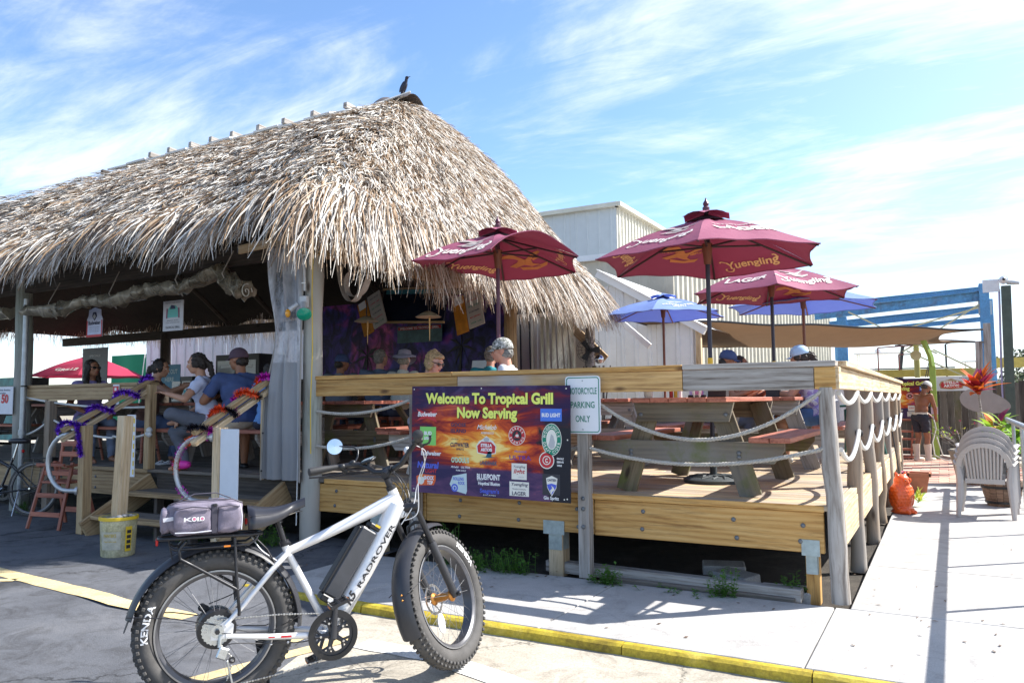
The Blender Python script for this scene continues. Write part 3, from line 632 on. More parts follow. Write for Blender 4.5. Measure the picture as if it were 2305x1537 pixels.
# ------------------------------------------------------------------ parasols
M_MAR = cloth('maroon_canvas', (.29, .065, .13), .12, (.12, .004, .02), .75); M_BLU = cloth('blue_canvas', (.22, .33, .70), .3, (.05, .09, .42), .75); M_REDC = cloth('red_canvas', (.50, .04, .10), .3, (.5, .03, .08))
M_CREAM = plain('cream_print', (.80, .74, .66), .7, 0, .05); M_GOLD = plain('gold_print', (.80, .55, .25), .6, 0, .08); M_GOLDD = plain('dull_gold_print', (.58, .24, .08), .7, 0, .2); M_TAUPE = plain('taupe_print', (.42, .36, .34), .7, 0, .15)
M_BURG = plain('burgundy_pole', (.10, .035, .06), .4, .2, .15, 8); M_WRIB = plain('brown_rib', (.20, .07, .035), .5, 0, .15, 8); M_DRIB = plain('dark_rib', (.030, .014, .018), .5, 0, .15, 8); M_YBAND = plain('yellow_pole_band', (.72, .50, .03), .45, 0, .06)
EAGLE = [[(-1.0, .25), (-.72, .62), (-.3, .72), (.0, .45), (.12, .2), (.0, .0), (-.25, .3), (-.6, .35)], [(.05, .15), (.3, .35), (.5, .6), (.98, .72), (.7, .45), (.42, .2), (.2, -.05)],
         [(-.2, .12), (.1, .25), (.32, .1), (.3, -.2), (.55, -.45), (.2, -.42), (-.1, -.3), (-.5, -.5), (-.75, -.35), (-.35, -.1)], [(.35, .12), (.52, .2), (.62, .08), (.5, .02), (.38, .0)], [(-.35, -.48), (.0, -.58), (.55, -.55), (.85, -.35), (.75, -.62), (.3, -.8), (-.3, -.75)]]
def umbrella(name, label, base, rim, apex, R, rot, cloth_m, rib_m, pole_m, group, sags, prints, poleband=None, nrib=6, finial=True, vent=True, zbase=None, pole_r=.021):
    T = thing(name, label, 'umbrella', base, 0, group); zb = 0; H = apex; n = nrib
    tips = [Vector((math.cos(rot+2*PI*k/n)*R, math.sin(rot+2*PI*k/n)*R, rim)) for k in range(n)]
    top = Vector((0, 0, apex)); vmin = .10
    def P(k, u, v):
        a, b = tips[k % n], tips[(k+1) % n]; e = a*(1-u)/2+b*(1+u)/2; p = top.lerp(e, v); p.z += .035*math.sin(PI*v)*(abs(u)*.6+.4)-.0
        s = sags[k % n]; q = (1-u*u)*v**2.2; p.z += s*q; rr = 1-.055*(1-u*u)*v*v; p.x *= rr; p.y *= rr
        p.z += .006*math.sin(u*7+v*9+k); return p
    for k in range(n):
        g = G().sheet(lambda i, j: P(k, -1+2*i, vmin+(1-vmin)*j), 10, 8); c = obj('canopy_panel', g, cloth_m, T, 80)
        gh = G().tube([P(k, -1+i/6, 1.) for i in range(13)], .006, 5); obj('hem', gh, cloth_m, c, 60)
        for (kk, side, txt, m, w, h, v0, u0, kind) in prints:
            if kk != k: continue
            inside = side == 'in'; chord = (tips[k]-tips[(k+1) % n]).length; Ls = (tips[k]-top).length
            if kind == 'eagle':
                for q in EAGLE:
                    pts = [];
                    for x, y in q:
                        vv = v0-(y*h)/Ls if True else 0; uu = u0+(x*w/2)*2/(chord*vv)*(1 if inside else 1)
                        if not inside: uu = -uu if False else uu
                        pp = P(k, -uu if inside else uu, vv); pp.z += -.010 if inside else .008; pts.append(pp)
                    cc = sum(pts, Vector())/len(pts); gg = G(); nn = len(pts); gg.add(pts+[cc], [(i, (i+1) % nn, nn) for i in range(nn)]); obj('eagle_print', gg, m, c, 0)
                continue
            parts = [(txt, .18 if kind == 'script' else 0., .018)]
            p, f = text_pts(txt, w, h, .022 if kind == 'script' else .03, .22 if kind == 'script' else 0.)
            if kind == 'script':       # long looping first stroke and closing flourish
                xl = min(a for a, b in p); gs = []
                for path in ([(xl+.42*h, .05*h), (xl+.15*h, -.38*h), (xl-.30*h, -.40*h), (xl-.42*h, -.10*h), (xl-.15*h, .02*h)], [(xl+.05*h, .95*h), (xl-.30*h, 1.12*h), (xl-.55*h, .85*h)], [(-xl, .2*h), (-xl+.25*h, .55*h), (-xl+.15*h, .95*h), (-xl-.1*h, .95*h)]):
                    m_ = []
                    for i in range(len(path)-1):
                        for t_ in (0, .34, .67):
                            p0, p1, p2, p3 = [path[max(0, min(len(path)-1, i+j))] for j in (-1, 0, 1, 2)]
                            m_.append(tuple(.5*((2*p1[q])+(-p0[q]+p2[q])*t_+(2*p0[q]-5*p1[q]+4*p2[q]-p3[q])*t_*t_+(-p0[q]+3*p1[q]-3*p2[q]+p3[q])*t_**3) for q in (0, 1)))
                    for i in range(len(m_)-1):
                        d = Vector((m_[i+1][0]-m_[i][0], m_[i+1][1]-m_[i][1])); d = d.normalized() if d.length > 0 else Vector((1, 0)); q = Vector((-d.y, d.x))*h*.07; o_ = len(p)
                        p += [(m_[i][0]-q.x, m_[i][1]-q.y), (m_[i+1][0]-q.x, m_[i+1][1]-q.y), (m_[i+1][0]+q.x, m_[i+1][1]+q.y), (m_[i][0]+q.x, m_[i][1]+q.y)]; f = list(f)+[(o_, o_+1, o_+2, o_+3)]
            vs = []
            for x, y in p:
                if inside: vv = v0-y/Ls; uu = u0-x*2/(chord*vv)      # mirrored: read from below
                else: vv = v0-y/Ls; uu = u0+x*2/(chord*vv)
                uu = max(-1.0, min(1.0, uu)); pp = P(k, uu, vv); pp.z += -.010 if inside else .008; vs.append(pp)
            obj('lettering', G().add(vs, f), m, c, 0)
    if vent:
        g = G()
        for k in range(n):
            def V(i, j, k=k):
                u = -1+2*i; r = .235*(j) ; a, b = tips[k], tips[(k+1) % n]; e = (a*(1-u)/2+b*(1+u)/2); e = Vector((e.x, e.y, 0))/R*r; return (e.x, e.y, apex+.065-.075*j+.03*(1-u*u)*j)
            g.sheet(V, 4, 3)
        obj('vent_cap', g, cloth_m, T, 80); g = G().lathe([(.02, apex+.02), (.16, apex-.035), (.20, apex-.055)], 12, cap=False); obj('vent_gap_shade', g, BLACKP, T, 80)  # black cone stands in for the shaded gap under the cap
    top2 = Vector((0, 0, apex)); hub = Vector((0, 0, rim+.10*(apex-rim)+.0))
    hubz = rim+.14
    for k in range(n):
        rb = obj('rib', G().tube([Vector((0, 0, apex-.05)).lerp(tips[k]+Vector((0, 0, -.012)), f) for f in (.03, .5, .985)], .0105, 6, flat=.9), rib_m, T)
        mid = Vector((0, 0, apex-.05)).lerp(tips[k], .50); mid.z -= .012; obj('strut', G().cyl(Vector((0, 0, hubz)), mid, .0095, n=6), rib_m, T)
    obj('hub', G().cyl((0, 0, hubz-.05), (0, 0, hubz+.03), .045, .05, 12).cyl((0, 0, hubz-.16), (0, 0, hubz-.05), .032, .042, 12), M_WRIB, T)
    obj('pole', G().cyl((0, 0, .0), (0, 0, apex+.06), pole_r, n=12), pole_m, T)
    if poleband: obj('pole_band', G().cyl((0, 0, poleband[0]), (0, 0, poleband[1]), pole_r+.003, n=14), M_YBAND, T)
    if finial: obj('finial', G().lathe([(.0, apex+.18), (.006, apex+.175), (.010, apex+.155), (.024, apex+.135), (.028, apex+.12), (.020, apex+.10), (.034, apex+.085), (.03, apex+.05)][::-1], 12, cap=False), M_BURG, T)
    return T
# angles in the ground plane: 0 = +X; the panels facing the street are numbered by rib
GRP = 'maroon lager parasols'
Z0 = DECK
def deg(a): return math.radians(a)
umbrella('patio_umbrella', 'largest maroon parasol, nearest the deck corner, over the mossy legged picnic table', (-1.13, 1.20, Z0), 2.64-Z0, 3.06-Z0, 1.07, deg(29+12), M_MAR, M_DRIB, plain('navy_black_pole', (.03, .03, .05), .4, .2, .1), GRP,
    [0.0, .02, .02, .0, .03, .03], [(0, 'in', 'Yuengling', M_GOLD, .58, .125, .86, 0, 'script'), (2, 'in', 'Yuengling', M_GOLD, .58, .125, .86, 0, 'script'), (1, 'in', '', M_GOLDD, .50, .20, .62, 0, 'eagle'), (1, 'in', 'SINCE      1829', M_GOLDD, .50, .03, .60, 0, 'text'),
    (3, 'out', 'Yuengling', M_CREAM, .6, .12, .80, 0, 'script'), (3, 'out', '', M_TAUPE, .4, .16, .5, 0, 'eagle'), (4, 'out', 'LAGER', M_CREAM, .55, .13, .66, .25, 'text'), (4, 'out', 'TRADITIONAL', M_TAUPE, .45, .04, .48, .25, 'text')], (.98-.0, 1.02+.09))
umbrella('patio_umbrella', 'maroon parasol with wind lifted rim against the thatch, left of the other parasols', (-3.27, 1.07, Z0), 2.78-Z0, 3.13-Z0, .94, deg(29+27), M_MAR, M_DRIB, M_BURG, GRP,
    [-.02, .05, 0, -.03, .22, .05], [(1, 'in', 'Yuengling', M_GOLD, .6, .11, .86, 0, 'script'), (0, 'in', '', M_GOLDD, .62, .22, .64, 0, 'eagle'), (5, 'in', 'Yuengling', M_GOLD, .5, .10, .86, 0, 'script'),
    (3, 'out', 'Yuengling', M_CREAM, .66, .15, .86, 0, 'script'), (3, 'out', '', M_TAUPE, .42, .17, .56, 0, 'eagle'), (2, 'out', '', M_TAUPE, .42, .17, .56, 0, 'eagle')], (1.16, 1.28))
umbrella('patio_umbrella', 'maroon parasol half hidden behind the largest one, above two blue parasols', (-1.13, 4.22, Z0), 2.68-Z0, 3.06-Z0, 1.07, deg(29+15), M_MAR, M_DRIB, plain('navy_black_pole', (.03, .03, .05)), GRP,
    [0., .0, .0, -.02, -.06, .02], [(1, 'in', 'Yuengling', M_GOLD, .6, .11, .86, 0, 'script'), (0, 'in', '', M_GOLDD, .5, .2, .7, 0, 'eagle'),
    (3, 'out', 'LAGER', M_CREAM, .55, .14, .74, 0, 'text'), (4, 'out', 'Yuengling', M_CREAM, .66, .14, .80, 0, 'script'), (4, 'out', '', M_TAUPE, .4, .15, .5, 0, 'eagle')], (1.06, 1.2))
GRB = 'blue spirits parasols'; GULL = None
for lab, loc, rim, ap, rt, RR in (('blue parasol at the edge of the thatch, left of the big maroon parasol pole', (-3.24, 6.38, Z0), 2.74, 3.06, 29+10, 1.06), ('blue parasol whose rim pokes out to the right behind the maroon parasols', (-1.02, 5.98, Z0), 2.70, 3.0, 29+6, 1.12)):
    umbrella('patio_umbrella', lab, loc, rim-Z0, ap-Z0, RR, deg(rt), M_BLU, M_WRIB, M_WRIB, GRB, [0, 0, 0, .0, .01, .0], [(4, 'out', 'CUTWATER', WHITEP, .52, .075, .74, 0, 'text'), (4, 'out', 'SPIRITS', WHITEP, .22, .04, .82, 0, 'text'), (4, 'out', 'v', WHITEP, .3, .05, .56, 0, 'text')], None, finial=False)
# cast base of the nearest parasol
bs = thing('umbrella_base', 'round dark cast base under the mossy picnic table', 'base', (-1.13, 1.2, Z0)); g = G().lathe([(.26, 0), (.265, .03), (.24, .045), (.10, .06), (.035, .07)], 28)
obj('base_plate', g, plain('dark_cast_base', (.045, .055, .06), .6, .1, .3, 12, bumps=.5), bs)
obj('base_tube', G().cyl((0, 0, .06), (0, 0, .36), .032, n=14), plain('dark_cast_base', (0, 0, 0)), bs)
g = G()
for i in range(14): a = i*2*PI/14; g.tube([(math.cos(a)*.08, math.sin(a)*.08, .062), (math.cos(a+.25)*.15, math.sin(a+.25)*.15, .060), (math.cos(a)*.22, math.sin(a)*.22, .048)], .009, 5)
obj('scroll_relief', g, plain('dark_cast_base', (0, 0, 0)), bs)

# ------------------------------------------------------------------ picnic tables
def picnic(label, loc, rz=0., L=1.8, frame_m=W_MOSS, top_m=W_RED, group='picnic tables on the deck'):
    T = thing('picnic_table', label, 'picnic table', loc, rz, group); bw = .145
    for i in range(5): x = -.30+i*.15; board('top_plank', (x, -L/2, .735), (x, L/2, .735), bw, .038, top_m, T)
    for s in (-1, 1):
        for j in (0, 1): x = s*(.60+j*.15); board('bench_plank', (x, -L/2, .435), (x, L/2, .435), bw, .038, top_m, T)
    for y in (-.72, .72):
        for s in (-1, 1): board('leg', (s*.50, y, 0), (s*.27, y, .71), .165, .040, frame_m, T, up=(0, 1, 0))
        q = math.copysign(.041, y)
        poly = [(-.76, .10), (-.76, .16), (.76, .16), (.76, .10), (.68, .0), (-.68, .0)]
        obj('bench_bearer', G().prism(poly, .038, (0, y+q+.019, .255), Matrix(((1, 0, 0), (0, 0, -1), (0, 1, 0)))), frame_m, T, 0)
        poly = [(-.40, .15), (.40, .15), (.36, .0), (-.36, .0)]
        obj('top_bearer', G().prism(poly, .038, (0, y+q+.019, .565), Matrix(((1, 0, 0), (0, 0, -1), (0, 1, 0)))), frame_m, T, 0)
        for s in (-1, 1):
            for dz in (.62, .33, .30): obj('bolt', BOLT, None, T, loc=(s*(.34 if dz > .5 else .43), y-.065 if y < 0 else y+.065, dz))
    board('brace', (0, -.60, .30), (0, -.18, .69), .085, .038, frame_m, T); board('brace', (0, .60, .30), (0, .18, .69), .085, .038, frame_m, T)
    return T
picnic('picnic table with moss streaked legs under the largest maroon parasol, nearest the corner', (-1.10, .98, Z0))
picnic('picnic table where people in caps sit under the farther maroon parasol', (-1.02, 3.55, Z0), frame_m=W_GREY)
picnic('picnic table behind the beer banner under the left maroon parasol', (-3.45, 1.25, Z0), frame_m=W_GREY)
picnic('picnic table crossed by the rope just right of the grey hut pole', (-5.35, 1.9, Z0), frame_m=W_MOSS)
picnic('picnic table seen past the motorcycle sign, with green chairs behind', (-2.75, 3.3, Z0), frame_m=W_GREY)
picnic('picnic table far back on the deck under a blue parasol', (-2.95, 6.0, Z0), frame_m=W_GREY)
picnic('picnic table lengthwise behind the steps where a family eats', (-6.45, .86, Z0), rz=PI/2, frame_m=W_GREY)
picnic('picnic table behind the tan railing left of the steps', (-9.1, 1.2, Z0), rz=PI/2, frame_m=W_GREY)
picnic('picnic table in the deep shade at the far left of the hut', (-12.2, 1.6, Z0), rz=PI/2, frame_m=W_GREY)

# ------------------------------------------------------------------ big banner
def sunset(name='sunset_print'):
    m, n, l, b, o = new_mat(name); tc = n.new('ShaderNodeTexCoord'); sp = n.new('ShaderNodeSeparateXYZ'); l.new(tc.outputs['Object'], sp.inputs[0])
    ns = noise(n, l, tc.outputs['Object'], 2.0, 8, .62, (1.0, 1, 3.4), 1.0); ns2 = noise(n, l, tc.outputs['Object'], 3.3, 6, .6, (1, 1, 1.6), .8)
    def mth(op, a, b_=None, c=None):
        x = n.new('ShaderNodeMath'); x.operation = op
        for i, q in enumerate((a, b_, c)):
            if q is None: continue
            if isinstance(q, (int, float)): x.inputs[i].default_value = q
            else: l.new(q, x.inputs[i])
        return x.outputs[0]
    X, Z = sp.outputs[0], sp.outputs[2]
    # glow low and central, board spans x -.77...77, z -.46...46
    dx = mth('MULTIPLY', mth('ADD', X, .02), .95); dz = mth('MULTIPLY', mth('ADD', Z, .02), 1.9); d = mth('SQRT', mth('ADD', mth('MULTIPLY', dx, dx), mth('MULTIPLY', dz, dz)))
    v = mth('ADD', mth('SUBTRACT', 1.0, d), mth('MULTIPLY', mth('SUBTRACT', ns.outputs['Fac'], .5), 1.9))
    r = ramp(n, [(.02, (.025, .012, .06)), (.20, (.055, .014, .05)), (.38, (.22, .015, .02)), (.60, (.62, .09, .02)), (.80, (.85, .33, .04)), (.95, (.92, .72, .25))]); l.new(v, r.inputs[0])
    cl = ramp(n, [(.5, (.0, .0, .0)), (.75, (1, 1, 1))]); l.new(ns2.outputs['Fac'], cl.inputs[0]); topm = n.new('ShaderNodeMapRange'); topm.inputs[1].default_value = .12; topm.inputs[2].default_value = .42; l.new(Z, topm.inputs[0])
    col = mixc(n, l, mth('MULTIPLY', cl.outputs[0], topm.outputs[0]), r.outputs[0], (.10, .075, .20))
    sea = n.new('ShaderNodeMapRange'); sea.inputs[1].default_value = -.235; sea.inputs[2].default_value = -.215; sea.inputs[3].default_value = 1; sea.inputs[4].default_value = 0; l.new(mth('ADD', Z, mth('MULTIPLY', X, .03)), sea.inputs[0])
    sr = ramp(n, [(.35, (.035, .025, .085)), (.58, (.12, .055, .13)), (.75, (.55, .14, .09))]); l.new(ns.outputs['Fac'], sr.inputs[0]); col = mixc(n, l, sea.outputs[0], col, sr.outputs[0])
    hill = n.new('ShaderNodeMapRange'); hill.inputs[1].default_value = .53; hill.inputs[2].default_value = .57; l.new(mth('ADD', X, mth('MULTIPLY', mth('SUBTRACT', ns2.outputs['Fac'], .5), .35)), hill.inputs[0])
    hz = n.new('ShaderNodeMapRange'); hz.inputs[1].default_value = .25; hz.inputs[2].default_value = .12; l.new(Z, hz.inputs[0])
    col = mixc(n, l, mth('MULTIPLY', hill.outputs[0], hz.outputs[0]), col, (.018, .018, .025))
    l.new(col, b.inputs['Base Color']); b.inputs['Roughness'].default_value = .55; b.inputs['Specular IOR Level'].default_value = .25; MATS[name] = m; return m
M_SUN = sunset()
M_LIME = plain('lime_print', (.80, .86, .16), .5, 0, .02); M_SHAD = plain('letter_shadow', (.012, .01, .02), .6)
def pm(n_, c): return plain(n_+'_print', c, .5, 0, .03)
RED_, BLU_, NAV_, GRN_, ORG_, PUR_, MNT_, TEA_, LGR_ = pm('red', (.52, .02, .03)), pm('blue', (.08, .12, .62)), pm('navy', (.02, .025, .08)), pm('green', (.0, .22, .13)), pm('orange', (.78, .12, .02)), pm('purple', (.10, .03, .30)), pm('mint', (.52, .72, .50)), pm('teal', (.01, .10, .16)), pm('light_green', (.22, .62, .13))
CREAMP = pm('cream_white', (.78, .76, .68)); BUDB = pm('bright_blue', (.06, .18, .68)); GREYP = pm('grey', (.45, .46, .47)); PALEB = pm('pale_blue', (.55, .68, .70))
def banner(label, loc, rz, full=True, W=1.54, H=.92, tilt=None):
    R = Euler((0, tilt or 0, rz)).to_matrix(); T = thing('beer_banner', label, 'banner', loc, rz); K = W/1.54
    bd = obj('banner_board', G().box((0, 0, 0), (W, .006, H), b=.001), M_SUN, T, 0, R=Euler((0, tilt or 0, 0)).to_matrix())
    RT = Euler((0, tilt or 0, 0)).to_matrix(); X, Y = RT@Vector((1, 0, 0)), RT@Vector((0, 0, 1)); O = Vector((0, -.0032, 0))
    def tx(s, m, w, h, x, z, bold=.0, shear=0., lift=.0012, name='lettering'): return flat_text(name, s, m, T, O, X, Y, w*K, h*K, bold, shear, x*K, z*K, lift)
    def shape(name, poly, m, lift=.0006):
        o_ = O+(X.cross(Y))*lift; g_ = G(); n_ = len(poly); c = [sum(p[0] for p in poly)/n_, sum(p[1] for p in poly)/n_]
        g_.add([o_+X*(p[0]*K)+Y*(p[1]*K) for p in poly]+[o_+X*c[0]*K+Y*c[1]*K], [(i, (i+1) % n_, n_) for i in range(n_)]); return obj(name, g_, m, T, 0)
    def oval(x, z, rx, rz_, n_=28): return [(x+rx*math.cos(2*PI*i/n_), z+rz_*math.sin(2*PI*i/n_)) for i in range(n_)]
    def rect(x, z, w, h): return [(x-w/2, z-h/2), (x+w/2, z-h/2), (x+w/2, z+h/2), (x-w/2, z+h/2)]
    def arc(s, m, x, z, r, h, a0, a1, inward=False):
        for i, ch in enumerate(s):
            a = a0+(a1-a0)*i/max(1, len(s)-1); c, s_ = math.cos(a), math.sin(a)
            if ch == ' ': continue
            p, f = text_pts(ch, None, h, .03); xa = Vector((s_, -c)) if not inward else Vector((-s_, c)); ya = Vector((c, s_)) if not inward else Vector((-c, -s_)); P0 = Vector((x+r*c, z+r*s_))
            g_ = G(); o_ = O+X.cross(Y)*.0022; vv = [P0+xa*q[0]*.8+ya*(q[1]-h/2) for q in p]; g_.add([o_+X*q.x*K+Y*q.y*K for q in vv], f); obj('lettering', g_, m, T, 0)
    for dx, dz, m, lf in ((.006, -.006, M_SHAD, .001), (0, 0, M_LIME, .0024)):
        tx('Welcome To Tropical Grill', m, 1.24, .088, .0+dx, .315+dz, .045, 0, lf); tx('Now Serving', m, .585, .088, .0+dx, .195+dz, .045, 0, lf)
    # logos, row by row
    shape('red_bow', [(-.72, .16), (-.66, .20), (-.72, .265), (-.60, .225), (-.49, .275), (-.53, .20), (-.50, .15), (-.61, .185)][::-1], RED_); tx('Budweiser', WHITEP, .20, .042, -.605, .20, .03, .2)
    shape('blue_panel', rect(.60, .225, .19, .10), BUDB); tx('BUD LIGHT', WHITEP, .165, .03, .60, .21, .04)
    shape('green_square', rect(-.595, .03, .17, .16), LGR_); tx('BUD', WHITEP, .08, .03, -.595, .04, .05); tx('LIGHT', WHITEP, .08, .025, -.595, .0, .05)
    tx('GOOSE', NAV_, .155, .030, -.28, .118, .03); tx('ISLAND', NAV_, .155, .030, -.28, .066, .03)
    tx('Michelob', WHITEP, .185, .040, .0, .098, .01, .35); tx('AMBERBOCK', CREAMP, .13, .018, .01, .060, .02)
    # round red logo
    shape('logo_rim', oval(.29, .055, .078, .078), CREAMP, .0006); shape('logo_ring', oval(.29, .055, .073, .073), RED_, .0009); shape('logo_centre', oval(.29, .055, .043, .043), BLACKP, .0014); arc('MARKER', CREAMP, .29, .055, .058, .020, deg(155), deg(25)); arc('BREWING', CREAMP, .29, .055, .058, .020, deg(200), deg(340), True); tx('48', CREAMP, .032, .022, .29, .043, .05, 0, .002)
    shape('mountain_mark', [(.262, .035), (.29, .088), (.318, .035)], RED_, .0017)
    shape('logo_rim', oval(.605, .03, .088, .128), CREAMP, .0006); shape('logo_ring', oval(.605, .03, .083, .123), GRN_, .0009); shape('logo_centre', oval(.605, .03, .048, .08), CREAMP, .0014)
    shape('animal_mark', [(.575, -.02), (.59, .03), (.60, .075), (.62, .06), (.635, .01), (.63, -.035), (.6, -.045)], GREYP, .0018)
    for s_, a0, a1, inw in (('WOODCHUCK', 165, 15, False), ('DRAFT CIDER', 197, 343, True)):
        for i, ch in enumerate(s_):
            if ch == ' ': continue
            a = deg(a0+(a1-a0)*i/(len(s_)-1)); c, sn = math.cos(a), math.sin(a); p, f = text_pts(ch, None, .024, .03); nx = Vector((c/.066, sn/.101)).normalized(); ya = nx if not inw else -nx; xa = Vector((ya.y, -ya.x)); P0 = Vector((.605+.066*c, .03+.101*sn)); g_ = G(); o_ = O+X.cross(Y)*.0022
            vv = [P0+xa*q[0]*.8+ya*(q[1]-.012) for q in p]; g_.add([o_+X*q.x*K+Y*q.y*K for q in vv], f); obj('lettering', g_, CREAMP, T, 0)
    tx('SAN DIEGO       CALIFORNIA', NAV_, .18, .010, -.26, .005, .0); tx('CUTWATER', NAV_, .19, .036, -.265, -.055, .035); tx('SPIRITS', NAV_, .075, .017, -.262, -.082, .02)
    shape('badge_rim', [(-.09, -.10), (-.10, -.04), (-.07, .0), (-.04, .015), (.0, .045), (.04, .015), (.07, .0), (.095, -.04), (.09, -.10), (.0, -.115)], CREAMP); shape('badge', [(-.082, -.094), (-.09, -.04), (-.05, -.005), (.045, -.005), (.086, -.04), (.082, -.094), (.0, -.105)], RED_, .001); tx('STELLA', WHITEP, .11, .026, .0, -.045, .05, 0, .002); tx('ARTOIS', WHITEP, .11, .026, .0, -.082, .05, 0, .002)
    shape('scroll_mark', oval(.0, .014, .028, .018), GREYP, .0014)
    tx('Budweiser', WHITEP, .21, .038, -.56, -.135, .03, .0); tx('SELECT 55', RED_, .15, .012, -.56, -.162, .01)
    tx('Michelob', BLU_, .11, .018, .32, -.082, .0, .4); tx('ULTRA', PUR_, .20, .038, .32, -.142, .01)
    tx("O'DOUL'S", MNT_, .18, .042, -.26, -.185, .05); tx('PREMIUM', NAV_, .07, .009, -.26, -.13, 0)
    shape('fin_mark', [(-.005, -.125), (.015, -.085), (.05, -.065), (.05, -.125)], TEA_, .001); shape('wave_mark', [(-.05, -.13), (.02, -.124), (.09, -.13), (.02, -.136)], TEA_, .0012); tx('LANDSHARK', TEA_, .165, .034, .02, -.195, .03)
    shape('logo_rim', oval(.56, -.135, .068, .068), CREAMP, .0006); shape('logo_ring', oval(.56, -.135, .060, .060), RED_, .0009); shape('logo_ring', oval(.56, -.135, .036, .036), CREAMP, .0013); shape('logo_centre', oval(.56, -.135, .029, .029), RED_, .0016); tx('C', CREAMP, .024, .034, .56, -.152, .05, 0, .0024)
    for i, s_ in enumerate(('SINGLE', 'SERVE', 'WINE')): tx(s_, WHITEP, .06 if i < 2 else .045, .015, .68 if i < 2 else .672, -.125-.027*i, .03)
    tx('Natural', BLU_, .22, .054, -.595, -.245, .04, .12); tx('LIGHT', RED_, .12, .034, -.56, -.285, .03, .12)
    tx('Michelob', WHITEP, .075, .018, -.315, -.232, .02, .3); tx('ULTRA', WHITEP, .09, .018, -.205, -.232, .02); tx('PURE GOLD', WHITEP, .1, .012, -.25, -.258, .03)
    shape('white_label', rect(.31, -.235, .14, .13), CREAMP); tx('Yuengling', NAV_, .11, .02, .31, -.205, .0, .3, .002); tx('light', RED_, .10, .036, .31, -.25, .02, .3, .002); tx('LAGER', GREYP, .05, .012, .33, -.285, 0, 0, .002)
    shape('orange_label', [(-.71, -.40), (-.715, -.32), (-.66, -.30), (-.51, -.305), (-.51, -.35), (-.53, -.39)], ORG_); shape('head_mark', oval(-.665, -.35, .035, .04), CREAMP, .001); shape('hair_mark', [(-.69, -.32), (-.66, -.295), (-.64, -.32), (-.665, -.33)], pm('amber', (.75, .35, .05)), .0014); tx('SHOCK', WHITEP, .105, .032, -.58, -.345, .05, .05, .002); tx('TOP', WHITEP, .06, .032, -.57, -.385, .05, .05, .002)
    shape('pale_label', [(-.335, -.42), (-.365, -.37), (-.335, -.30), (-.28, -.29), (-.195, -.272), (-.19, -.42), (-.2, -.447)], PALEB); tx('ROLLING', BLU_, .105, .027, -.275, -.335, .02, .0, .002); tx('ROCK', BLU_, .065, .027, -.245, -.37, .02, .0, .002); shape('seal_mark', oval(-.315, -.40, .034, .034), BLU_, .001); shape('seal_mark', oval(-.315, -.40, .020, .020), PALEB, .0014); shape('horse_mark', oval(-.314, -.402, .011, .014), BLU_, .0018)
    tx('BLUE/POINT', WHITEP, .225, .046, .02, -.315, .04); tx('BREWING', WHITEP, .06, .008, -.06, -.328, .0); tx('Hoptical Illusion', WHITEP, .21, .027, .025, -.36, .04)
    tx("Seagram's", BLU_, .185, .036, .03, -.425, .03); tx('ESCAPES', WHITEP, .12, .010, .03, -.447, 0)
    shape('white_label', rect(.31, -.375, .18, .115), CREAMP); tx('Yuengling', NAV_, .155, .026, .31, -.35, .01, .3, .002); tx('TRADITIONAL', NAV_, .13, .011, .31, -.382, .0, 0, .002); tx('LAGER', NAV_, .13, .03, .31, -.425, .02, 0, .002)
    shape('dark_tile', rect(.60, -.325, .155, .165), pm('charcoal', (.03, .03, .04)), .0006); shape('shield', [(.605, -.415), (.565, -.35), (.555, -.275), (.605, -.255), (.655, -.275), (.645, -.35)], CREAMP, .001); shape('shield_base', [(.605, -.405), (.570, -.35), (.563, -.325), (.605, -.315), (.647, -.325), (.64, -.35)], BLU_, .0014); tx('CANTEEN', NAV_, .078, .019, .605, -.298, .03, 0, .002); shape('stream_mark', [(.60, -.40), (.59, -.37), (.61, -.35), (.60, -.33), (.62, -.345), (.63, -.365), (.61, -.38)], CREAMP, .0018)
    tx('Gin Spritz', WHITEP, .135, .026, .60, -.442, .03)
    for x, z in ((-.745, .435), (-.05, .44), (.735, .435), (.745, .03), (.715, -.435), (.74, -.43), (-.74, -.43)): shape('grommet', oval(x, z, .006, .006, 10), CREAMP, .002)
    return T
banner('large sunset coloured beer list banner headed Welcome To Tropical Grill, hung on the deck front', (-2.645, -.215, 1.062), 0, tilt=.010)

# ------------------------------------------------------------------ motorcycle parking sign
T = thing('parking_sign', 'white and green sign reading motorcycle parking only, on a grey post', 'sign', (-1.81, -.115, 1.36))
def rrect(w, h, r, n=6):
    return [(sx*(w/2-r)+r*math.cos(a0+i*PI/2/n), sz*(h/2-r)+r*math.sin(a0+i*PI/2/n)) for sx, sz, a0 in ((1, 1, 0), (-1, 1, PI/2), (-1, -1, PI), (1, -1, 3*PI/2)) for i in range(n+1)]
RXZ = Matrix(((1, 0, 0), (0, 0, -1), (0, 1, 0)))
obj('sign_plate', G().prism(rrect(.305, .457, .03), .003, (0, 0, 0), RXZ), plain('sign_white', (.74, .76, .80), .35, 0, .04), T, 0)
SG = pm('traffic_green', (.0, .20, .13)); g = G(); a, b = rrect(.285, .437, .024), rrect(.270, .422, .018); n = len(a)
g.add([(p[0], -.0042, p[1]) for p in a]+[(p[0], -.0042, p[1]) for p in b], [(i, (i+1) % n, n+(i+1) % n, n+i) for i in range(n)]); obj('sign_border', g, SG, T, 0)
for s_, w, z in (('MOTORCYCLE', .245, .085), ('PARKING', .205, -.025), ('ONLY', .125, -.135)): flat_text('lettering', s_, SG, T, (0, -.0035, 0), (1, 0, 0), (0, 0, 1), w, .052, .01, 0, .0, z)
for z in (.19, -.195): obj('bolt', G().sph((0, -.005, z), (.006, .003, .006), 8, 5), GALV, T)
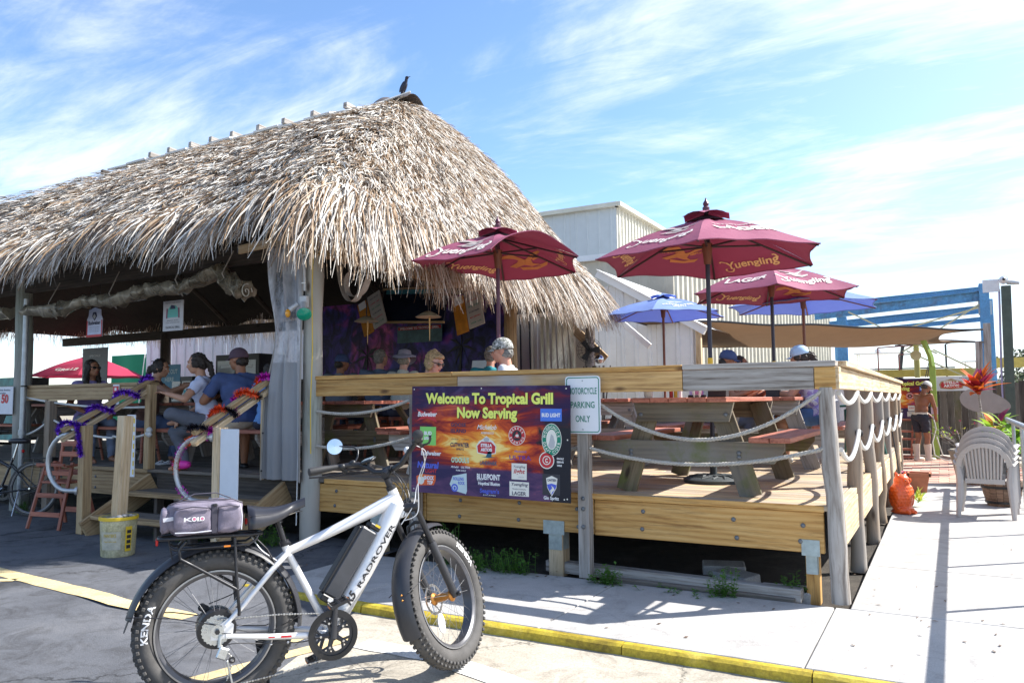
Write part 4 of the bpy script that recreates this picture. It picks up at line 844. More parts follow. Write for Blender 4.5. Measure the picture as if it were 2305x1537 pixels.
# ------------------------------------------------------------------ fat tyred electric bicycle
RW = Matrix(((1, 0, 0), (0, 0, 1), (0, -1, 0)))          # turns local Z (wheel axle) onto Y
M_GRIP = plain('grip_rubber', (.03, .03, .032), .6, 0, .2, 30); M_FEND = plain('black_fender_plastic', (.035, .036, .042), .38, 0, .15, 8)
M_SADDLE = plain('black_saddle_vinyl', (.020, .020, .026), .30, 0, .15, 10, coat=.2); M_GOLDH = plain('gold_anodised', (.55, .24, .06), .3, .8, .1, 20)
M_RIM = plain('grey_black_rim', (.10, .10, .11), .35, .5, .15, 15); M_RIMS = plain('rim_brake_face', (.35, .35, .36), .3, .8, .1, 20)
M_CABLE = plain('cable_housing', (.025, .025, .028), .45, 0, .1); M_CABLEG = plain('grey_cable', (.55, .56, .58), .4, .2, .05)
M_CHAIN = plain('chain_steel', (.48, .48, .47), .32, .9, .2, 90); M_MIRR = plain('mirror_glass', (.75, .78, .82), .03, 1., .01)
M_REDREF = plain('red_reflector', (.45, .01, .01), .25, 0, .1); M_AMBREF = plain('amber_reflector', (.75, .22, .02), .25, 0, .1); M_ALLOY = plain('cassette_steel', (.55, .58, .60), .28, .9, .15, 60)
def arcpts(c, r, a0, a1, n): return [(c[0]+r*math.cos(a0+(a1-a0)*i/n), c[1], c[2]+r*math.sin(a0+(a1-a0)*i/n)) for i in range(n+1)]
def wheel(T, C, R_out, width, M4, knob=True, nsp=36, rimw=.078, hubmat=None, hubr=.03, flange=.04, rim_r=.268, motor=False, fat=True, letters=None, side=-1):
    X = M4.to_3x3(); o_ = M4.translation; place = dict(loc=M4@Vector(C), R=X)
    w = thing_part = bpy.data.objects.new('wheel', None); COL.objects.link(w); w.parent = T; w.location = place['loc']; w.rotation_euler = X.to_euler()
    sec = R_out-.008-rim_r; cr = rim_r+sec*.52
    prof = [(cr+math.cos(2*PI*i/18)*sec*.50, math.sin(2*PI*i/18)*width*.5*(1-.08*math.cos(2*PI*i/18))) for i in range(18)]
    obj('tyre', G().ring(prof, 72, (0, 0, 0), RW), RUBBER, w, 60)
    if knob:
        g = G(); nk = 66
        for i in range(nk):
            a = 2*PI*i/nk
            for j, (yo, off, sz) in enumerate(((-.046, .0, 1.2), (-.026, .5, 1.), (0, 0, 1.1), (.026, .5, 1.), (.046, 0., 1.2))):
                yy = yo*width/.105; aa = a+off*2*PI/nk; rr = R_out-.010-(.020 if abs(yo) > .04 else .004 if abs(yo) > .02 else 0.)
                if j == 2 and i % 2: continue
                Rk = Matrix(((math.cos(aa), 0, math.sin(aa)), (0, 1, 0), (-math.sin(aa), 0, math.cos(aa)))).transposed(); Rk = Matrix(((math.cos(aa), 0, -math.sin(aa)), (0, 1, 0), (math.sin(aa), 0, math.cos(aa))))
                g.box((rr*math.cos(aa), yy, rr*math.sin(aa)), (.016, .013*sz, .018), Rk, b=.003)
        obj('tread_knobs', g, RUBBER, w, 0, kind='stuff')
    rp = [(rim_r-.016, -rimw*.36), (rim_r-.016, rimw*.36), (rim_r-.002, rimw*.5), (rim_r+.008, rimw*.5), (rim_r+.008, rimw*.44), (rim_r, 0), (rim_r+.008, -rimw*.44), (rim_r+.008, -rimw*.5), (rim_r-.002, -rimw*.5)]
    obj('rim', G().ring(rp, 64, (0, 0, 0), RW), M_RIM, w, 40)
    g = G()
    for s in (-1, 1): g.ring([(rim_r+.009, s*(rimw*.5+.0008)), (rim_r+.0015, s*(rimw*.5+.0012))], 64, (0, 0, 0), RW, False)
    obj('rim_edge', g, M_RIMS, w, 60)
    obj('hub', G().lathe([(.012, -.085), (.018, -.07), (hubr, -.062), (hubr, -.055), (hubr*.62, -.045), (hubr*.62, .045), (hubr, .055), (hubr, .062), (.018, .07), (.012, .085)], 24, (0, 0, 0), RW), hubmat or BLACKM, w, 40)
    sp = {}
    for s in (-1, 1):
        g = G().cyl((hubr*.9, s*.058, 0), (rim_r-.015, s*.012, .0), .0011, n=4, cap=False); me = mesh_of(g, 'spoke', SPK, 0)
        for i in range(nsp//2):
            a = 2*PI*(i+.25*(s > 0))/(nsp//2); tw = .22*(1 if i % 2 else -1)
            # lean the spoke so that it leaves the flange tangentially
            Ra = Matrix.Rotation(-a, 3, 'Y'); obj('spoke', me, None, w, R=Ra@Matrix.Rotation(tw*.22, 3, 'Y'))
    if letters:
        for s_, a_mid in letters:
            g = G(); p, f = text_pts(s_, None, .030, .03); wd = max(q[0] for q in p)
            rb = cr-.004; vs = []
            for x, y in p:
                rr = rb+(y-.015); aa = a_mid-side*(-1)*(-x*1.25/rb) if False else a_mid+(-x*1.3/rb); hx = (rr-cr)/(sec*.5); zz_ = width*.5*math.sqrt(max(0, 1-hx*hx))*(1-.08*hx)+.0018
                vs.append((rr*math.cos(aa)*1., side*zz_, rr*math.sin(aa)))
            if side < 0: pass
            g.add(vs, f); obj('lettering', g, WHITEP, w, 0)
    return w
def lerp3(a, b, t): return tuple(a[i]+(b[i]-a[i])*t for i in range(3))
BO = Vector((-2.44, -3.127, -.06)); BR = Euler((math.radians(-2.5), 0, math.radians(53.4))).to_matrix()
bike = thing('electric_bicycle', 'silver fat tyred electric bicycle with grey bag on its rear rack, parked in the foreground', 'bicycle', BO, R=BR)
I4 = Matrix.Identity(4)
rw = wheel(bike, (.01, 0, .372), .378, .108, I4, hubr=.062, hubmat=BLACKM, letters=[('KENDA', 2.95)])
g = G().lathe([(.03, -.062), (.088, -.060), (.092, -.045), (.088, .02), (.07, .035)], 40, (0, 0, 0), RW); obj('motor_drum', g, BLACKM, rw, 40)
g = G()
for i, r in enumerate((.072, .064, .056, .048, .040, .032)):
    pts = []; nt = 24
    for k in range(nt*2): a = PI*k/nt; q = r*(1.0 if k % 2 else .93); pts.append((q*math.cos(a), q*math.sin(a)))
    g.prism(pts, .0022, (0, -.066-.0055*i, 0), RW)
obj('cassette', g, M_ALLOY, rw, 0)
g = G(); n = 40; g.ring([(.092, 0), (.078, 0), (.078, .002), (.092, .002)], n, (0, .068, 0), RW)
for i in range(10): a = 2*PI*i/10; g.cyl((.04*math.cos(a), .069, .04*math.sin(a)), (.08*math.cos(a+.5), .069, .08*math.sin(a+.5)), .003, n=5)
obj('brake_disc', g, STEEL, rw, 30)
def tub(name, pts, r, mat=ALU, n=14, flat=1., parent=bike, smooth=60): return obj(name, G().tube(pts, r, n, flat=flat), mat, parent, smooth)
def bez(p0, p1, p2, n=10): return [tuple((1-t)**2*p0[i]+2*t*(1-t)*p1[i]+t*t*p2[i] for i in range(3)) for t in [k/n for k in range(n+1)]]
BB = (.56, 0, .285)
tub('top_tube', bez((.335, 0, .70), (.62, 0, .80), (.90, 0, .93), 12), [.021+.017*(i/12)**1.5 for i in range(13)])
tub('down_tube', bez((.915, 0, .905), (.83, 0, .70), (.59, 0, .33), 12), [.054-.010*(i/12) for i in range(13)])
tub('seat_tube', [BB, (.345, 0, .70), (.333, 0, .735)], .0185)
tub('head_tube', [(.955, 0, .838), (.893, 0, .985)], [.030, .027]); 
for s in (-1, 1):
    tub('seat_stay', [(.345, s*.018, .70), (.26, s*.060, .625), (.13, s*.082, .48), (.045, s*.088, .395)], [.0135, .0145, .0125, .011], n=10)
    tub('chain_stay', [(.53, s*.04, .285), (.44, s*.068, .295), (.25, s*.082, .315), (.05, s*.088, .345)], [.018, .016, .0145, .0125], n=10)
    obj('dropout', G().prism([(-.02, .335), (.02, .33), (.08, .345), (.085, .395), (.055, .425), (.02, .40), (-.012, .385)], .007, (0, s*.088+.0035, 0), Matrix(((1, 0, 0), (0, 0, -1), (0, 1, 0)))), ALU, bike, 0)
    obj('axle_nut', G().cyl((.01, s*.086, .372), (.01, s*.112, .372), .012, n=6), BLACKM, bike)
obj('bottom_bracket', G().cyl((.56, -.055, .285), (.56, .055, .285), .030, n=18), ALU, bike, 40)
[obj('wire_clip', G().sph(c_, .007, 6, 4), WHITEP, bike) for c_ in ((.42, -.066, .27), (.34, -.075, .275), (.26, -.08, .28))]
obj('stay_decal', G().box((.33, -.094, .309), (.05, .002, .010), Matrix.Rotation(.06, 3, 'Y')).box((.26, -.0975, .315), (.03, .002, .006), Matrix.Rotation(.06, 3, 'Y')), RED_, bike, 0)
# battery in a dark case on the down tube
ax = Vector((.54, 0, .842)).normalized(); pp = Vector((-ax.z, 0, ax.x)); RB = Matrix((ax, Vector((0, 1, 0)), pp)).transposed()
if RB.determinant() < 0: RB = Matrix((ax, Vector((0, -1, 0)), pp)).transposed()
B0 = Vector((.64, 0, .43))
M_BATT = plain('dark_grey_case', (.06, .062, .07), .45, .1, .15, 12)
obj('battery', G().box(B0+ax*.175+pp*.088, (.385, .088, .092), RB, b=.010), M_BATT, bike, 0)
obj('battery_foot', G().box(B0+ax*-.035+pp*.085, (.035, .094, .098), RB, b=.006), BLACK, bike, 0); obj('battery_cap', G().box(B0+ax*.388+pp*.070, (.028, .08, .065), RB, b=.006), BLACK, bike, 0)
obj('battery_edge', G().box(B0+ax*.17+pp*.140, (.37, .084, .014), RB, b=.004), BLACK, bike, 0)
obj('battery_label', G().box(B0+ax*-.033+pp*.08+Vector((0, -.0475, 0)), (.016, .001, .03), RB), WHITEP, bike, 0)
obj('warning_sticker', G().box(B0+ax*.40+pp*.06+Vector((0, -.0415, 0)), (.012, .001, .03), RB), M_YELLOW if 'M_YELLOW' in globals() else M_YBAND, bike, 0)
XT = Vector((.53, 0, .848)).normalized(); YT = Vector((-XT.z, 0, XT.x))
flat_text('lettering', 'RADROVER', BLACKP, bike, (.787, -.047, .655), XT, YT, .36, .024, .02, .1, 0, -.018, .006); flat_text('lettering', 'R5', BLACKP, bike, (.655, -.047, .445), XT, YT, .06, .04, .04, .3, 0, -.018, .004)
flat_text('lettering', 'ST', BLACKP, bike, (.62, -.0245, .80), (.9, 0, .42), (-.42, 0, .9), .02, .010, .0, 0, .12, -.003, .003)
# saddle and post
tub('seat_post', [(.338, 0, .72), (.285, 0, .895)], .0145, BLACKM)
obj('seat_clamp', G().cyl((.334, 0, .735), (.327, 0, .76), .024, n=16).cyl((.30, -.02, .85), (.292, -.02, .875), .02, n=10).box((.345, .0, .745), (.03, .05, .012)), BLACKM, bike)
g = G()
def sad(u, v):
    x = .145+.285*u; hw = .100*max(0, 1-u*1.25)**.75*(1 if u > .06 else .9)+.022+.008*math.sin(u*PI); a = (v-.5)*PI*1.15; z = .950-.024*math.sin(u*PI*1.05)+.016*u
    if u < .06: hw *= .80+3.3*u
    return (x, hw*math.sin(a)*.95, z-(.092-.055*min(1, u*1.25))*(1-math.cos(a)))
g.sheet(sad, 16, 14); obj('saddle', g, M_SADDLE, bike, 80)
g = G().sheet(lambda u, v: (.15+.27*u, (v-.5)*2*(.085*(1-u)**.8+.018), .900), 8, 4); obj('saddle_base', g, BLACK, bike, 60)
g = G()
for s in (-1, 1): g.tube([(.17, s*.03, .90), (.22, s*.022, .885), (.33, s*.022, .885), (.40, s*.012, .905)], .004, 6); g.tube([(.16+.012*i, s*(.035+.012*(i % 2)), .895-.006*(i % 3)) for i in range(5)], .006, 5)
obj('saddle_rails', g, STEEL, bike)
obj('rear_light', G().box((.142, 0, .87), (.012, .04, .03), b=.004), M_REDREF, bike, 0)
# crank, chainring, pedals, chain
g = G(); n = 60; yo = -.078
out = [(.113*math.cos(2*PI*i/n), .113*math.sin(2*PI*i/n)) for i in range(n)]; 
for r0, r1 in ((.084, .114),): g.ring([(r0, -.0025), (r1, -.0025), (r1, .0025), (r0, .0025)], n, (.56, yo, .285), RW)
for i in range(5):
    a = deg(90+20)+2*PI*i/5; c, s_ = math.cos(a), math.sin(a); g.cyl((.56+.02*c, yo, .285+.02*s_), (.56+.09*c, yo, .285+.09*s_), .014, .010, n=6)
    for d in (-1, 1): aa = a+d*.36; g.cyl((.56+.055*c, yo, .285+.055*s_), (.56+.088*math.cos(aa), yo, .285+.088*math.sin(aa)), .007, n=5)
g.cyl((.56, yo-.004, .285), (.56, yo+.004, .285), .030, n=20)
obj('chainring', g, M_FEND, bike, 40)
obj('chainguard', G().ring([(.100, -.004), (.124, -.004), (.124, .000), (.100, .000)], 60, (.56, -.086, .285), RW), BLACK, bike, 40)
obj('chainring_bolts', sum([[None]], []) and None or (lambda g: [g.cyl((.56+.062*math.cos(deg(110)+2*PI*i/5), -.086, .285+.062*math.sin(deg(110)+2*PI*i/5)), (.56+.062*math.cos(deg(110)+2*PI*i/5), -.092, .285+.062*math.sin(deg(110)+2*PI*i/5)), .006, n=8) for i in range(5)] and g)(G()), STEEL, bike)
def crank(s, ang):
    y0 = s*.098; d = Vector((math.cos(ang), 0, math.sin(ang))); c = Vector((.56, y0, .285)); e = c+d*.168
    obj('crank_arm', G().tube([c-d*.015, c+d*.03, c+d*.13, e+d*.012], [.018, .016, .013, .014], 10, flat=.65), M_FEND, bike, 60)
    pc = e+Vector((0, s*.055, 0)); P = bpy.data.objects.new('pedal', None); COL.objects.link(P); P.parent = bike; P.location = pc; P.rotation_euler = (0, -.35, 0)
    g = G().box((0, 0, 0), (.02, .085, .018), b=.004); obj('pedal_body', g, BLACKM, P, 0); g = G()
    for sx in (-1, 1): g.box((sx*.042, 0, 0), (.012, .095, .022), b=.003)
    for sy in (-1, 0, 1): g.box((0, sy*.043, 0), (.09, .008, .016), b=.002)
    obj('pedal_cage', g, BLACKM, P, 0); g = G()
    for sx in (-1, 1):
        for sy in (-.03, 0, .03): g.cyl((sx*.042, sy, .010), (sx*.042, sy, .017), .0025, n=5)
    obj('pedal_pins', g, STEEL, P); obj('pedal_reflector', G().box((.0495, 0, 0), (.003, .045, .012)).box((-.0495, 0, 0), (.003, .045, .012)), M_AMBREF, P, 0)
crank(-1, deg(86)); crank(1, deg(-106))
def chainlink(pts, name='chain'):
    g = G(); P = [Vector(p) for p in pts]
    for a, b in zip(P[:-1], P[1:]):
        d = b-a; n_ = max(1, int(d.length/.0127))
        for i in range(n_):
            c = a+d*(i+.5)/n_; g.box(c, (.0115, .008 if i % 2 else .0055, .0085 if i % 2 else .006), frame(d), b=.0015)
    return obj(name, g, M_CHAIN, bike, 0)
aa = [deg(x) for x in range(95, -96, -12)]; ring_p = [(.56+.106*math.cos(a), -.078, .285+.106*math.sin(a)) for a in aa]
chainlink([(.01, -.085, .372+.052)]+[(.30, -.082, .415)]+ring_p+[(.30, -.085, .135), (.075, -.09, .112)])
chainlink([(.055, -.09, .135), (.085, -.09, .235), (.01, -.088, .33)])
g = G().cyl((.025, -.096, .352), (.02, -.100, .30), .010, n=8).box((.035, -.108, .272), (.05, .022, .055), Matrix.Rotation(.4, 3, 'Y'), b=.006).box((.068, -.098, .18), (.010, .006, .11), Matrix.Rotation(-.22, 3, 'Y'), b=.003)
obj('derailleur', g, M_ALLOY, bike, 0)
g = G()
for c, r in (((.078, -.09, .232), .016), ((.062, -.09, .125), .018)): g.ring([(r*.4, -.004), (r, -.003), (r, .003), (r*.4, .004)], 14, c, RW)
obj('jockey_wheels', g, BLACKM, bike)
obj('brake_caliper', G().box((-.045, .075, .455), (.05, .03, .035), Matrix.Rotation(.5, 3, 'Y'), b=.008).cyl((-.05, .062, .46), (-.05, .092, .46), .016, n=12), BLACKM, bike)
# kickstand on the far side
g = G().box((.225, .05, .262), (.05, .035, .035), b=.006).tube([(.225, .06, .27), (.235, .10, .20), (.255, .125, .11), (.275, .15, .02)], [.016, .018, .014, .011], 8).box((.228, .09, .21), (.035, .02, .09), Matrix.Rotation(-.15, 3, 'Y'), b=.006); obj('kickstand', g, BLACKM, bike)
# rear fender, stays and rack
def fender(M4, C, r, w, a0, a1, name='fender', parent=bike):
    n = 30; g = G()
    for thick in (0, -.0025):
        g.sheet(lambda u, v: M4@Vector((C[0]+(r+thick-.016*(2*v-1)**2-(.010*(2*v-1)**4))*math.cos(a0+(a1-a0)*u), C[1]+(v-.5)*w, C[2]+(r+thick-.016*(2*v-1)**2-.010*(2*v-1)**4)*math.sin(a0+(a1-a0)*u))), n, 8)
    return obj(name, g, M_FEND, parent, 80)
fender(I4, (.01, 0, .372), .408, .114, deg(168), deg(-5), 'rear_fender')
tub('fender_tip', [(-.372, 0, .46), (-.392, 0, .40)], [.05, .035], M_FEND, flat=.10)
for s in (-1, 1):
    tub('fender_stay', [(.03, s*.092, .395), (-.18, s*.075, .45), (-.385, s*.052, .475)], .0028, BLACKM, 5); tub('fender_stay', [(.03, s*.092, .36), (.25, s*.078, .335), (.42, s*.055, .40)], .0028, BLACKM, 5)
for s in (-1, 1):
    tub('rack_leg', [(.085, s*.075, .80), (.095, s*.092, .60), (.108, s*.098, .455), (.108, s*.094, .435)], .0075, BLACKM, 8); tub('rack_brace', [(-.135, s*.075, .80), (-.165, s*.080, .765), (-.158, s*.084, .72), (-.10, s*.09, .685), (.10, s*.095, .555)], .0075, BLACKM, 8)
    tub('rack_rail', [(-.205, s*.070, .78), (-.185, s*.078, .765), (.15, s*.078, .765), (.185, s*.075, .785), (.195, s*.065, .805)], .0062, BLACKM, 8)
    tub('rack_strut', [(.17, s*.05, .805), (.24, s*.045, .73), (.285, s*.045, .645)], .005, BLACKM, 6); tub('light_wire', [(-.21, s*.02, .80), (-.19, s*.03, .70), (-.12, s*.04, .72)], .004, M_CABLE, 6)
def racktop():
    g = G(); n = 24; out = []
    for i in range(n):
        a = 2*PI*i/n; cx_, sx_ = math.cos(a), math.sin(a); out.append((-.02+.235*(abs(cx_)**.35)*math.copysign(1, cx_), .074*(abs(sx_)**.35)*math.copysign(1, sx_), .81+.006*(cx_ < 0)))
    g.tube(out, .0085, 8, closed=True)
    for y in (-.03, 0, .03): g.cyl((-.22, y, .808), (.19, y, .806), .0055, n=6)
    for x in (-.15, -.02, .1): g.box((x, 0, .806), (.022, .14, .004))
    return g
obj('rack_top', racktop(), BLACKM, bike, 60); obj('rear_reflector', G().box((-.262, 0, .80), (.012, .09, .03), b=.004), M_REDREF, bike, 0); obj('rack_decal', G().box((.05, -.0852, .765), (.03, .001, .008)), M_AMBREF, bike, 0)
# duffel bag rides on the rack: a thing of its own
bag = thing('rack_bag', 'grey lilac zipped duffel bag strapped on the bicycle rear rack', 'bag', BO+BR@Vector((-.05, 0, .822)), R=BR)
M_BAG = plain('grey_lilac_nylon', (.19, .165, .215), .6, 0, .25, 14, bumps=.35); M_BAGD = plain('dark_nylon', (.05, .045, .065), .6, 0, .2, 14)
def sbox(c, d, e=4., nu=28, nv=16, wr=.004, seed=0, flat_bottom=True):
    r_ = random.Random(seed); ph = [r_.uniform(0, 6) for _ in range(6)]; g = G().sph((0, 0, 0), 1, nu, nv); V = []
    for x, y, z in g.v:
        f = lambda q, ee=e: math.copysign(abs(q)**(2/ee), q)
        th = math.asin(max(-1, min(1, z))); a = math.atan2(y, x); ct = abs(math.cos(th))**(2/e)
        X_ = math.copysign(abs(math.cos(a))**(2/e), math.cos(a))*ct; Y_ = math.copysign(abs(math.sin(a))**(2/e), math.sin(a))*ct; Z_ = f(z)
        w_ = wr*(math.sin(X_*9+ph[0]+Z_*4)+math.sin(Z_*11+ph[1]-X_*5)+.6*math.sin(X_*21+ph[2]+Z_*13))
        V.append((c[0]+X_*d[0]/2+w_*.6, c[1]+Y_*d[1]/2+w_, c[2]+Z_*d[2]/2+w_*.5))
    g.v = V; return g
obj('bag_body', sbox((0, 0, .082), (.355, .17, .165), 4.5, 36, 20, .004, 1), M_BAG, bag, 80)
obj('front_pocket', sbox((-.055, -.088, .078), (.17, .055, .125), 4.5, 24, 14, .003, 2), M_BAG, bag, 80); obj('side_pocket', sbox((.105, -.086, .075), (.115, .055, .130), 4.5, 22, 14, .003, 3), M_BAG, bag, 80)
obj('end_pocket', sbox((-.178, 0, .075), (.045, .14, .12), 4, 20, 12, .003, 4), M_BAG, bag, 80)
obj('reflective_strip', G().box((-.165, -.089, .088), (.045, .004, .018), Matrix.Rotation(-.12, 3, 'Y')), plain('pale_strip', (.62, .62, .68), .35), bag, 0)
g = G().tube([(-.165, -.05, .150), (-.12, -.06, .166), (0, -.062, .168), (.12, -.06, .166), (.17, -.045, .145)], .0035, 6).tube([(-.135, -.118, .132), (-.06, -.122, .142), (.02, -.118, .132)], .003, 5).tube([(.06, -.116, .135), (.11, -.118, .140), (.15, -.11, .13)], .003, 5); obj('zip', g, M_BAGD, bag)
g = G().box((.038, -.100, .08), (.030, .02, .14), b=.004).tube([(-.12, -.03, .165), (-.05, -.01, .195), (.05, .01, .195), (.12, .03, .165)], .007, 6, flat=.4); obj('strap', g, M_BAGD, bag)
obj('piping', G().tube([(-.135, -.119, .025), (-.05, -.122, .022), (.025, -.118, .025)], .003, 5).tube([(.162, -.10, .02), (.165, -.10, .08), (.155, -.10, .14)], .003, 5), plain('pale_strip', (0, 0, 0)), bag)
obj('buckle', G().box((-.13, -.03, .172), (.025, .02, .01), b=.003).box((.04, -.108, .145), (.02, .012, .012), b=.003), BLACK, bag, 0)
flat_text('lettering', 'K L ', WHITEP, bag, (-.055, -.1185, .075), (1, 0, 0), (0, 0, 1), .085, .020, .01, 0, 0, 0, .002)
for x in (-.052, -.017):
    obj('logo_ring', G().ring([(.007, 0), (.011, 0), (.011, .001), (.007, .001)], 16, (x, -.1205, .085), RW), WHITEP, bag); obj('logo_dot', G().lathe([(.0065, 0), (.0065, .001)], 12, (x, -.1205, .085), RW), plain('pink_print', (.65, .18, .30), .5), bag)
# ---- everything that turns with the handlebar
axh = Vector((-.39, 0, .92)).normalized(); pv = Vector((.945, 0, .86)); MS = Matrix.Translation(pv)@Matrix.Rotation(deg(42), 4, axh)@Matrix.Translation(-pv)
def sobj(name, g, mat, smooth=60, parent=bike): return obj(name, g.xf(MS), mat, parent, smooth)
HUB = (1.198, 0, .385)
fw = wheel(bike, HUB, .380, .108, MS, hubr=.034, hubmat=M_GOLDH, letters=[('KENDA', .75)])
g = G().ring([(.084, 0), (.070, 0), (.070, .002), (.084, .002)], 40, (0, .060, 0), RW)
for i in range(8): a = 2*PI*i/8; g.cyl((.03*math.cos(a), .061, .03*math.sin(a)), (.072*math.cos(a+.5), .061, .072*math.sin(a+.5)), .003, n=5)
obj('brake_disc', g, STEEL, fw, 30); obj('wheel_reflector', G().lathe([(.032, 0), (.032, .006)], 20, (-.10, -.03, -.13), RW@Matrix.Diagonal((1, 1.6, 1))), plain('clear_reflector', (.75, .75, .78), .2), fw)
dn = -axh
for s in (-1, 1):
    top = pv+dn*-.01+Vector((.035, s*.078, 0)); bot = Vector(HUB)+Vector((-.0, s*.078, .0))
    sobj('fork_leg', G().tube([top+axh*.02, top.lerp(bot, .42)], .0165, 14), BLACKM); sobj('fork_lower', G().tube([top.lerp(bot, .40), top.lerp(bot, .43), top.lerp(bot, .97), bot+dn*.012], [.022, .0235, .0215, .018], 14), M_FEND)
    sobj('fender_stay', G().cyl(Vector(HUB)+axh*.20+Vector((-.0, s*.08, 0)), Vector(HUB)+Vector((-.40, s*.062, .05)), .0025, n=5), BLACKM if s < 0 else BLACKM)
sobj('fork_crown', G().tube([pv+Vector((.035, -.088, .01)), pv+Vector((.012, -.05, .015)), pv+Vector((.008, 0, .02)), pv+Vector((.012, .05, .015)), pv+Vector((.035, .088, .01))], [.024, .026, .030, .026, .024], 12), BLACKM)
sobj('fork_brace', G().tube([Vector(HUB)+axh*.305+Vector((.0, -.08, 0)), Vector(HUB)+axh*.44+Vector((.035, -.05, 0)), Vector(HUB)+axh*.455+Vector((.04, 0, 0)), Vector(HUB)+axh*.44+Vector((.035, .05, 0)), Vector(HUB)+axh*.305+Vector((.0, .08, 0))], .011, 8), M_FEND)
fender(MS, HUB, .410, .116, deg(84), deg(206), 'front_fender')
sobj('fender_bolts', G().sph(Vector(HUB)+Vector((-.418, -.03, .045)), .006, 6, 4).sph(Vector(HUB)+Vector((-.418, -.03, .02)), .006, 6, 4), M_GOLDH)
sobj('axle', G().cyl(Vector(HUB)+Vector((0, -.105, 0)), Vector(HUB)+Vector((0, .105, 0)), .008, n=8).sph(Vector(HUB)+Vector((0, -.108, 0)), .014, 8, 6), BLACKM)
sobj('headlight', G().cyl(pv+Vector((.07, 0, .05)), pv+Vector((.135, 0, .045)), .030, .036, 16).box(pv+Vector((.05, 0, .05)), (.05, .02, .02), b=.004), BLACK)
sobj('headset', G().cyl(pv-dn*.130, pv-dn*.155, .026, n=18).cyl(pv-dn*.155, pv-dn*.20, .0185, n=16), BLACKM)
ST = pv-dn*.215; HB = ST+Vector((.035, 0, .035))
sobj('stem', G().tube([ST-Vector((.012, 0, 0)), HB], [.023, .021], 12).cyl(HB+Vector((0, -.028, 0)), HB+Vector((0, .028, 0)), .023, n=14), BLACKM)
def barpt(s): return [HB+Vector(p) for p in ((0, 0, 0), (0, s*.045, 0), (.002, s*.09, .012), (.004, s*.14, .055), (-.006, s*.19, .083), (-.035, s*.235, .090), (-.095, s*.285, .088), (-.155, s*.325, .083))]
def grip(s): return [HB+Vector(p) for p in ((-.085, s*.278, .0885), (-.15, s*.322, .084), (-.215, s*.365, .078))]
left_, right_ = barpt(1), barpt(-1); sobj('handlebar', G().tube(left_[::-1]+right_[1:], .0145, 12), BLACKM)
for s in (-1, 1):
    gp = grip(s); sobj('grip', G().tube([gp[0], gp[0].lerp(gp[1], .5), gp[1], gp[1].lerp(gp[2], .6), gp[2], gp[2].lerp(gp[1], -.06)], [.020, .022, .025, .030, .029, .014], 12, flat=.8), M_GRIP)
    q = HB+Vector((-.062, s*.262, .086)); sobj('brake_clamp', G().box(q, (.05, .035, .03), Matrix.Rotation(s*.65, 3, 'Z'), b=.008).cyl(q+Vector((.0, 0, -.01)), q+Vector((.03, 0, -.03)), .012, n=8), BLACK)
    sobj('brake_lever', G().tube([q+Vector((.03, s*.005, -.025)), q+Vector((.01, s*.055, -.03)), q+Vector((-.05, s*.105, -.03)), q+Vector((-.11, s*.145, -.026))], [.009, .007, .0065, .008], 6, flat=.7), BLACKM)
    sobj('switch_pod', G().box(HB+Vector((-.02, s*.215, .098)), (.035, .03, .028), Matrix.Rotation(s*.4, 3, 'Z'), b=.007), BLACK)
sobj('display', G().box(HB+Vector((-.0, .125, .088)), (.055, .085, .016), Matrix.Rotation(-.45, 3, 'Y'), b=.006).cyl(HB+Vector((0, .125, .05)), HB+Vector((0, .125, .09)), .010, n=6), BLACK); sobj('display_screen', G().box(HB+Vector((-.0035, .125, .0965)), (.04, .062, .002), Matrix.Rotation(-.45, 3, 'Y')), plain('lcd_screen', (.24, .32, .38), .2), 0)
sobj('bell', G().sph(HB+Vector((.01, -.135, .07)), (.022, .018, .024), 14, 9).cyl(HB+Vector((.01, -.118, .07)), HB+Vector((.01, -.135, .07)), .006, n=6), M_CABLEG)
mc = HB+Vector((-.05, .30, .215)); sobj('mirror_stalk', G().tube([HB+Vector((-.02, .205, .095)), HB+Vector((.0, .19, .13)), HB+Vector((.01, .19, .165)), HB+Vector((-.0, .21, .19)), mc+Vector((.012, -.01, 0))], .0055, 8), BLACKM)
# mirror disc faces back and down the street
nrm = Vector((-.72, -.66, .12)).normalized(); nl = MS.to_3x3().inverted()@Vector((-.35, -.93, .10)).normalized(); FR = frame(nl); RM = Matrix((FR.col[1], FR.col[2], FR.col[0])).transposed()
sobj('mirror_shell', G().lathe([(.0, -.022), (.03, -.019), (.046, -.006), (.048, .0)], 26, mc, RM), BLACK); sobj('mirror_glass', G().lathe([(.044, .0005), (.0, .0015)], 26, mc, RM, cap=False), M_MIRR)
def cable(pts, r=.0028, mat=M_CABLE):
    P = [Vector(p) for p in pts]; out = []
    for i in range(len(P)-1):
        p0, p1, p2, p3 = P[max(0, i-1)], P[i], P[i+1], P[min(len(P)-1, i+2)]
        for k in range(6): t = k/6; out.append(.5*((2*p1)+(-p0+p2)*t+(2*p0-5*p1+4*p2-p3)*t*t+(-p0+3*p1-3*p2+p3)*t**3))
    out.append(P[-1]); return obj('cable', G().tube(out, r, 5), mat, bike)
S = lambda v: MS@Vector(v)
cable([S(HB+Vector((-.03, .25, .07))), S(HB+Vector((.06, .17, .03))), S(HB+Vector((.09, .06, -.03))), (.985, .03, .93), (.93, .05, .78)]); cable([S(HB+Vector((-.02, .20, .08))), S(HB+Vector((.10, .12, .05))), S(HB+Vector((.11, .02, -.02))), (.99, .0, .95), (.95, -.03, .84)])
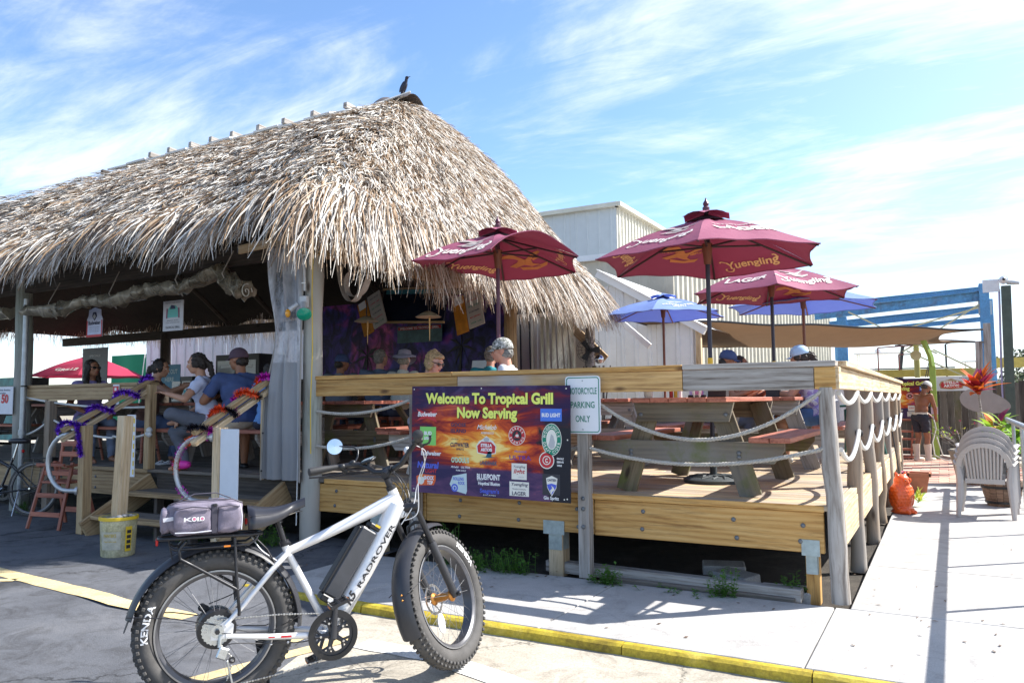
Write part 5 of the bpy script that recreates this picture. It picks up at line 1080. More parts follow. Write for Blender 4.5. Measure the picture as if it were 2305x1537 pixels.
cable([S(HB+Vector((-.03, -.25, .07))), S(HB+Vector((.07, -.19, -.02))), S(HB+Vector((.09, -.10, -.12))), (1.0, -.05, .90), (.93, -.05, .80)], .0026, M_CABLEG); cable([S(HB+Vector((-.02, -.21, .08))), S(HB+Vector((.09, -.2, .04))), S(HB+Vector((.12, -.1, -.08))), (1.02, -.06, .86), (.95, -.05, .82)], .0026, M_CABLEG)
cable([S(HB+Vector((0, -.13, .06))), S(HB+Vector((.05, -.10, -.04))), S(HB+Vector((.05, -.04, -.15))), S(Vector(HUB)+Vector((-.05, .07, .42))), S(Vector(HUB)+Vector((-.04, .08, .08)))]); cable([S(HB+Vector((.0, .13, .07))), S(HB+Vector((.05, .06, .03))), S(HB+Vector((.05, -.02, -.05))), (.96, .02, .97), (.93, .035, .88)])
cable([(.28, .0, .64), (.18, .03, .60), (.12, .085, .52), (-.02, .085, .47)]); cable([(.60, -.045, .32), (.45, -.07, .27), (.25, -.085, .285), (.08, -.1, .31), (.03, -.1, .29)])
cable([(.30, -.03, .66), (.22, -.02, .72), (.17, .0, .79)], .003, M_CABLEG)
# ------------------------------------------------------------------ dark bicycle leaning by the far left rail
B2 = Vector((-9.12, -.28, .03)); R2 = Euler((math.radians(5), 0, math.radians(204))).to_matrix()
b2 = thing('city_bicycle', 'black bicycle with rear rack and red tail light parked by the left hut pole', 'bicycle', B2, R=R2)
M_BL2 = plain('gloss_black_frame', (.02, .02, .028), .25, .2, .1, 8, coat=.4)
wheel(b2, (0, 0, .345), .345, .05, I4, False, 28, .028, STEEL, .022, rim_r=.298); wheel(b2, (1.06, 0, .345), .345, .05, I4, False, 28, .028, STEEL, .022, rim_r=.298)
def t2(name, pts, r, m=M_BL2, n=10): return obj(name, G().tube(pts, r, n), m, b2, 60)
t2('down_tube', [(.45, 0, .30), (.84, 0, .78)], .027); t2('top_tube', [(.33, 0, .60), (.82, 0, .84)], .021); t2('seat_tube', [(.45, 0, .29), (.31, 0, .72)], .016); t2('head_tube', [(.87, 0, .74), (.82, 0, .90)], .021)
for s in (-1, 1): t2('seat_stay', [(.33, s*.02, .64), (0, s*.06, .345)], .009); t2('chain_stay', [(.44, s*.03, .29), (0, s*.06, .345)], .010); t2('fork_leg', [(.875, s*.05, .73), (1.0, s*.05, .42), (1.06, s*.05, .345)], .014); t2('rack_leg', [(0, s*.065, .36), (-.02, s*.07, .70)], .005); t2('fender_stay', [(0, s*.06, .35), (-.30, s*.03, .52)], .003)
t2('seat_post', [(.31, 0, .70), (.265, 0, .90)], .013, STEEL); obj('saddle', sbox((.25, 0, .925), (.27, .15, .07), 2.6, 20, 10, .001, 5), M_SADDLE, b2, 80)
obj('rack', G().box((-.05, 0, .71), (.36, .13, .012), b=.004).box((-.24, 0, .70), (.01, .12, .05)), BLACKM, b2, 0); obj('tail_light', G().box((-.25, 0, .66), (.02, .06, .04), b=.005).sph((.19, 0, .80), (.015, .022, .022), 8, 6), M_REDREF, b2, 0)
t2('handlebar', [(.72, .30, 1.06), (.80, .2, 1.05), (.84, 0, 1.02), (.80, -.2, 1.05), (.72, -.30, 1.06)], .012, STEEL); t2('stem', [(.83, 0, .90), (.84, 0, 1.02)], .015)
for s in (-1, 1): t2('grip', [(.75, s*.27, 1.057), (.67, s*.33, 1.06)], .018, M_GRIP)
obj('chainring', G().ring([(.06, -.003), (.095, -.003), (.095, .003), (.06, .003)], 30, (.45, -.07, .29), RW).box((.45, -.07, .29), (.16, .005, .015)).box((.45, -.07, .29), (.015, .005, .16)), BLACKM, b2)
obj('crank_arm', G().tube([(.45, -.09, .29), (.58, -.09, .22)], .010, 6).tube([(.45, .09, .29), (.32, .09, .36)], .010, 6), STEEL, b2); obj('pedal', G().box((.59, -.14, .215), (.09, .08, .02), b=.004).box((.31, .14, .365), (.09, .08, .02), b=.004), BLACK, b2, 0); obj('pedal_reflector', G().box((.636, -.14, .215), (.003, .05, .012)).box((.545, -.14, .215), (.003, .05, .012)).box((.59, -.181, .215), (.05, .003, .012)), M_AMBREF, b2, 0)
t2('kickstand', [(.16, .05, .31), (.10, .20, .02)], .008, STEEL); obj('bottle', G().cyl((.60, 0, .50), (.68, 0, .62), .035, n=14), M_YBAND, b2, 40); t2('chain', [(0, -.05, .37), (.45, -.07, .385)], .004, M_CHAIN, 4); t2('chain', [(0, -.05, .32), (.45, -.07, .197)], .004, M_CHAIN, 4)
# ------------------------------------------------------------------ people
def smin_remesh(prims, voxel):
    """closed overlapping shapes fused into one skin"""
    g = G()
    for k, a, b, ra, rb in prims:
        if k == 'c':
            g.sph(a, ra, 12, 8); g.sph(b, rb, 12, 8); g.cyl(a, b, ra, rb, 12)
        else: g.sph(a, ra, 16, 12, R=b)
    me = bpy.data.meshes.new('t'); me.from_pydata(g.v, [], g.f); o = bpy.data.objects.new('t', me); COL.objects.link(o)
    m = o.modifiers.new('r', 'REMESH'); m.mode = 'VOXEL'; m.voxel_size = voxel; s = o.modifiers.new('s', 'SMOOTH'); s.factor = .5; s.iterations = 3
    dg = bpy.context.evaluated_depsgraph_get(); out = bpy.data.meshes.new_from_object(o.evaluated_get(dg)); bpy.data.objects.remove(o); bpy.data.meshes.remove(me)
    return out
def ik(a, t, l1, l2, pole):
    a, t = Vector(a), Vector(t); d = t-a; L = min(d.length, (l1+l2)*.995); d.normalize(); t = a+d*L
    x = (l1*l1-l2*l2+L*L)/(2*L); h = math.sqrt(max(0, l1*l1-x*x)); p = Vector(pole); p = (p-d*p.dot(d)).normalized(); return a+d*x+p*h, t
SKIN = {}
def skin(c): 
    k = 'skin_%d' % int(c[0]*1000)
    if k not in SKIN:
        m = plain(k, c, .5, 0, .10, 20); b = [x for x in m.node_tree.nodes if x.type == 'BSDF_PRINCIPLED'][0]; b.inputs['Subsurface Weight'].default_value = .08; b.inputs['Subsurface Radius'].default_value = (.02, .008, .004); SKIN[k] = m
    return SKIN[k]
def person(label, loc, az, skinc, shirt, pants, hair=None, hairc=(.03, .02, .015), hat=None, hatm=None, seat=.44, hip=None, lean=8, head=(0, 0), hands=None, knees=None, feet=None, sleeve=.55, short=False, shoes=None, scale=1., girth=1., voxel=.014, stand=False, glasses=False, twist=0, group=None, shoe_tall=0., prints=None, male=True, shirtless=False):
    """az: facing, degrees clockwise from +Y. hip height above the floor given by seat"""
    T = thing('person', label, 'person', loc, -math.radians(az), group); S = scale; hz = (seat+.10) if not stand else .93*S
    V = Vector; P = V((0, 0, hz)); le = math.radians(lean); up = V((0, math.sin(le), math.cos(le))); tw = math.radians(twist); rt = V((math.cos(tw), -math.sin(tw), 0)); fw_ = V((math.sin(tw), math.cos(tw), 0))
    chest = P+up*.33*S; sh = P+up*.46*S; nk = P+up*.53*S; W = .185*S*(1.06 if male else .92)*(.5+.5*girth)
    hy_, hp = math.radians(head[0]), math.radians(head[1]); HR = Matrix.Rotation(-hy_, 3, 'Z')@Matrix.Rotation(-hp, 3, 'X'); hc = nk+up*.06*S+HR@V((0, .025, .085))*S
    gi = girth; pr = []; tags = []
    def C(tag_, a, b, ra, rb): pr.append(('c', V(a), V(b), ra, rb)); tags.append(tag_)
    def E(tag_, c, r, R=None): pr.append(('e', V(c), R or Matrix.Identity(3), tuple(r), None)); tags.append(tag_)
    TR = frame(rt, up); TR = Matrix((rt, fw_-up*fw_.dot(up), up)).transposed()
    E('torso', P+up*.02, (.165*S*gi, .125*S*gi, .115*S), TR); E('torso', P+up*.16*S+fw_*.01*gi, (.150*S*gi, .118*S*gi*(1.05 if gi > 1.05 else .95), .15*S), TR); E('torso', chest+fw_*.005, (.165*S*gi, .115*S*gi, .17*S), TR)
    if not male: E('torso', chest+fw_*.07*S+up*-.01+rt*.06, (.07*S, .06*S, .065*S), TR); E('torso', chest+fw_*.07*S+up*-.01-rt*.06, (.07*S, .06*S, .065*S), TR)
    for s in (-1, 1): C('torso', chest+up*.07*S+rt*s*.07, sh+rt*s*W*.86-up*.015, .085*S*gi, .062*S*(.6+.4*gi))
    C('torso', sh+up*-.02, sh+up*.02, .08*S, .07*S); C('neck', sh+up*.01, hc+HR@V((0, -.02, -.05))*S, .058*S, .052*S)
    # head: cranium, face, jaw, nose, ears
    hd = lambda x, y, z: hc+HR@(V((x, y, z))*S)
    E('head', hd(0, -.005, .025), (.076*S, .094*S, .090*S), HR); E('head', hd(0, .025, -.035), (.060*S, .065*S, .075*S), HR); E('head', hd(0, .052, -.075), (.038*S, .036*S, .030*S), HR)
    C('head', hd(0, .088, .012), hd(0, .104, -.022), .010*S, .015*S); E('head', hd(0, .084, .030), (.055*S, .014*S, .012*S), HR); E('head', hd(0, .084, -.052), (.022*S, .012*S, .010*S), HR)
    for s in (-1, 1): E('head', hd(s*.077, -.005, -.005), (.010*S, .020*S, .030*S), HR); E('head', hd(s*.042, .062, -.012), (.022*S, .02*S, .02*S), HR)
    hands = hands or [(-.16, .30, hz+.10), (.16, .30, hz+.10)]; knees = knees or [(-.13, .43, seat+.04), (.13, .43, seat+.04)]; feet = feet or [(-.13, .42, .05), (.13, .42, .05)]
    aimed = []
    for i, s in enumerate((-1, 1)):
        S0 = sh+rt*s*W; tgt = V(hands[i]); el, wr = ik(S0, tgt, .285*S, .255*S, V((s*.9, -.35, -.75))); ga = .55+.45*gi
        C('uarm%d' % i, S0, el, .052*S*ga, .042*S*ga); C('farm%d' % i, el, wr, .041*S*ga, .027*S)
        d = (wr-el).normalized(); side = d.cross(V((0, 0, 1))); side = side.normalized() if side.length > .05 else V((1, 0, 0)); nrm_ = side.cross(d)
        pc = wr+d*.045*S; HRm = Matrix((side, d, nrm_)).transposed(); E('hand', pc, (.040*S, .050*S, .017*S), HRm); fr = .0088*S if voxel < .012 else .0105*S
        for j, (ox, fl) in enumerate(((-.029, .062), (-.010, .074), (.010, .070), (.028, .055))):
            b0 = pc+side*ox*S+d*.038*S; b1 = b0+d*fl*.5*S+side*ox*.25*S-nrm_*.010*S; b2 = b1+d*fl*.42*S-nrm_*.026*S; C('hand', b0, b1, fr, fr*.92); C('hand', b1, b2, fr*.92, fr*.8)
        t0 = pc-side*s*(-1)*.030*S-d*.02*S if False else pc+side*(-s)*.034*S-d*.018*S; t1 = t0+side*(-s)*.028*S+d*.030*S; t2 = t1+d*.028*S-nrm_*.012*S+side*(-s)*.004; C('hand', t0, t1, fr*1.2, fr*1.05); C('hand', t1, t2, fr*1.05, fr*.9)
        # leg
        H0 = P+rt*s*.095*S*gi+V((0, 0, -.02)); kn = V(knees[i]); ft = V(feet[i])
        if stand: kn, ft = ik(H0, ft, .43*S, .43*S, V((0, 1, 0)))
        else:
            dk = (kn-H0).normalized(); kn = H0+dk*.42*S; df = (ft-kn); ft = kn+df.normalized()*min(df.length, .43*S)
        C('thigh%d' % i, H0, kn, .092*S*(.4+.6*gi), .060*S*(.6+.4*gi)); cm = kn.lerp(ft, .32)+V((0, -.018, 0))*S; C('shin%d' % i, kn, cm, .056*S, .056*S*(.7+.3*gi)); C('shin%d' % i, cm, ft, .054*S*(.7+.3*gi), .036*S)
        fd = V((kn.x-H0.x, kn.y-H0.y, 0)); fd = fd.normalized() if fd.length > .05 else V((0, 1, 0)); C('foot', ft+V((0, 0, -.02)), ft+fd*.13*S+V((0, 0, -.035)), .036*S, .030*S); C('foot', ft+fd*.13*S+V((0, 0, -.035)), ft+fd*.17*S+V((0, 0, -.042)), .032*S, .022*S); aimed.append((ft, fd))
    me = smin_remesh(pr, voxel); me.materials.clear(); me.materials.append(skin(skinc)); me.polygons.foreach_set('use_smooth', [True]*len(me.polygons)); obj('body', me, None, T)
    # clothes: the skin's own faces by region, moved outwards
    co = np.zeros(len(me.vertices)*3); me.vertices.foreach_get('co', co); co = co.reshape(-1, 3); no = np.zeros(len(me.vertices)*3); me.vertices.foreach_get('normal', no); no = no.reshape(-1, 3)
    best = np.full(len(co), 9.); bi = np.zeros(len(co), int); bt = np.zeros(len(co))
    for i, (k, a, b, ra, rb) in enumerate(pr):
        if k == 'c':
            A, B = np.array(a), np.array(b); d = B-A; t_ = np.clip(((co-A)@d)/max(1e-9, d@d), 0, 1); q = np.linalg.norm(co-(A+t_[:, None]*d), axis=1)-(ra+(rb-ra)*t_)
        else:
            R = np.array(b); l_ = (co-np.array(a))@R; rr = np.array(ra); kk = np.linalg.norm(l_/rr, axis=1); q = (kk-1)*min(rr); t_ = np.zeros(len(co))
        m_ = q < best; best[m_] = q[m_]; bi[m_] = i; bt[m_] = t_[m_]
    tg = np.array(tags, dtype=object)[bi]; upv = np.array(up); hgt = (co-np.array(P))@upv
    def cloth_part(name, mask, off, mat, wr=.004, label=None):
        F = [tuple(p.vertices) for p in me.polygons]; F = [f for f in F if all(mask[i] for i in f)]
        if not F: return
        used = sorted({i for f in F for i in f}); mp = {v: i for i, v in enumerate(used)}; c = co[used]; n_ = no[used]; w_ = wr*1.7*(np.sin(c[:, 0]*31+c[:, 2]*39+3*np.sin(c[:, 1]*14))+np.sin(c[:, 1]*43-c[:, 2]*27+2*np.sin(c[:, 0]*17))+.7*np.sin(c[:, 2]*71+c[:, 0]*23))
        v = c+n_*(off+w_[:, None]*.6); return obj(name, G().add([tuple(x) for x in v], [tuple(mp[i] for i in f) for f in F]), mat, T, 180)
    tor = np.array([str(x) in ('torso',) for x in tg]); ua = np.array([str(x).startswith('uarm') for x in tg]); fa = np.array([str(x).startswith('farm') for x in tg]); th = np.array([str(x).startswith('thigh') for x in tg]); sn = np.array([str(x).startswith('shin') for x in tg]); ftm = np.array([str(x) == 'foot' for x in tg])
    if not shirtless: cloth_part('shirt', (tor & (hgt > -.03)) | (ua & (bt < sleeve)) | (fa & (sleeve > 1.) & (bt < sleeve-1)) | (th & (hgt > -.01) & (hgt < .1) & (bt < .12)), .014, shirt, .0035)
    pm_ = (tor & (hgt <= (.02 if not shirtless else .05))) | (th & ((bt < .72) if short else (bt < 2))) | (sn & (not short))
    cloth_part('trousers' if not short else 'shorts', pm_, .011 if not shirtless else .02, pants, .003)
    if shoes:
        for ft, fd in aimed:
            sd_ = fd.cross(V((0, 0, 1))); RS = Matrix((sd_, fd, V((0, 0, 1)))).transposed(); g = G(); e_ = sbox((0, 0, 0), (.098*S, .275*S, .085*S), 2.8, 16, 10, 0); e_.v = [tuple(ft+fd*.06*S+V((0, 0, -.035))+RS@V(p)) for p in e_.v]
            sh_ = obj('shoe', e_, shoes, T, 80)
            if shoe_tall: obj('boot_shaft', G().tube([ft+V((0, 0, -.02)), ft+V((0, -.0, .10)), ft+V((0, -.01, shoe_tall))], [.058, .062, .078], 14), shoes, sh_, 60)
    # face details
    fc = obj('eyes', G().sph(hd(-.030, .080, .006), (.011*S, .006*S, .007*S), 8, 6, HR), WHITEP, T); obj('eyes', G().sph(hd(.030, .080, .006), (.011*S, .006*S, .007*S), 8, 6, HR), WHITEP, T)
    for s in (-1, 1): obj('iris', G().sph(hd(s*.030, .0845, .006), (.0055*S, .003*S, .0055*S), 8, 6, HR), BLACKP, fc); obj('eyebrow', G().tube([hd(s*.015, .094, .036), hd(s*.032, .092, .041), hd(s*.050, .078, .034)], .0035*S, 5), plain('brow_%d' % int(hairc[0]*100), tuple(max(.02, x*.6) for x in hairc), .8), T)
    obj('lips', G().sph(hd(0, .092, -.050), (.020*S, .007*S, .006*S), 10, 6, HR).sph(hd(0, .090, -.058), (.017*S, .007*S, .006*S), 10, 6, HR), plain('lips', (.42, .12, .10), .45), T)
    if glasses:
        for s in (-1, 1): obj('sunglass_lens', G().sph(hd(s*.033, .093, .006), (.029*S, .009*S, .019*S), 12, 8, HR), plain('dark_lens', (.01, .01, .012), .08), T)
        obj('sunglass_frame', G().tube([hd(-.078, .0, .012), hd(-.062, .078, .014), hd(0, .104, .012), hd(.062, .078, .014), hd(.078, .0, .012)], .004*S, 5), BLACKP, T)
    if hair:
        hm = plain('hair_%d_%d' % (int(hairc[0]*100), int(hairc[2]*100)), hairc, .5, 0, .6, 45, bumps=1.); g = G(); q = []
        def HE(c, r): q.append(('e', V(hd(*c)), HR, tuple(x*S for x in r), None))
        def HC(a, b, ra, rb): q.append(('c', V(a), V(b), ra*S, rb*S))
        (HE((0, -.022, .040), (.084, .094, .092)) if not hat else None); HE((0, -.045, -.005 if not hat else -.02), (.080, .066, .085 if not hat else .062))
        if hair == 'short': pass
        if hair == 'bangs': HE((0, .045, .075), (.070, .050, .036)); HE((0, -.03, .115), (.035, .035, .03)); HE((-.07, .0, -.03), (.02, .05, .07)); HE((.07, .0, -.03), (.02, .05, .07))
        if hair in ('long', 'pony'):
            for s in (-1, 1): HE((s*.066, .012, .01), (.022, .050, .062))
            back = V(hd(0, -.085, -.01))
        if hair == 'long':
            for s in (-1, 1): HC(hd(s*.066, -.01, 0), hd(s*.085, -.01, -.12), .034, .040); HC(hd(s*.085, -.01, -.12), V(hd(s*.10, .02, -.26)), .042, .024)
            HC(hd(0, -.06, 0), V(hd(0, -.08, -.22)), .07, .05)
        if hair == 'pony': HC(hd(0, -.085, .03), hd(0, -.135, -.02), .030, .036); HC(hd(0, -.135, -.02), V(hd(0, -.15, -.16)), .038, .030); HC(V(hd(0, -.15, -.16)), V(hd(.01, -.14, -.30)), .030, .012)
        hme = smin_remesh(q, .010); hme.materials.clear(); hme.materials.append(hm); hme.polygons.foreach_set('use_smooth', [True]*len(hme.polygons))
        # keep the face free
        inv = HR.transposed(); 
        for v in hme.vertices:
            l_ = inv@(v.co-hc)/S
            if l_.y > .050 and l_.z < .060: v.co += HR@V((0, -(l_.y-.050)*.9, 0))*S
            v.co += V((math.sin(v.co.x*190+v.co.z*60)*.005, math.sin(v.co.z*160+v.co.x*80)*.004, math.sin(v.co.y*150+v.co.z*90)*.004))
        obj('hair', hme, None, T)
    if hat in ('cap', 'visorback'):
        g = G(); g.lathe([(.0, .138), (.03, .136), (.062, .120), (.088, .090), (.098, .052), (.100, .020), (.092, .018)][::-1], 22, cap=False); g.v = [tuple(hc+HR@(V((x*.93, y*1.08-.008, z-.002))*S)) for x, y, z in g.v]; o = obj('cap_crown', g, hatm, T, 80)
        g = G().sheet(lambda u, v: (math.sin((u-.5)*2.5)*.078*(1-.12*v), .060+.022*math.cos((u-.5)*2.5)+.075*v*math.cos((u-.5)*2.2), .030-.018*(u-.5)**2*4-.010*v), 12, 5); g.v = [tuple(hc+HR@(V(p)*S)) for p in g.v]; obj('cap_brim', g, hatm, T, 80)
        obj('cap_button', G().sph(hc+HR@(V((0, -.008, .128))*S), .008, 8, 5), hatm, T)
    if hat == 'bucket':
        g = G(); g.lathe([(.155, -.035), (.150, -.005), (.125, .022), (.098, .032), (.093, .075), (.085, .118), (.06, .128), (.0, .130)], 30, cap=False)
        g.v = [tuple(hc+HR@(V((x*(1.05 if abs(z) < .04 else 1), y, z+.02+(.05*(abs(x)/.15)**2 if z < .03 else 0)))*S)) for x, y, z in g.v]; obj('sun_hat', g, hatm, T, 80)
    return T
def stool(label, loc, h=.48, grp=None):
    s = thing('stool', label, 'stool', loc, 0, grp); obj('seat', G().cyl((0, 0, h-.04), (0, 0, h), .17, n=18), W_RED, s, 40)
    for i in range(4): a = PI/4+i*PI/2; obj('leg', G().cyl((math.cos(a)*.12, math.sin(a)*.12, h-.04), (math.cos(a)*.19, math.sin(a)*.19, 0), .018, n=8), W_RED, s)
    obj('foot_ring', G().ring([(.15, -.008), (.165, -.008), (.165, .008), (.15, .008)], 18, (0, 0, .16)), BLACKM, s)
    return s
def fabric(name, c, **k): return plain(name, c, .85, 0, .14, 16, bumps=.2, **k)
M_STR = None
def striped(name, a, b, axis=2, scale=26.):
    if name in MATS: return MATS[name]
    m, n, l, bs_, o = new_mat(name); tc = n.new('ShaderNodeTexCoord'); wv = n.new('ShaderNodeTexWave'); wv.bands_direction = 'Z'; wv.inputs['Scale'].default_value = scale; wv.inputs['Distortion'].default_value = .6; l.new(tc.outputs['Object'], wv.inputs['Vector'])
    r = ramp(n, [(.80, a), (.88, b)]); l.new(wv.outputs['Fac'], r.inputs[0]); l.new(r.outputs[0], bs_.inputs['Base Color']); bs_.inputs['Roughness'].default_value = .85; MATS[name] = m; return m
def blotch(name, cols, scale=30):
    if name in MATS: return MATS[name]
    m, n, l, bs_, o = new_mat(name); tc = n.new('ShaderNodeTexCoord'); ns = noise(n, l, tc.outputs['Object'], scale, 3, .6, (1, 1, 1), 1.); k = len(cols)
    r = ramp(n, [(.32+.36*i/(k-1), c) for i, c in enumerate(cols)], 'CONSTANT'); l.new(ns.outputs['Fac'], r.inputs[0]); l.new(r.outputs[0], bs_.inputs['Base Color']); bs_.inputs['Roughness'].default_value = .85; MATS[name] = m; return m
TANNED, LIGHT, OLIVE, RUDDY = (.34, .15, .08), (.62, .36, .27), (.46, .24, .15), (.52, .26, .18)
PINK = plain('pink_clog', (.75, .04, .38), .5, 0, .06); NAVY = fabric('navy_tee', (.055, .085, .20)); CAMO = blotch('camouflage', [(.05, .06, .05), (.30, .31, .29), (.62, .62, .60), (.16, .17, .16)], 38)
# family at the lengthwise table
person('girl in striped tee and grey leggings sitting sideways with one foot on her knee', (-6.50, .18, Z0), -132, OLIVE, striped('lilac_striped_tee', (.62, .66, .80), (.30, .33, .55)), fabric('heather_leggings', (.11, .12, .15)), 'pony', lean=12, head=(-6, 8), hands=[(-.20, .42, .85), (.13, .30, .59)], knees=[(-.12, .36, .62), (.12, .38, .42)], feet=[(.16, .30, .56), (.06, .26, .06)], male=False, girth=1.02, scale=.98, voxel=.010, sleeve=.62)
gl = thing('pink_clog', 'bright pink clog held in the lap of the girl in grey leggings', 'shoe', (-6.74, .0, Z0+.62)); obj('clog_upper', sbox((0, 0, 0), (.10, .12, .08), 2.4, 16, 10, .001), PINK, gl, 80)
gl = thing('pink_clog', 'bright pink clog worn on the lowered foot of the girl in grey leggings', 'shoe', (-6.76, .0, Z0+.045)); obj('clog_upper', sbox((.02, 0, .02), (.27, .115, .095), 2.6, 20, 12, .001), PINK, gl, 80)
g = G()
for i in range(9): g.cyl((-.09+.035*(i % 3), -.045-.002+.0*(i//3), .028+.016*(i//3)), (-.09+.035*(i % 3), -.060, .030+.016*(i//3)), .006, n=6)
obj('vent_holes', g, plain('dark_pink', (.22, .01, .10), .6), gl)
person('man in navy tee and maroon cap sitting on the bench with his back turned', (-6.08, .26, Z0), -62, TANNED, NAVY, fabric('khaki_shorts', (.48, .42, .33)), 'short', hat='cap', hatm=fabric('plum_cap', (.10, .06, .085)), lean=10, head=(-42, 6), girth=1.3, short=True, shoes=BLACK, hands=[(-.2, .35, .82), (.2, .38, .82)], voxel=.013, sleeve=.75, scale=1.03)
person('child in pale blue tee beside the man in navy, partly behind the curtain', (-5.72, .28, Z0), -12, OLIVE, fabric('sky_blue_tee', (.14, .30, .62)), fabric('dark_shorts', (.03, .03, .05)), 'short', lean=4, head=(-25, 4), scale=.80, short=True, hands=[(-.10, .20, 1.02), (.15, .30, .75)], feet=[(-.12, .3, .12), (.12, .3, .12)])
person('woman with sunglasses pushed up, hands raised, leaning over the family table', (-8.24, .60, Z0), 50, OLIVE, fabric('dark_brown_top', (.10, .05, .04)), fabric('blue_jeans', (.06, .09, .18)), 'pony', lean=14, head=(10, 10), hands=[(.02, .46, .96), (.16, .55, .98)], voxel=.010, male=False, sleeve=.2, glasses=False, feet=[(-.12, .30, .06), (.12, .42, .06)])
stool('red stool under the woman leaning over the family table', (-8.24, .60, Z0), .44)
o = thing('sunglasses', 'dark sunglasses pushed up on the hair of the woman with raised hands', 'sunglasses', (-8.10, .68, Z0+1.285), -math.radians(55)); obj('lens', G().sph((-.03, 0, 0), (.028, .009, .018), 10, 6), BLACKP, o); obj('lens', G().sph((.03, 0, 0), (.028, .009, .018), 10, 6), BLACKP, o); obj('frame', G().tube([(-.07, -.07, 0), (-.055, 0, 0), (.055, 0, 0), (.07, -.07, 0)], .004, 5), BLACKP, o)
person('woman with long dark hair and sunglasses behind the tan railing at far left', (-9.30, .52, Z0), 100, TANNED, fabric('violet_top', (.25, .20, .42)), fabric('denim_light', (.20, .24, .34)), 'long', lean=4, head=(-14, -4), male=False, glasses=True, sleeve=.15, voxel=.011)
stool('red stool under the woman with long dark hair', (-9.30, .52, Z0), .44)
# people at the bar
bar_grp = None
person('man in dark cap and grey tee seen from behind at the bar', (-6.75, 2.55, Z0), -15, TANNED, fabric('steel_grey_tee', (.16, .18, .22)), fabric('jeans_mid', (.07, .09, .15)), 'short', hat='cap', hatm=NAVY, seat=.52, lean=6, head=(40, 4), girth=1.2)
person('person with curly grey hair and slate blue tee seen from behind at the bar', (-6.02, 2.55, Z0), -28, RUDDY, fabric('slate_blue_tee', (.09, .12, .19)), fabric('jeans_mid', (0, 0, 0)), 'short', (.20, .185, .165), seat=.56, lean=5, head=(35, 0), girth=1.25)
person('person in floppy lilac sun hat and white top at the bar', (-5.60, 2.50, Z0), -25, LIGHT, fabric('chalk_top', (.55, .56, .50)), fabric('jeans_mid', (0, 0, 0)), 'short', (.3, .26, .2), 'bucket', fabric('lilac_hat', (.30, .29, .38)), seat=.54, lean=12, head=(0, 16), girth=.95, male=False)
person('man in teal tee with short grey hair at the bar, beside the rear hut pole', (-4.45, 2.85, Z0), -18, RUDDY, fabric('teal_tee', (.015, .20, .24)), fabric('jeans_mid', (0, 0, 0)), 'short', (.19, .17, .145), seat=.56, lean=8, head=(15, 6), girth=1.12)
person('blonde woman in dark sunglasses looking down behind the rail', (-4.18, .98, Z0), 76, LIGHT, fabric('pale_lilac_top', (.50, .48, .58)), fabric('jeans_mid', (0, 0, 0)), 'bangs', (.46, .31, .15), seat=.40, lean=10, head=(14, 20), male=False, glasses=True, voxel=.010)
person('man in camouflage cap and white tee behind the rail, facing left', (-2.93, .82, Z0), -108, RUDDY, fabric('white_tee', (.60, .62, .66)), fabric('jeans_mid', (0, 0, 0)), 'short', (.20, .20, .19), 'cap', CAMO, seat=.46, lean=10, head=(-4, 6), girth=1.2, voxel=.010)
for x, y, lab in ((-6.75, 2.55, 'stool under the man in the grey tee at the bar'), (-6.02, 2.55, 'stool under the grey haired person at the bar'), (-5.60, 2.50, 'stool under the person in the floppy hat'), (-4.45, 2.85, 'stool under the man in teal at the bar')): stool(lab, (x, y, Z0), .54)
# table to the right
person('person in navy cap, only the cap top showing above the rail', (-1.72, 3.55, Z0), 80, TANNED, fabric('black_tee', (.03, .03, .035)), fabric('denim_light', (0, 0, 0)), 'short', hat='cap', hatm=NAVY, lean=14, head=(0, 10), hands=[(-.15, .45, .83), (.15, .42, .83)], seat=.44, voxel=.012)
person('woman in pale blue cap and tie dye tee resting her arms on the table', (-.50, 3.45, Z0), -88, OLIVE, blotch('tie_dye', [(.60, .58, .75), (.38, .30, .62), (.75, .72, .80), (.45, .55, .75)], 9), fabric('blue_shorts', (.10, .20, .42)), 'pony', hat='cap', hatm=fabric('pale_blue_cap', (.42, .58, .78)), lean=16, head=(0, 14), hands=[(-.12, .45, .80), (.18, .48, .80)], seat=.46, girth=1.25, short=True, male=False, voxel=.010, shoes=fabric('cream_shoe', (.6, .56, .5)))
person('person with dark hair at the right table, between the two caps', (-1.70, 4.20, Z0), 95, TANNED, fabric('wine_tee', (.16, .03, .05)), fabric('denim_light', (0, 0, 0)), 'short', lean=14, hands=[(-.15, .45, .83), (.15, .42, .83)], seat=.40)
hb = thing('handbag', 'pale grey handbag on the bench behind the woman in the tie dye tee', 'handbag', (-.34, 3.05, Z0+.455)); obj('bag_body', sbox((0, 0, .14), (.14, .30, .26), 5, 20, 12, .002), fabric('grey_leather', (.36, .37, .42)), hb, 80); obj('handle', G().tube([(0, -.08, .25), (0, -.06, .36), (0, .06, .36), (0, .08, .25)], .007, 6), fabric('grey_leather', (0, 0, 0)), hb)
# man on the brick patio
man = person('shirtless tanned man in dark shorts and cream boots holding a hose', (.22, 13.55, 0), 42, (.27, .105, .05), None, fabric('black_shorts', (.025, .025, .035)), 'short', (.05, .04, .03), 'cap', fabric('white_black_cap', (.62, .62, .60)), stand=True, lean=14, head=(6, 34), hands=[(-.05, .34, .98), (.10, .34, .96)], feet=[(-.10, -.03, .06), (.10, .08, .06)], short=True, shoes=plain('cream_rubber_boot', (.55, .47, .38), .5), shoe_tall=.30, shirtless=True, scale=1.03, voxel=.012)
obj('belt', G().ring([(.150, -.025), (.165, -.025), (.165, .025), (.150, .025)], 24, (0, .0, 1.03), Matrix.Diagonal((1.05, .82, 1))), fabric('cream_belt', (.6, .55, .45)), man)
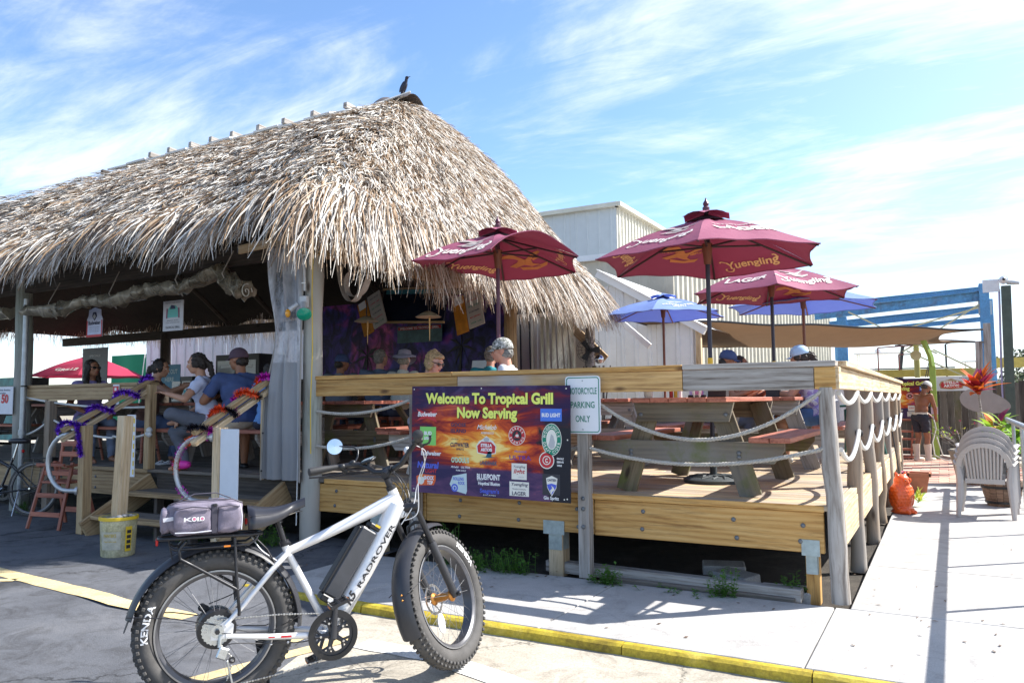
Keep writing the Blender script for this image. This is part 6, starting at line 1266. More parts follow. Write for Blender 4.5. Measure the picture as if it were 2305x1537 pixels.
# ------------------------------------------------------------------ things on and around the steps
RZ45 = None
def tinsel(label, path, cols, r=.045, dens=900, seed=3):
    """fluffy foil garland wound on a rail"""
    rr = random.Random(seed); P = [Vector(p) for p in path]; T = thing('tinsel_garland', label, 'tinsel garland', P[0])
    seg = [(P[i+1]-P[i]).length for i in range(len(P)-1)]; tot = sum(seg); nc = len(cols)
    for ci, (cm, t0, t1) in enumerate(cols):
        g = G(); n = int(dens*tot*(t1-t0))
        for k in range(n):
            d = (t0+(t1-t0)*rr.random())*tot; i = 0
            while i < len(seg)-1 and d > seg[i]: d -= seg[i]; i += 1
            c = P[i].lerp(P[i+1], min(1, d/seg[i]))-P[0]; u = Vector((rr.gauss(0, 1), rr.gauss(0, 1), rr.gauss(0, 1))).normalized(); w = u.orthogonal().normalized()*.0035; e = c+u*r*rr.uniform(.55, 1.1)
            o_ = len(g.v); g.v += [tuple(c-w), tuple(c+w), tuple(e+w*.5), tuple(e-w*.5)]; g.f.append((o_, o_+1, o_+2, o_+3))
        obj('foil_strands', g, cm, T, 0, kind='stuff')
    return T
F_PUR = plain('purple_foil', (.16, .03, .50), .22, .75, .3, 60); F_MAG = plain('magenta_foil', (.55, .02, .45), .22, .7, .3, 60); F_ORG = plain('orange_foil', (.80, .09, .02), .22, .65, .3, 60); F_BLK = plain('black_foil', (.015, .012, .02), .25, .6, .3, 60)
def helix(a, b, r, turns, n=40, ph=0.):
    a, b = Vector(a), Vector(b); R = frame(b-a); return [a.lerp(b, i/n)+R@Vector((0, math.cos(ph+turns*2*PI*i/n)*r, math.sin(ph+turns*2*PI*i/n)*r)) for i in range(n+1)]
tinsel('purple foil garland wound round the left handrail of the steps', helix((-7.50, -.92, 1.10), (-7.28, .0, 1.66), .075, 3.4), [(F_PUR, 0, 1)], .045, 1500, 1)
tinsel('short purple foil garland hanging down the left newel post', [(-7.40, -.80, 1.17), (-7.37, -.79, 1.02), (-7.33, -.79, .86)], [(F_PUR, 0, 1)], .045, 1500, 2)
tinsel('orange, magenta and black foil garland wound round the right handrail', helix((-5.42, -.90, 1.10), (-5.31, .02, 1.68), .08, 3.6, ph=1.), [(F_BLK, 0, .10), (F_MAG, .1, .2), (F_ORG, .2, .34), (F_BLK, .34, .42), (F_MAG, .42, .55), (F_ORG, .55, .66), (F_BLK, .66, .74), (F_ORG, .74, .84), (F_MAG, .84, 1)], .048, 1500, 3)
hp_ = [(-5.27-.05, -.75, 1.08)]+[(-5.27-.18-.26*math.sin(a), -.80-.06*math.sin(a), .78+.30*math.cos(a)) for a in [i*PI/12 for i in range(11)]]
tinsel('orange and magenta foil garland wound round the right steel loop', hp_, [(F_BLK, 0, .08), (F_MAG, .08, .2), (F_ORG, .2, .36), (F_MAG, .38, .55), (F_ORG, .55, .68), (F_MAG, .84, 1)], .045, 1500, 4)
# bucket with a timber post standing in it
bk = thing('bucket', 'grubby pale yellow plastic bucket full of stones beside the steps', 'bucket', (-5.93, -1.28, .03)); M_BK = ground('grubby_yellow_plastic', (.42, .36, .16), (.62, .58, .36), (.70, .67, .50), 60, 7, rough=.5, bstr=.1, stain=.7)
obj('bucket_body', G().lathe([(.135, 0), (.142, .01), (.155, .33), (.160, .335), (.160, .35), (.151, .352), (.150, .30), (.0, .30)], 34), M_BK, bk, 40)
obj('bucket_rim', G().ring([(.156, .322), (.166, .326), (.166, .352), (.156, .354)], 34), M_YBAND, bk, 40)
rr = random.Random(4); M_STONE = plain('pale_stone', (.42, .40, .38), .85, 0, .3, 9)
for i in range(26): a = rr.uniform(0, 6.28); q = rr.uniform(.05, .14); obj('stone', sbox((math.cos(a)*q, math.sin(a)*q, .335+rr.uniform(-.01, .025)), (rr.uniform(.03, .06), rr.uniform(.03, .05), rr.uniform(.02, .04)), 2.3, 8, 6, .002, i), M_STONE, bk, 60)
def wrap(name, s, mat, rad, a0, z, w, h, bold=0., parent=None, tilt=0):
    p, f = text_pts(s, w, h, bold); g = G(); g.add([((rad+.003)*math.sin(a0+x/rad)*1., -(rad+.003)*math.cos(a0+x/rad), z+y) for x, y in p], f); return obj(name, g, mat, parent, 0)
g = G().sheet(lambda u, v: ((.1475+.014*v)*math.sin(-.05+1.15*u)*1.004, -(.1475+.014*v)*math.cos(-.05+1.15*u)*1.004, .07+.16*v), 12, 3); obj('label', g, plain('dirty_label', (.50, .48, .38), .6, 0, .3, 14), bk, 60)
for i, s_ in enumerate(("PAINTER'S", 'ALL-PURPOSE', 'BUCKET')): wrap('lettering', s_, plain('ochre_print', (.50, .36, .03), .5), .158-.006*i, .52, .185-.045*i, .11, .028, .02, bk)
g = G().sheet(lambda u, v: ((.148+.014*v)*math.sin(1.35+.38*u)*1.004, -(.148+.014*v)*math.cos(1.35+.38*u)*1.004, .05+.22*v), 5, 3); obj('label', g, M_YBAND, bk, 60)
for i in range(4): g = G().sheet(lambda u, v: ((.150+.012*i*.25)*math.sin(1.42+.24*u)*1.03, -(.150+.012*i*.25)*math.cos(1.42+.24*u)*1.03, .075+.045*i+.03*v), 4, 1); obj('warning_mark', g, BLACKP, bk, 0)
pb = board('timber_post', (-5.96, -1.26, .36), (-5.93, -1.24, 1.29), .10, .10, W_BARE, None, (0, 1, 0)); tag(pb, 'short bare timber post standing upright in the yellow bucket', 'post')
# paper notice on the far side of that post, white strip with yellow edge
nt_ = thing('notice', 'tall narrow white paper notice with yellow marks beside the timber post', 'notice', (-6.48, -.80, .98)); obj('sheet', G().box((0, 0, 0), (.13, .008, .62)), plain('paper', (.70, .72, .76), .7, 0, .04), nt_, 0)
for i in range(7): obj('yellow_mark', G().box((.05, -.0052, -.26+.085*i), (.018, .002, .05)), M_YBAND, nt_, 0)
# red wooden high chair standing below the deck
hc_ = thing('high_chair', 'dark red wooden high chair standing on the asphalt left of the steps', 'high chair', (-8.05, -.55, .03), .15)
for s in (-1, 1):
    board('leg', (s*.24, -.22, 0), (s*.20, -.04, .72), .035, .03, W_RED, hc_); board('leg', (s*.24, .26, 0), (s*.20, .06, .72), .035, .03, W_RED, hc_); board('back_post', (s*.19, .10, .50), (s*.19, .16, .95), .03, .03, W_RED, hc_); board('arm', (s*.21, -.14, .68), (s*.20, .14, .70), .04, .025, W_RED, hc_)
for z, y in ((.16, -.19), (.36, -.13), (.60, -.06)): board('rung', (-.22, y, z), (.22, y, z), .03, .05, W_RED, hc_)
for z, y in ((.16, .22), (.60, .10), (.92, .155), (.80, .14)): board('rung', (-.21, y, z), (.21, y, z), .03, .06, W_RED, hc_)
obj('seat', G().box((0, .02, .50), (.38, .26, .025), b=.006), W_RED, hc_, 0); board('front_bar', (-.21, -.15, .70), (.21, -.15, .70), .03, .03, W_RED, hc_)
# curtains of clear film with grey fabric foot
M_FILM = clear_film('clear_vinyl', (.80, .81, .83), .34, (.62, .64, .70)); M_GRF = cloth('grey_curtain_fabric', (.34, .35, .37), .15, rough=.75); M_HEM = plain('taupe_hem', (.30, .27, .24), .7, 0, .15)
cur = thing('vinyl_curtain', 'tall clear vinyl curtain with grey fabric foot tied beside the front hut pole', 'curtain', (-5.0, -.12, .62))
def curt(u, v): # v 0 bottom..1 top
    z = .0+2.36*v; pinch = 1-.30*math.exp(-((v-.62)/.18)**2); x0 = -.37+.02*v; x1 = .19; c = .12; x = c+(x0+(x1-x0)*u-c)*pinch if u < 1 else x1
    return (x, .025*math.sin(u*17+v*2.)*(1+.6*v)+.02*math.sin(u*31), z)
g = G().sheet(lambda u, v: curt(u, .50+.50*v), 22, 16); obj('clear_panel', g, M_FILM, cur, 80); g = G().sheet(lambda u, v: curt(u, .005+.495*v), 22, 12); obj('fabric_panel', g, M_GRF, cur, 80)
for e in (0, 1): obj('hem', G().tube([Vector(curt(e, i/14))+Vector((0, -.006, 0)) for i in range(15)], .012, 6, flat=.4), M_HEM, cur, 60)
obj('grommets', G().sph(Vector(curt(0, .04))+Vector((.02, -.02, 0)), .01, 8, 5).sph(Vector(curt(0, .2))+Vector((.02, -.02, 0)), .01, 8, 5), BLACKM, cur, kind='stuff')
sl = thing('side_panel', 'pale grey fabric strip on a timber edge left of the vinyl curtain', 'panel', (-5.38, -.08, .62)); obj('fabric', G().sheet(lambda u, v: (.12*u, .008*math.sin(v*9), .02+.82*v), 4, 10), M_GRF, sl, 80); board('edge_board', (-.02, 0, 0), (-.02, 0, .86), .04, .03, W_BARE, sl)
def roll(label, pts, rads, folds=True):
    T = thing('rolled_curtain', label, 'rolled curtain', pts[0]); P = [Vector(p)-Vector(pts[0]) for p in pts]; n = len(P); fine = []; fr = []
    for i in range(n-1):
        for k in range(6): t = k/6; fine.append(P[i].lerp(P[i+1], t*t*(3-2*t))); fr.append((rads[i]*(1-t)+rads[i+1]*t)*(.95+.30*math.sin(i*5+k*2.9)*math.sin(k*1.3+i)))
    fine.append(P[-1]); fr.append(rads[-1]); gq = G().tube(fine, fr, 18, flat=.75); rq = random.Random(len(fine)); gq.v = [(x+.018*math.sin(z*60+x*22), y+.02*math.sin(x*31+z*44), z+.022*math.sin(x*27+y*50)) for x, y, z in gq.v]; obj('roll', gq, M_ROLL, T, 60); obj('inner_fold', G().tube([p+Vector((0, .02, .02)) for p in fine], [q_*.6 for q_ in fr], 10, flat=.5), M_ROLL, T, 60)
    for i in range(1, n-1, 2): p = P[i]; r = rads[i]; obj('tie', G().tube([p+Vector((0, -r*1.0, .0)), p+Vector((0, -r*1.05, -.02)), p+Vector((0, 0, -r*1.0)), p+Vector((.01, -r*1.1, r*.7)), p+Vector((0, .02, .35))], .007, 5), M_HEM, T)
    return T
M_ROLL = clear_film('rolled_vinyl', (.62, .56, .46), .42, (.34, .30, .23))
roll('long roll of clear vinyl curtain tied up under the front eave', [(-9.75, -.10, 2.63), (-9.0, -.12, 2.58), (-8.4, -.12, 2.66), (-7.8, -.12, 2.62), (-7.2, -.14, 2.70), (-6.6, -.14, 2.68), (-6.0, -.14, 2.82)], [.07, .11, .08, .10, .09, .10, .08])
rt_ = roll('thick sagging end of rolled curtain with a spiral edge beside the hut pole', [(-6.05, -.13, 2.86), (-5.82, -.15, 2.66), (-5.58, -.17, 2.56)], [.07, .12, .13])
g = G(); pts = [(.47+.0, -.04-.0, -.30)]; sp = [Vector((.49, -.05+.085*(1-t)*math.cos(t*11)*.9, -.31+.09*(1-t)*math.sin(t*11))) for t in [i/50 for i in range(48)]]; obj('spiral_edge', G().tube(sp, .006, 5), plain('pale_vinyl_edge', (.50, .48, .42), .3), rt_)
roll('rolled curtain lying back under the far left eave', [(-13.8, -.1, 2.7), (-12.4, -.12, 2.62), (-11.2, -.12, 2.68), (-10.1, -.1, 2.62)], [.08, .1, .09, .1])
hl = thing('hanging_curtain_loop', 'looped taupe curtain edge hanging right of the front hut pole', 'curtain', (-4.52, .12, 2.42)); g = G()
lp = [Vector((-.10, 0, .62)), Vector((-.06, 0, .30)), Vector((0, 0, .08)), Vector((.08, 0, -.02)), Vector((.17, 0, .0)), Vector((.22, 0, .10)), Vector((.19, 0, .22)), Vector((.10, 0, .27)), Vector((.04, 0, .20)), Vector((.05, 0, .08)), Vector((.14, 0, .02)), Vector((.26, 0, .08)), Vector((.34, 0, .26))]
fn = []
for i in range(len(lp)-1):
    p0, p1, p2, p3 = lp[max(0, i-1)], lp[i], lp[i+1], lp[min(len(lp)-1, i+2)]
    for k in range(5): t = k/5; fn.append(.5*((2*p1)+(-p0+p2)*t+(2*p0-5*p1+4*p2-p3)*t*t+(-p0+3*p1-3*p2+p3)*t**3))
v = [];
for p in fn: v += [tuple(p+Vector((0, -.03, 0))), tuple(p+Vector((0, .06, 0)))]
obj('curtain_band', G().add(v, [(2*i, 2*i+1, 2*i+3, 2*i+2) for i in range(len(fn)-1)]), M_HEM, hl, 80)
# fittings on the front pole
fl = thing('floodlight', 'double outdoor lamp with one amber and one green bulb on the grey hut pole', 'lamp', (-4.80, -.155, 2.36)); obj('junction_box', G().box((0, .02, .03), (.11, .05, .12), b=.008), plain('grey_box', (.55, .56, .58), .5, .1), fl, 0)
obj('lamp_holder', G().cyl((-.04, -.02, .01), (-.10, -.07, -.05), .024, .028, 12), M_CABLEG, fl); obj('lamp_holder', G().cyl((.04, -.02, .01), (.115, -.09, -.075), .028, .030, 12), M_CABLEG, fl)
obj('amber_bulb', G().sph((-.112, -.08, -.085), (.028, .028, .042), 12, 9), plain('amber_bulb', (.80, .35, .02), .15, 0, .05, coat=.5), fl); RL = frame((.55, -.55, -.6)); obj('green_bulb', G().lathe([(.028, -.02), (.06, .035), (.072, .065), (.05, .082), (0, .088)], 18, (.115, -.09, -.075), Matrix((RL.col[1], RL.col[2], RL.col[0])).transposed()), plain('green_bulb', (.0, .30, .19), .15, 0, .05, coat=.5), fl)
cd = thing('conduit', 'grey plastic conduit bending down the front hut pole to the lamp', 'conduit', (-4.82, -.13, 2.5)); obj('pipe', G().tube([(-.06, .02, .50), (-.03, 0, .38), (.02, 0, .28), (.03, 0, .0)], .014, 8), M_CABLEG, cd)
for z in (.36, .08): obj('clip', G().box((.01, -.012, z), (.07, .012, .012)), WHITEP, cd, 0)
yc = thing('yellow_cable', 'thin yellow cable stapled down the right of the front hut pole', 'cable', (-4.72, -.10, .9)); obj('wire', G().tube([(.01, 0, 2.05), (-.005, 0, 1.6), (.01, 0, 1.0), (0, -.01, .5), (.01, -.01, 0)], .005, 5), M_YBAND, yc)
wc = thing('white_cable', 'thin white cable running down the left of the front hut pole', 'cable', (-4.88, -.11, .2)); obj('wire', G().tube([(0, 0, 2.2), (-.012, 0, 1.4), (0, 0, .7), (-.01, 0, .0)], .005, 5), WHITEP, wc)
gp_ = thing('steel_conduit', 'galvanised steel conduit strapped to the left hut pole', 'conduit', (-9.72, -.10, .03)); obj('pipe', G().tube([(.0, 0, 0), (.0, 0, 1.4), (-.01, 0, 2.75)], .034, 12), GALV, gp_); obj('coupling', G().cyl((0, 0, .98), (0, 0, 1.05), .045, n=12), GALV, gp_); obj('strap', G().cyl((0, 0, 1.60), (0, 0, 1.62), .040, n=12), BLACKM, gp_)
# signs in the hut front
def hsign(label, loc, w, h, mat, rz=0., border=None, name='sign', cat='sign', polys=None):
    T = thing(name, label, cat, loc, rz); obj('panel', G().box((0, 0, 0), (w, .008, h)) if polys is None else G().prism(polys, .008, (0, .004, 0), RXZ), mat, T, 0)
    if border: obj('border', G().box((0, .002, 0), (w+.02, .008, h+.02)), border, T, 0)
    return T
SX, SZ = (1, 0, 0), (0, 0, 1)
T = hsign('white, red and blue beer sign with a crown shaped top under the hut roof', (-8.80, .25, 2.44), .30, .34, plain('sign_bluewhite', (.52, .56, .74), .5), polys=[(-.16, -.18), (.16, -.18), (.16, .05), (.13, .10), (.12, .17), (.0, .20), (-.12, .17), (-.13, .10), (-.16, .05)])
obj('red_band', G().box((0, -.006, -.165), (.32, .006, .03)), RED_, T, 0); flat_text('lettering', 'Budweiser', NAV_, T, (0, -.0052, 0), SX, SZ, .25, .05, .03, .0, 0, -.02); 
for s in (-1, 1): obj('red_edge', G().box((s*.152, -.006, -.06), (.014, .004, .19)), RED_, T, 0)
obj('emblem', G().prism([(0, .01), (-.05, .07), (-.03, .12), (.03, .12), (.05, .07)], .003, (0, -.0045, .02), RXZ), NAV_, T, 0); obj('emblem', G().prism([(0, .03), (-.03, .065), (0, .10), (.03, .065)], .003, (0, -.0065, .02), RXZ), GREYP, T, 0)
for i in range(3): flat_text('lettering', 'Quality Select Lager Beer', NAV_, T, (0, -.0052, 0), SX, SZ, .2, .012, 0, .2, 0, -.06-.026*i)
for s in (-1, 1): obj('chain', G().cyl((s*.1, 0, .15), (s*.1, 0, .55), .004, n=5), BLACKM, T)
T = hsign('square grey white notice with a green palm picture hanging under the hut roof', (-7.27, .25, 2.44), .36, .36, plain('sign_grey', (.50, .50, .53), .6)); obj('palm_picture', G().prism([(-.10, -.05), (.10, -.05), (.11, .03), (.05, .09), (-.05, .09), (-.11, .03)], .002, (0, -.0045, .03), RXZ), plain('sea_green_print', (.12, .42, .38), .6), T, 0)
for s in (-1, 1): obj('palm_trunk', G().prism([(s*.10, -.06), (s*.12, -.06), (s*.115, .06), (s*.09, .06)], .002, (0, -.0065, .03), RXZ), plain('plum_print', (.22, .06, .12), .6), T, 0); obj('chain', G().cyl((s*.15, 0, .17), (s*.15, 0, .55), .003, n=5), BLACKM, T)
obj('palm_leaves', G().prism([(-.05, .05), (.05, .05), (.03, .09), (-.03, .10)], .002, (0, -.0085, .03), RXZ), NAV_, T, 0)
for s_, w, z, h in (('WELCOME TO OUR TROPICAL', .28, .15, .018), ('please wait', .2, -.06, .014), ('to be seated and enjoy', .24, -.085, .012), ('TROPICAL GRILL', .26, -.15, .026)): flat_text('lettering', s_, BLACKP, T, (0, -.0052, 0), SX, SZ, w, h, 0, 0, 0, z)
T = hsign('small red and white card reading no outside food on the left railing', (-7.86, -.055, 1.50), .115, .26, plain('paper', (0, 0, 0)), name='notice', cat='notice'); obj('red_block', G().box((0, -.006, .065), (.10, .004, .09)), RED_, T, 0); obj('white_square', G().box((0, -.009, .075), (.035, .003, .035)), WHITEP, T, 0)
for s_, z, h in (('NO', .022, .022), ('OUTSIDE', -.015, .018), ('FOOD', -.075, .024)): flat_text('lettering', s_, RED_, T, (0, -.0052, 0), SX, SZ, .09 if s_ != 'NO' else .05, h, .02, 0, 0, z)
def stella(label, loc, W=1.9, H=.36, rz=0):
    T = hsign(label, loc, W, H, plain('sign_bluewhite2', (.66, .68, .74), .5), rz, name='beer_banner', cat='banner'); k = H/.36; cx = -.16
    obj('badge_rim', G().prism([(-.30, -.10), (-.34, .0), (-.28, .08), (-.12, .11), (0, .15), (.12, .11), (.28, .08), (.34, .0), (.30, -.10), (0, -.13)], .002, (cx*k, -.0045, -.02), RXZ@Matrix.Diagonal((k*.8, k, 1))), plain('tan_print', (.42, .30, .18), .6), T, 0)
    obj('badge', G().prism([(-.27, -.08), (-.30, .0), (-.25, .06), (.25, .06), (.30, .0), (.27, -.08), (0, -.10)], .002, (cx*k, -.0065, -.02), RXZ@Matrix.Diagonal((k*.8, k, 1))), RED_, T, 0)
    O_ = (0, -.009, 0)
    for s_, z in (('STELLA', -.0), ('ARTOIS', -.085)): flat_text('lettering', s_, WHITEP, T, O_, SX, SZ, .34*k, .065*k, .04, 0, cx*k, z*k)
    flat_text('lettering', '$', RED_, T, (0, -.0055, 0), SX, SZ, .05*k, .09*k, .03, 0, .22*k, .0); flat_text('lettering', '3', RED_, T, (0, -.0055, 0), SX, SZ, .13*k, .22*k, .05, 0, .33*k, -.15*k); flat_text('lettering', '50', RED_, T, (0, -.0055, 0), SX, SZ, .17*k, .11*k, .05, 0, .52*k, -.03*k)
    flat_text('lettering', 'Ice Cold Stella Artois Bottles', NAV_, T, (0, -.0055, 0), SX, SZ, .62*k, .024*k, .01, 0, .33*k, .125*k); flat_text('lettering', 'All Day & Everyday', NAV_, T, (0, -.0055, 0), SX, SZ, .42*k, .024*k, .01, 0, .33*k, .085*k)
    return T
stella('white banner with 3.50 price on the railing at the far left', (-10.62, -.12, 1.46), 1.4, .36)
# tables' clutter
def cup(label, loc, r=.04, h=.12, m=None, cat='cup'):
    T = thing(cat.replace(' ', '_'), label, cat, loc); obj('cup_body', G().lathe([(r*.75, 0), (r, h), (r*.92, h), (r*.7, .01), (0, .01)], 16), m or WHITEP, T, 40); return T
cup('white foam cup on the family table', (-7.27, .62, Z0+.755), .05, .13)
def bottle(label, loc, m):
    T = thing('bottle', label, 'bottle', loc); obj('bottle_body', G().lathe([(.028, 0), (.03, .01), (.03, .13), (.012, .18), (.012, .23), (0, .23)], 14), m, T, 40); obj('bottle_cap', G().cyl((0, 0, .228), (0, 0, .242), .014, n=10), WHITEP, T); return T
BB_ = plain('blue_bottle', (.05, .10, .42), .15, 0, .1, coat=.5)
bottle('blue bottle behind the white foam cup', (-7.38, .85, Z0+.755), BB_); bottle('blue bottle between the striped tee girl and the leaning woman', (-6.85, .95, Z0+.755), BB_); cup('slim teal and white can at the end of the family table', (-7.33, .50, Z0+.755), .03, .15, plain('teal_can', (.10, .45, .45), .3))
GL = clear_film('glass', (.95, .96, .96), .05, (.8, .85, .85)); tk = Z0+.755
T = thing('wine_glass', 'clear tumbler on the near edge of the table under the big maroon parasol', 'glass', (-.98, .20, tk)); obj('glass_bowl', G().lathe([(.025, 0), (.035, .03), (.033, .09), (.031, .09), (.02, .01)], 16), GL, T)
T = thing('glass_candle', 'small clear glass jar at the table corner under the big parasol', 'jar', (-1.36, .16, tk)); obj('jar_body', G().lathe([(.03, 0), (.035, .02), (.035, .06), (.028, .08), (.026, .08), (.03, .01)], 16), plain('frosted_glass', (.62, .60, .57), .15), T)
T = thing('menu_holder', 'pink and white menu card in a holder on the table under the big parasol', 'menu holder', (-1.10, .62, tk)); obj('card', G().box((0, 0, .07), (.12, .01, .14)), plain('lilac_card', (.55, .50, .75), .6), T, 0); obj('pink_print', G().box((.01, -.007, .05), (.08, .003, .08)), PINK, T, 0); obj('holder', G().box((0, .01, .01), (.14, .05, .02)), BLACK, T, 0)
T = thing('napkin_box', 'black napkin box beside the pink menu card', 'napkin box', (-.93, .66, tk)); obj('box', G().box((0, 0, .06), (.15, .1, .12), b=.005), BLACK, T, 0)
T = thing('bottle_rack', 'rack of sauce bottles on the table under the big parasol', 'bottle rack', (-1.32, .75, tk)); 
for i, c in enumerate(((.5, .03, .02), (.6, .4, .03), (.75, .73, .68))): obj('sauce_bottle', G().cyl((-.04+.04*i, 0, 0), (-.04+.04*i, 0, .13), .017, n=10), plain('sauce_%d' % i, c, .4), T)
T = thing('napkin_box', 'black napkin box on the right hand table near the tie dye tee', 'napkin box', (-.98, 3.3, tk)); obj('box', G().box((0, 0, .06), (.15, .1, .12), b=.005), BLACK, T, 0)
T = thing('tablet', 'white tablet screen propped on the bar', 'tablet', (-4.80, 3.2, Z0+1.12), .2); obj('screen', G().box((0, 0, .09), (.24, .012, .17), Matrix.Rotation(-.3, 3, 'X'), b=.004), plain('tablet_white', (.62, .66, .68), .3), T, 0); obj('stand', G().box((0, .05, .03), (.12, .08, .02)), BLACK, T, 0)
# flip flop
T = thing('flip_flop', 'white flip flop sandals under the family table', 'sandals', (-7.72, .45, Z0)); 
for dx in (0, .13): obj('sole', sbox((dx, 0, .012), (.10, .26, .022), 2.4, 14, 8, 0), WHITEP, T, 60); obj('strap', G().tube([(dx-.04, -.02, .02), (dx, .03, .05), (dx, .07, .02)], .006, 5).tube([(dx+.04, -.02, .02), (dx, .03, .05)], .006, 5), WHITEP, T)
# bird on the roof
bd_ = thing('bird', 'glossy black bird perched on the peak of the thatch', 'bird', (-5.83, RY-.05, RZ+.20), 0); q = [('e', Vector((0, 0, .12)), Matrix.Rotation(.45, 3, 'Y'), (.042, .04, .085), None), ('c', Vector((.03, 0, .18)), Vector((.045, 0, .235)), .026, .021), ('e', Vector((.05, 0, .245)), Matrix.Identity(3), (.030, .024, .023), None), ('c', Vector((-.03, 0, .06)), Vector((-.075, 0, -.045)), .020, .010)]
me = smin_remesh(q, .006); me.materials.clear(); me.materials.append(plain('glossy_black_feather', (.012, .012, .03), .3, .1, .2, 40)); me.polygons.foreach_set('use_smooth', [True]*len(me.polygons)); obj('body', me, None, bd_); obj('beak', G().cyl((.07, 0, .247), (.115, 0, .250), .008, .002, 8), BLACKP, bd_)
for s in (-1, 1): obj('wing', G().sph((-.012, s*.036, .11), (.03, .010, .085), 12, 8, Matrix.Rotation(.5, 3, 'Y')), plain('glossy_black_feather', (0, 0, 0)), bd_); obj('leg', G().tube([(0, s*.015, .05), (.008, s*.018, .0), (.03, s*.02, 0)], .004, 5), BLACKP, bd_)
# ------------------------------------------------------------------ inside and behind the hut
def mural():
    m, n, l, b, o = new_mat('mural_paint'); tc = n.new('ShaderNodeTexCoord'); a = noise(n, l, tc.outputs['Object'], 1.3, 4, .6, (1, 1, .7), .6); c = noise(n, l, tc.outputs['Object'], 4.5, 5, .6, (1, 1, .7), 1.)
    r = ramp(n, [(.30, (.02, .02, .07)), (.42, (.04, .04, .26)), (.50, (.10, .05, .42)), (.58, (.42, .06, .36)), (.70, (.85, .16, .36))]); l.new(a.outputs['Fac'], r.inputs[0])
    k = ramp(n, [(.42, (.10, .10, .12)), (.62, (1, 1, 1))]); l.new(c.outputs['Fac'], k.inputs[0]); l.new(mixc(n, l, .9, r.outputs[0], k.outputs[0], 'MULTIPLY'), b.inputs['Base Color']); b.inputs['Roughness'].default_value = .5; MATS['mural_paint'] = m; return m
T = thing('painted_mural', 'purple, blue and pink painted mural wall behind the bar', 'mural', (-7.8, 5.55, DECK))
for i in range(4): obj('mural_panel', G().box((-1.65+i*1.1, 0, 1.3), (1.095, .05, 2.6)), mural() if i == 0 else MATS['mural_paint'], T, 0)
g = G().prism([(-.06, .9), (-.03, .9), (.02, 1.7), (-.03, 1.7)], .01, (1.2, -.03, 0), RXZ)
for k in range(7): a = k*.9-.2; g.prism([(0, 0), (.14*math.cos(a), .14*math.sin(a)+.03), (.32*math.cos(a), .30*math.sin(a)-.05), (.13*math.cos(a)+.02, .12*math.sin(a)-.03)], .01, (1.2, -.03, 1.7), RXZ)
obj('palm_silhouette', g, BLACKP, T, 0); T2_ = copy_tree; o = obj('palm_silhouette', mesh_of(g, 'palm', BLACKP, 0), None, T, loc=(-2.1, -.004, -.1))
bar = thing('bar_counter', 'dark wooden bar counter with a long top inside the hut', 'bar', (-7.3, 3.45, DECK)); board('counter_top', (-2.4, 0, 1.08), (2.55, 0, 1.08), .5, .05, W_DARK, bar)
for i in range(16): board('front_plank', (-2.3+.31*i, -.12, .0), (-2.3+.31*i, -.12, 1.05), .30, .03, W_DARK, bar, (0, 1, 0))
T = thing('screen', 'large tilted dark television in a gilt frame over the bar', 'television', (-6.25, 3.65, 2.84), 0, R=Euler((math.radians(-14), math.radians(3), 0)).to_matrix()); obj('panel', G().box((0, 0, 0), (1.2, .05, .52), b=.01), plain('dark_screen', (.012, .018, .035), .12, 0, .3, 3), T, 0)
for z in (-.27, .27): board('frame_bar', (-.63, -.02, z), (.63, -.02, z), .04, .03, W_TAN, T)
obj('top_strip', G().box((0, -.03, .22), (1.1, .01, .07)), plain('teal_strip', (.05, .22, .28), .4), T, 0)
for lab, x, z in (('hanging long menu board with a beer glass picture, left of the television', -6.84, 2.76), ('hanging long menu board with a beer glass picture, right of the television', -5.10, 2.68)):
    T = thing('menu_board', lab, 'menu board', (x, 3.42, z), 0, R=Euler((math.radians(-10), math.radians(-24 if x < -6 else -16), 0)).to_matrix()); obj('panel', G().box((.08, 0, 0), (.26, .02, .56)), plain('cream_board', (.46, .44, .40), .6, 0, .1), T, 0); obj('beer_picture', G().box((-.17, .005, -.02), (.20, .02, .56)), plain('amber_picture', (.55, .22, .02), .4, 0, .3, 9), T, 0); obj('foam', G().box((-.17, -.008, .2), (.14, .01, .12)), WHITEP, T, 0)
    for i in range(6): flat_text('lettering', ('TODAY ON TAP', 'LAGER  ALE', 'SELTZER', 'CIDER', 'MIX DRINKS', 'ASK US')[i], (NAV_, RED_, GRN_)[i % 3], T, (.08, -.0105, 0), SX, SZ, .18, .022, .02, 0, 0, .20-.085*i)
T = hsign('small welcome poster with a painted shore under the television', (-7.45, 5.45, 2.60), .98, .30, plain('poster_sea', (.10, .20, .22), .5, 0, .5, 6), name='poster', cat='poster'); obj('red_strip', G().box((0, -.006, .11), (.94, .004, .06)), RED_, T, 0); flat_text('lettering', 'WELCOME TO TROPICAL GRILL', WHITEP, T, (0, -.009, 0), SX, SZ, .86, .035, .03, 0, 0, .093)
for lab, x in (('white ceiling fan lamp hanging left of the television', -5.95), ('white ceiling fan lamp hanging right of the television', -4.95)):
    T = thing('pendant_lamp', lab, 'lamp', (x, 2.2, 2.46)); obj('shade', G().lathe([(.04, .07), (.10, .04), (.165, .0), (.155, -.005), (.05, .03)], 24), plain('cream_enamel', (.55, .50, .38), .4), T, 40); obj('rod', G().cyl((0, 0, .06), (0, 0, .75), .008, n=6), BLACKM, T); obj('pull_chain', G().cyl((.02, 0, 0), (.02, 0, -.30), .012, .003, 6), plain('brass', (.45, .28, .12), .3, .6), T)
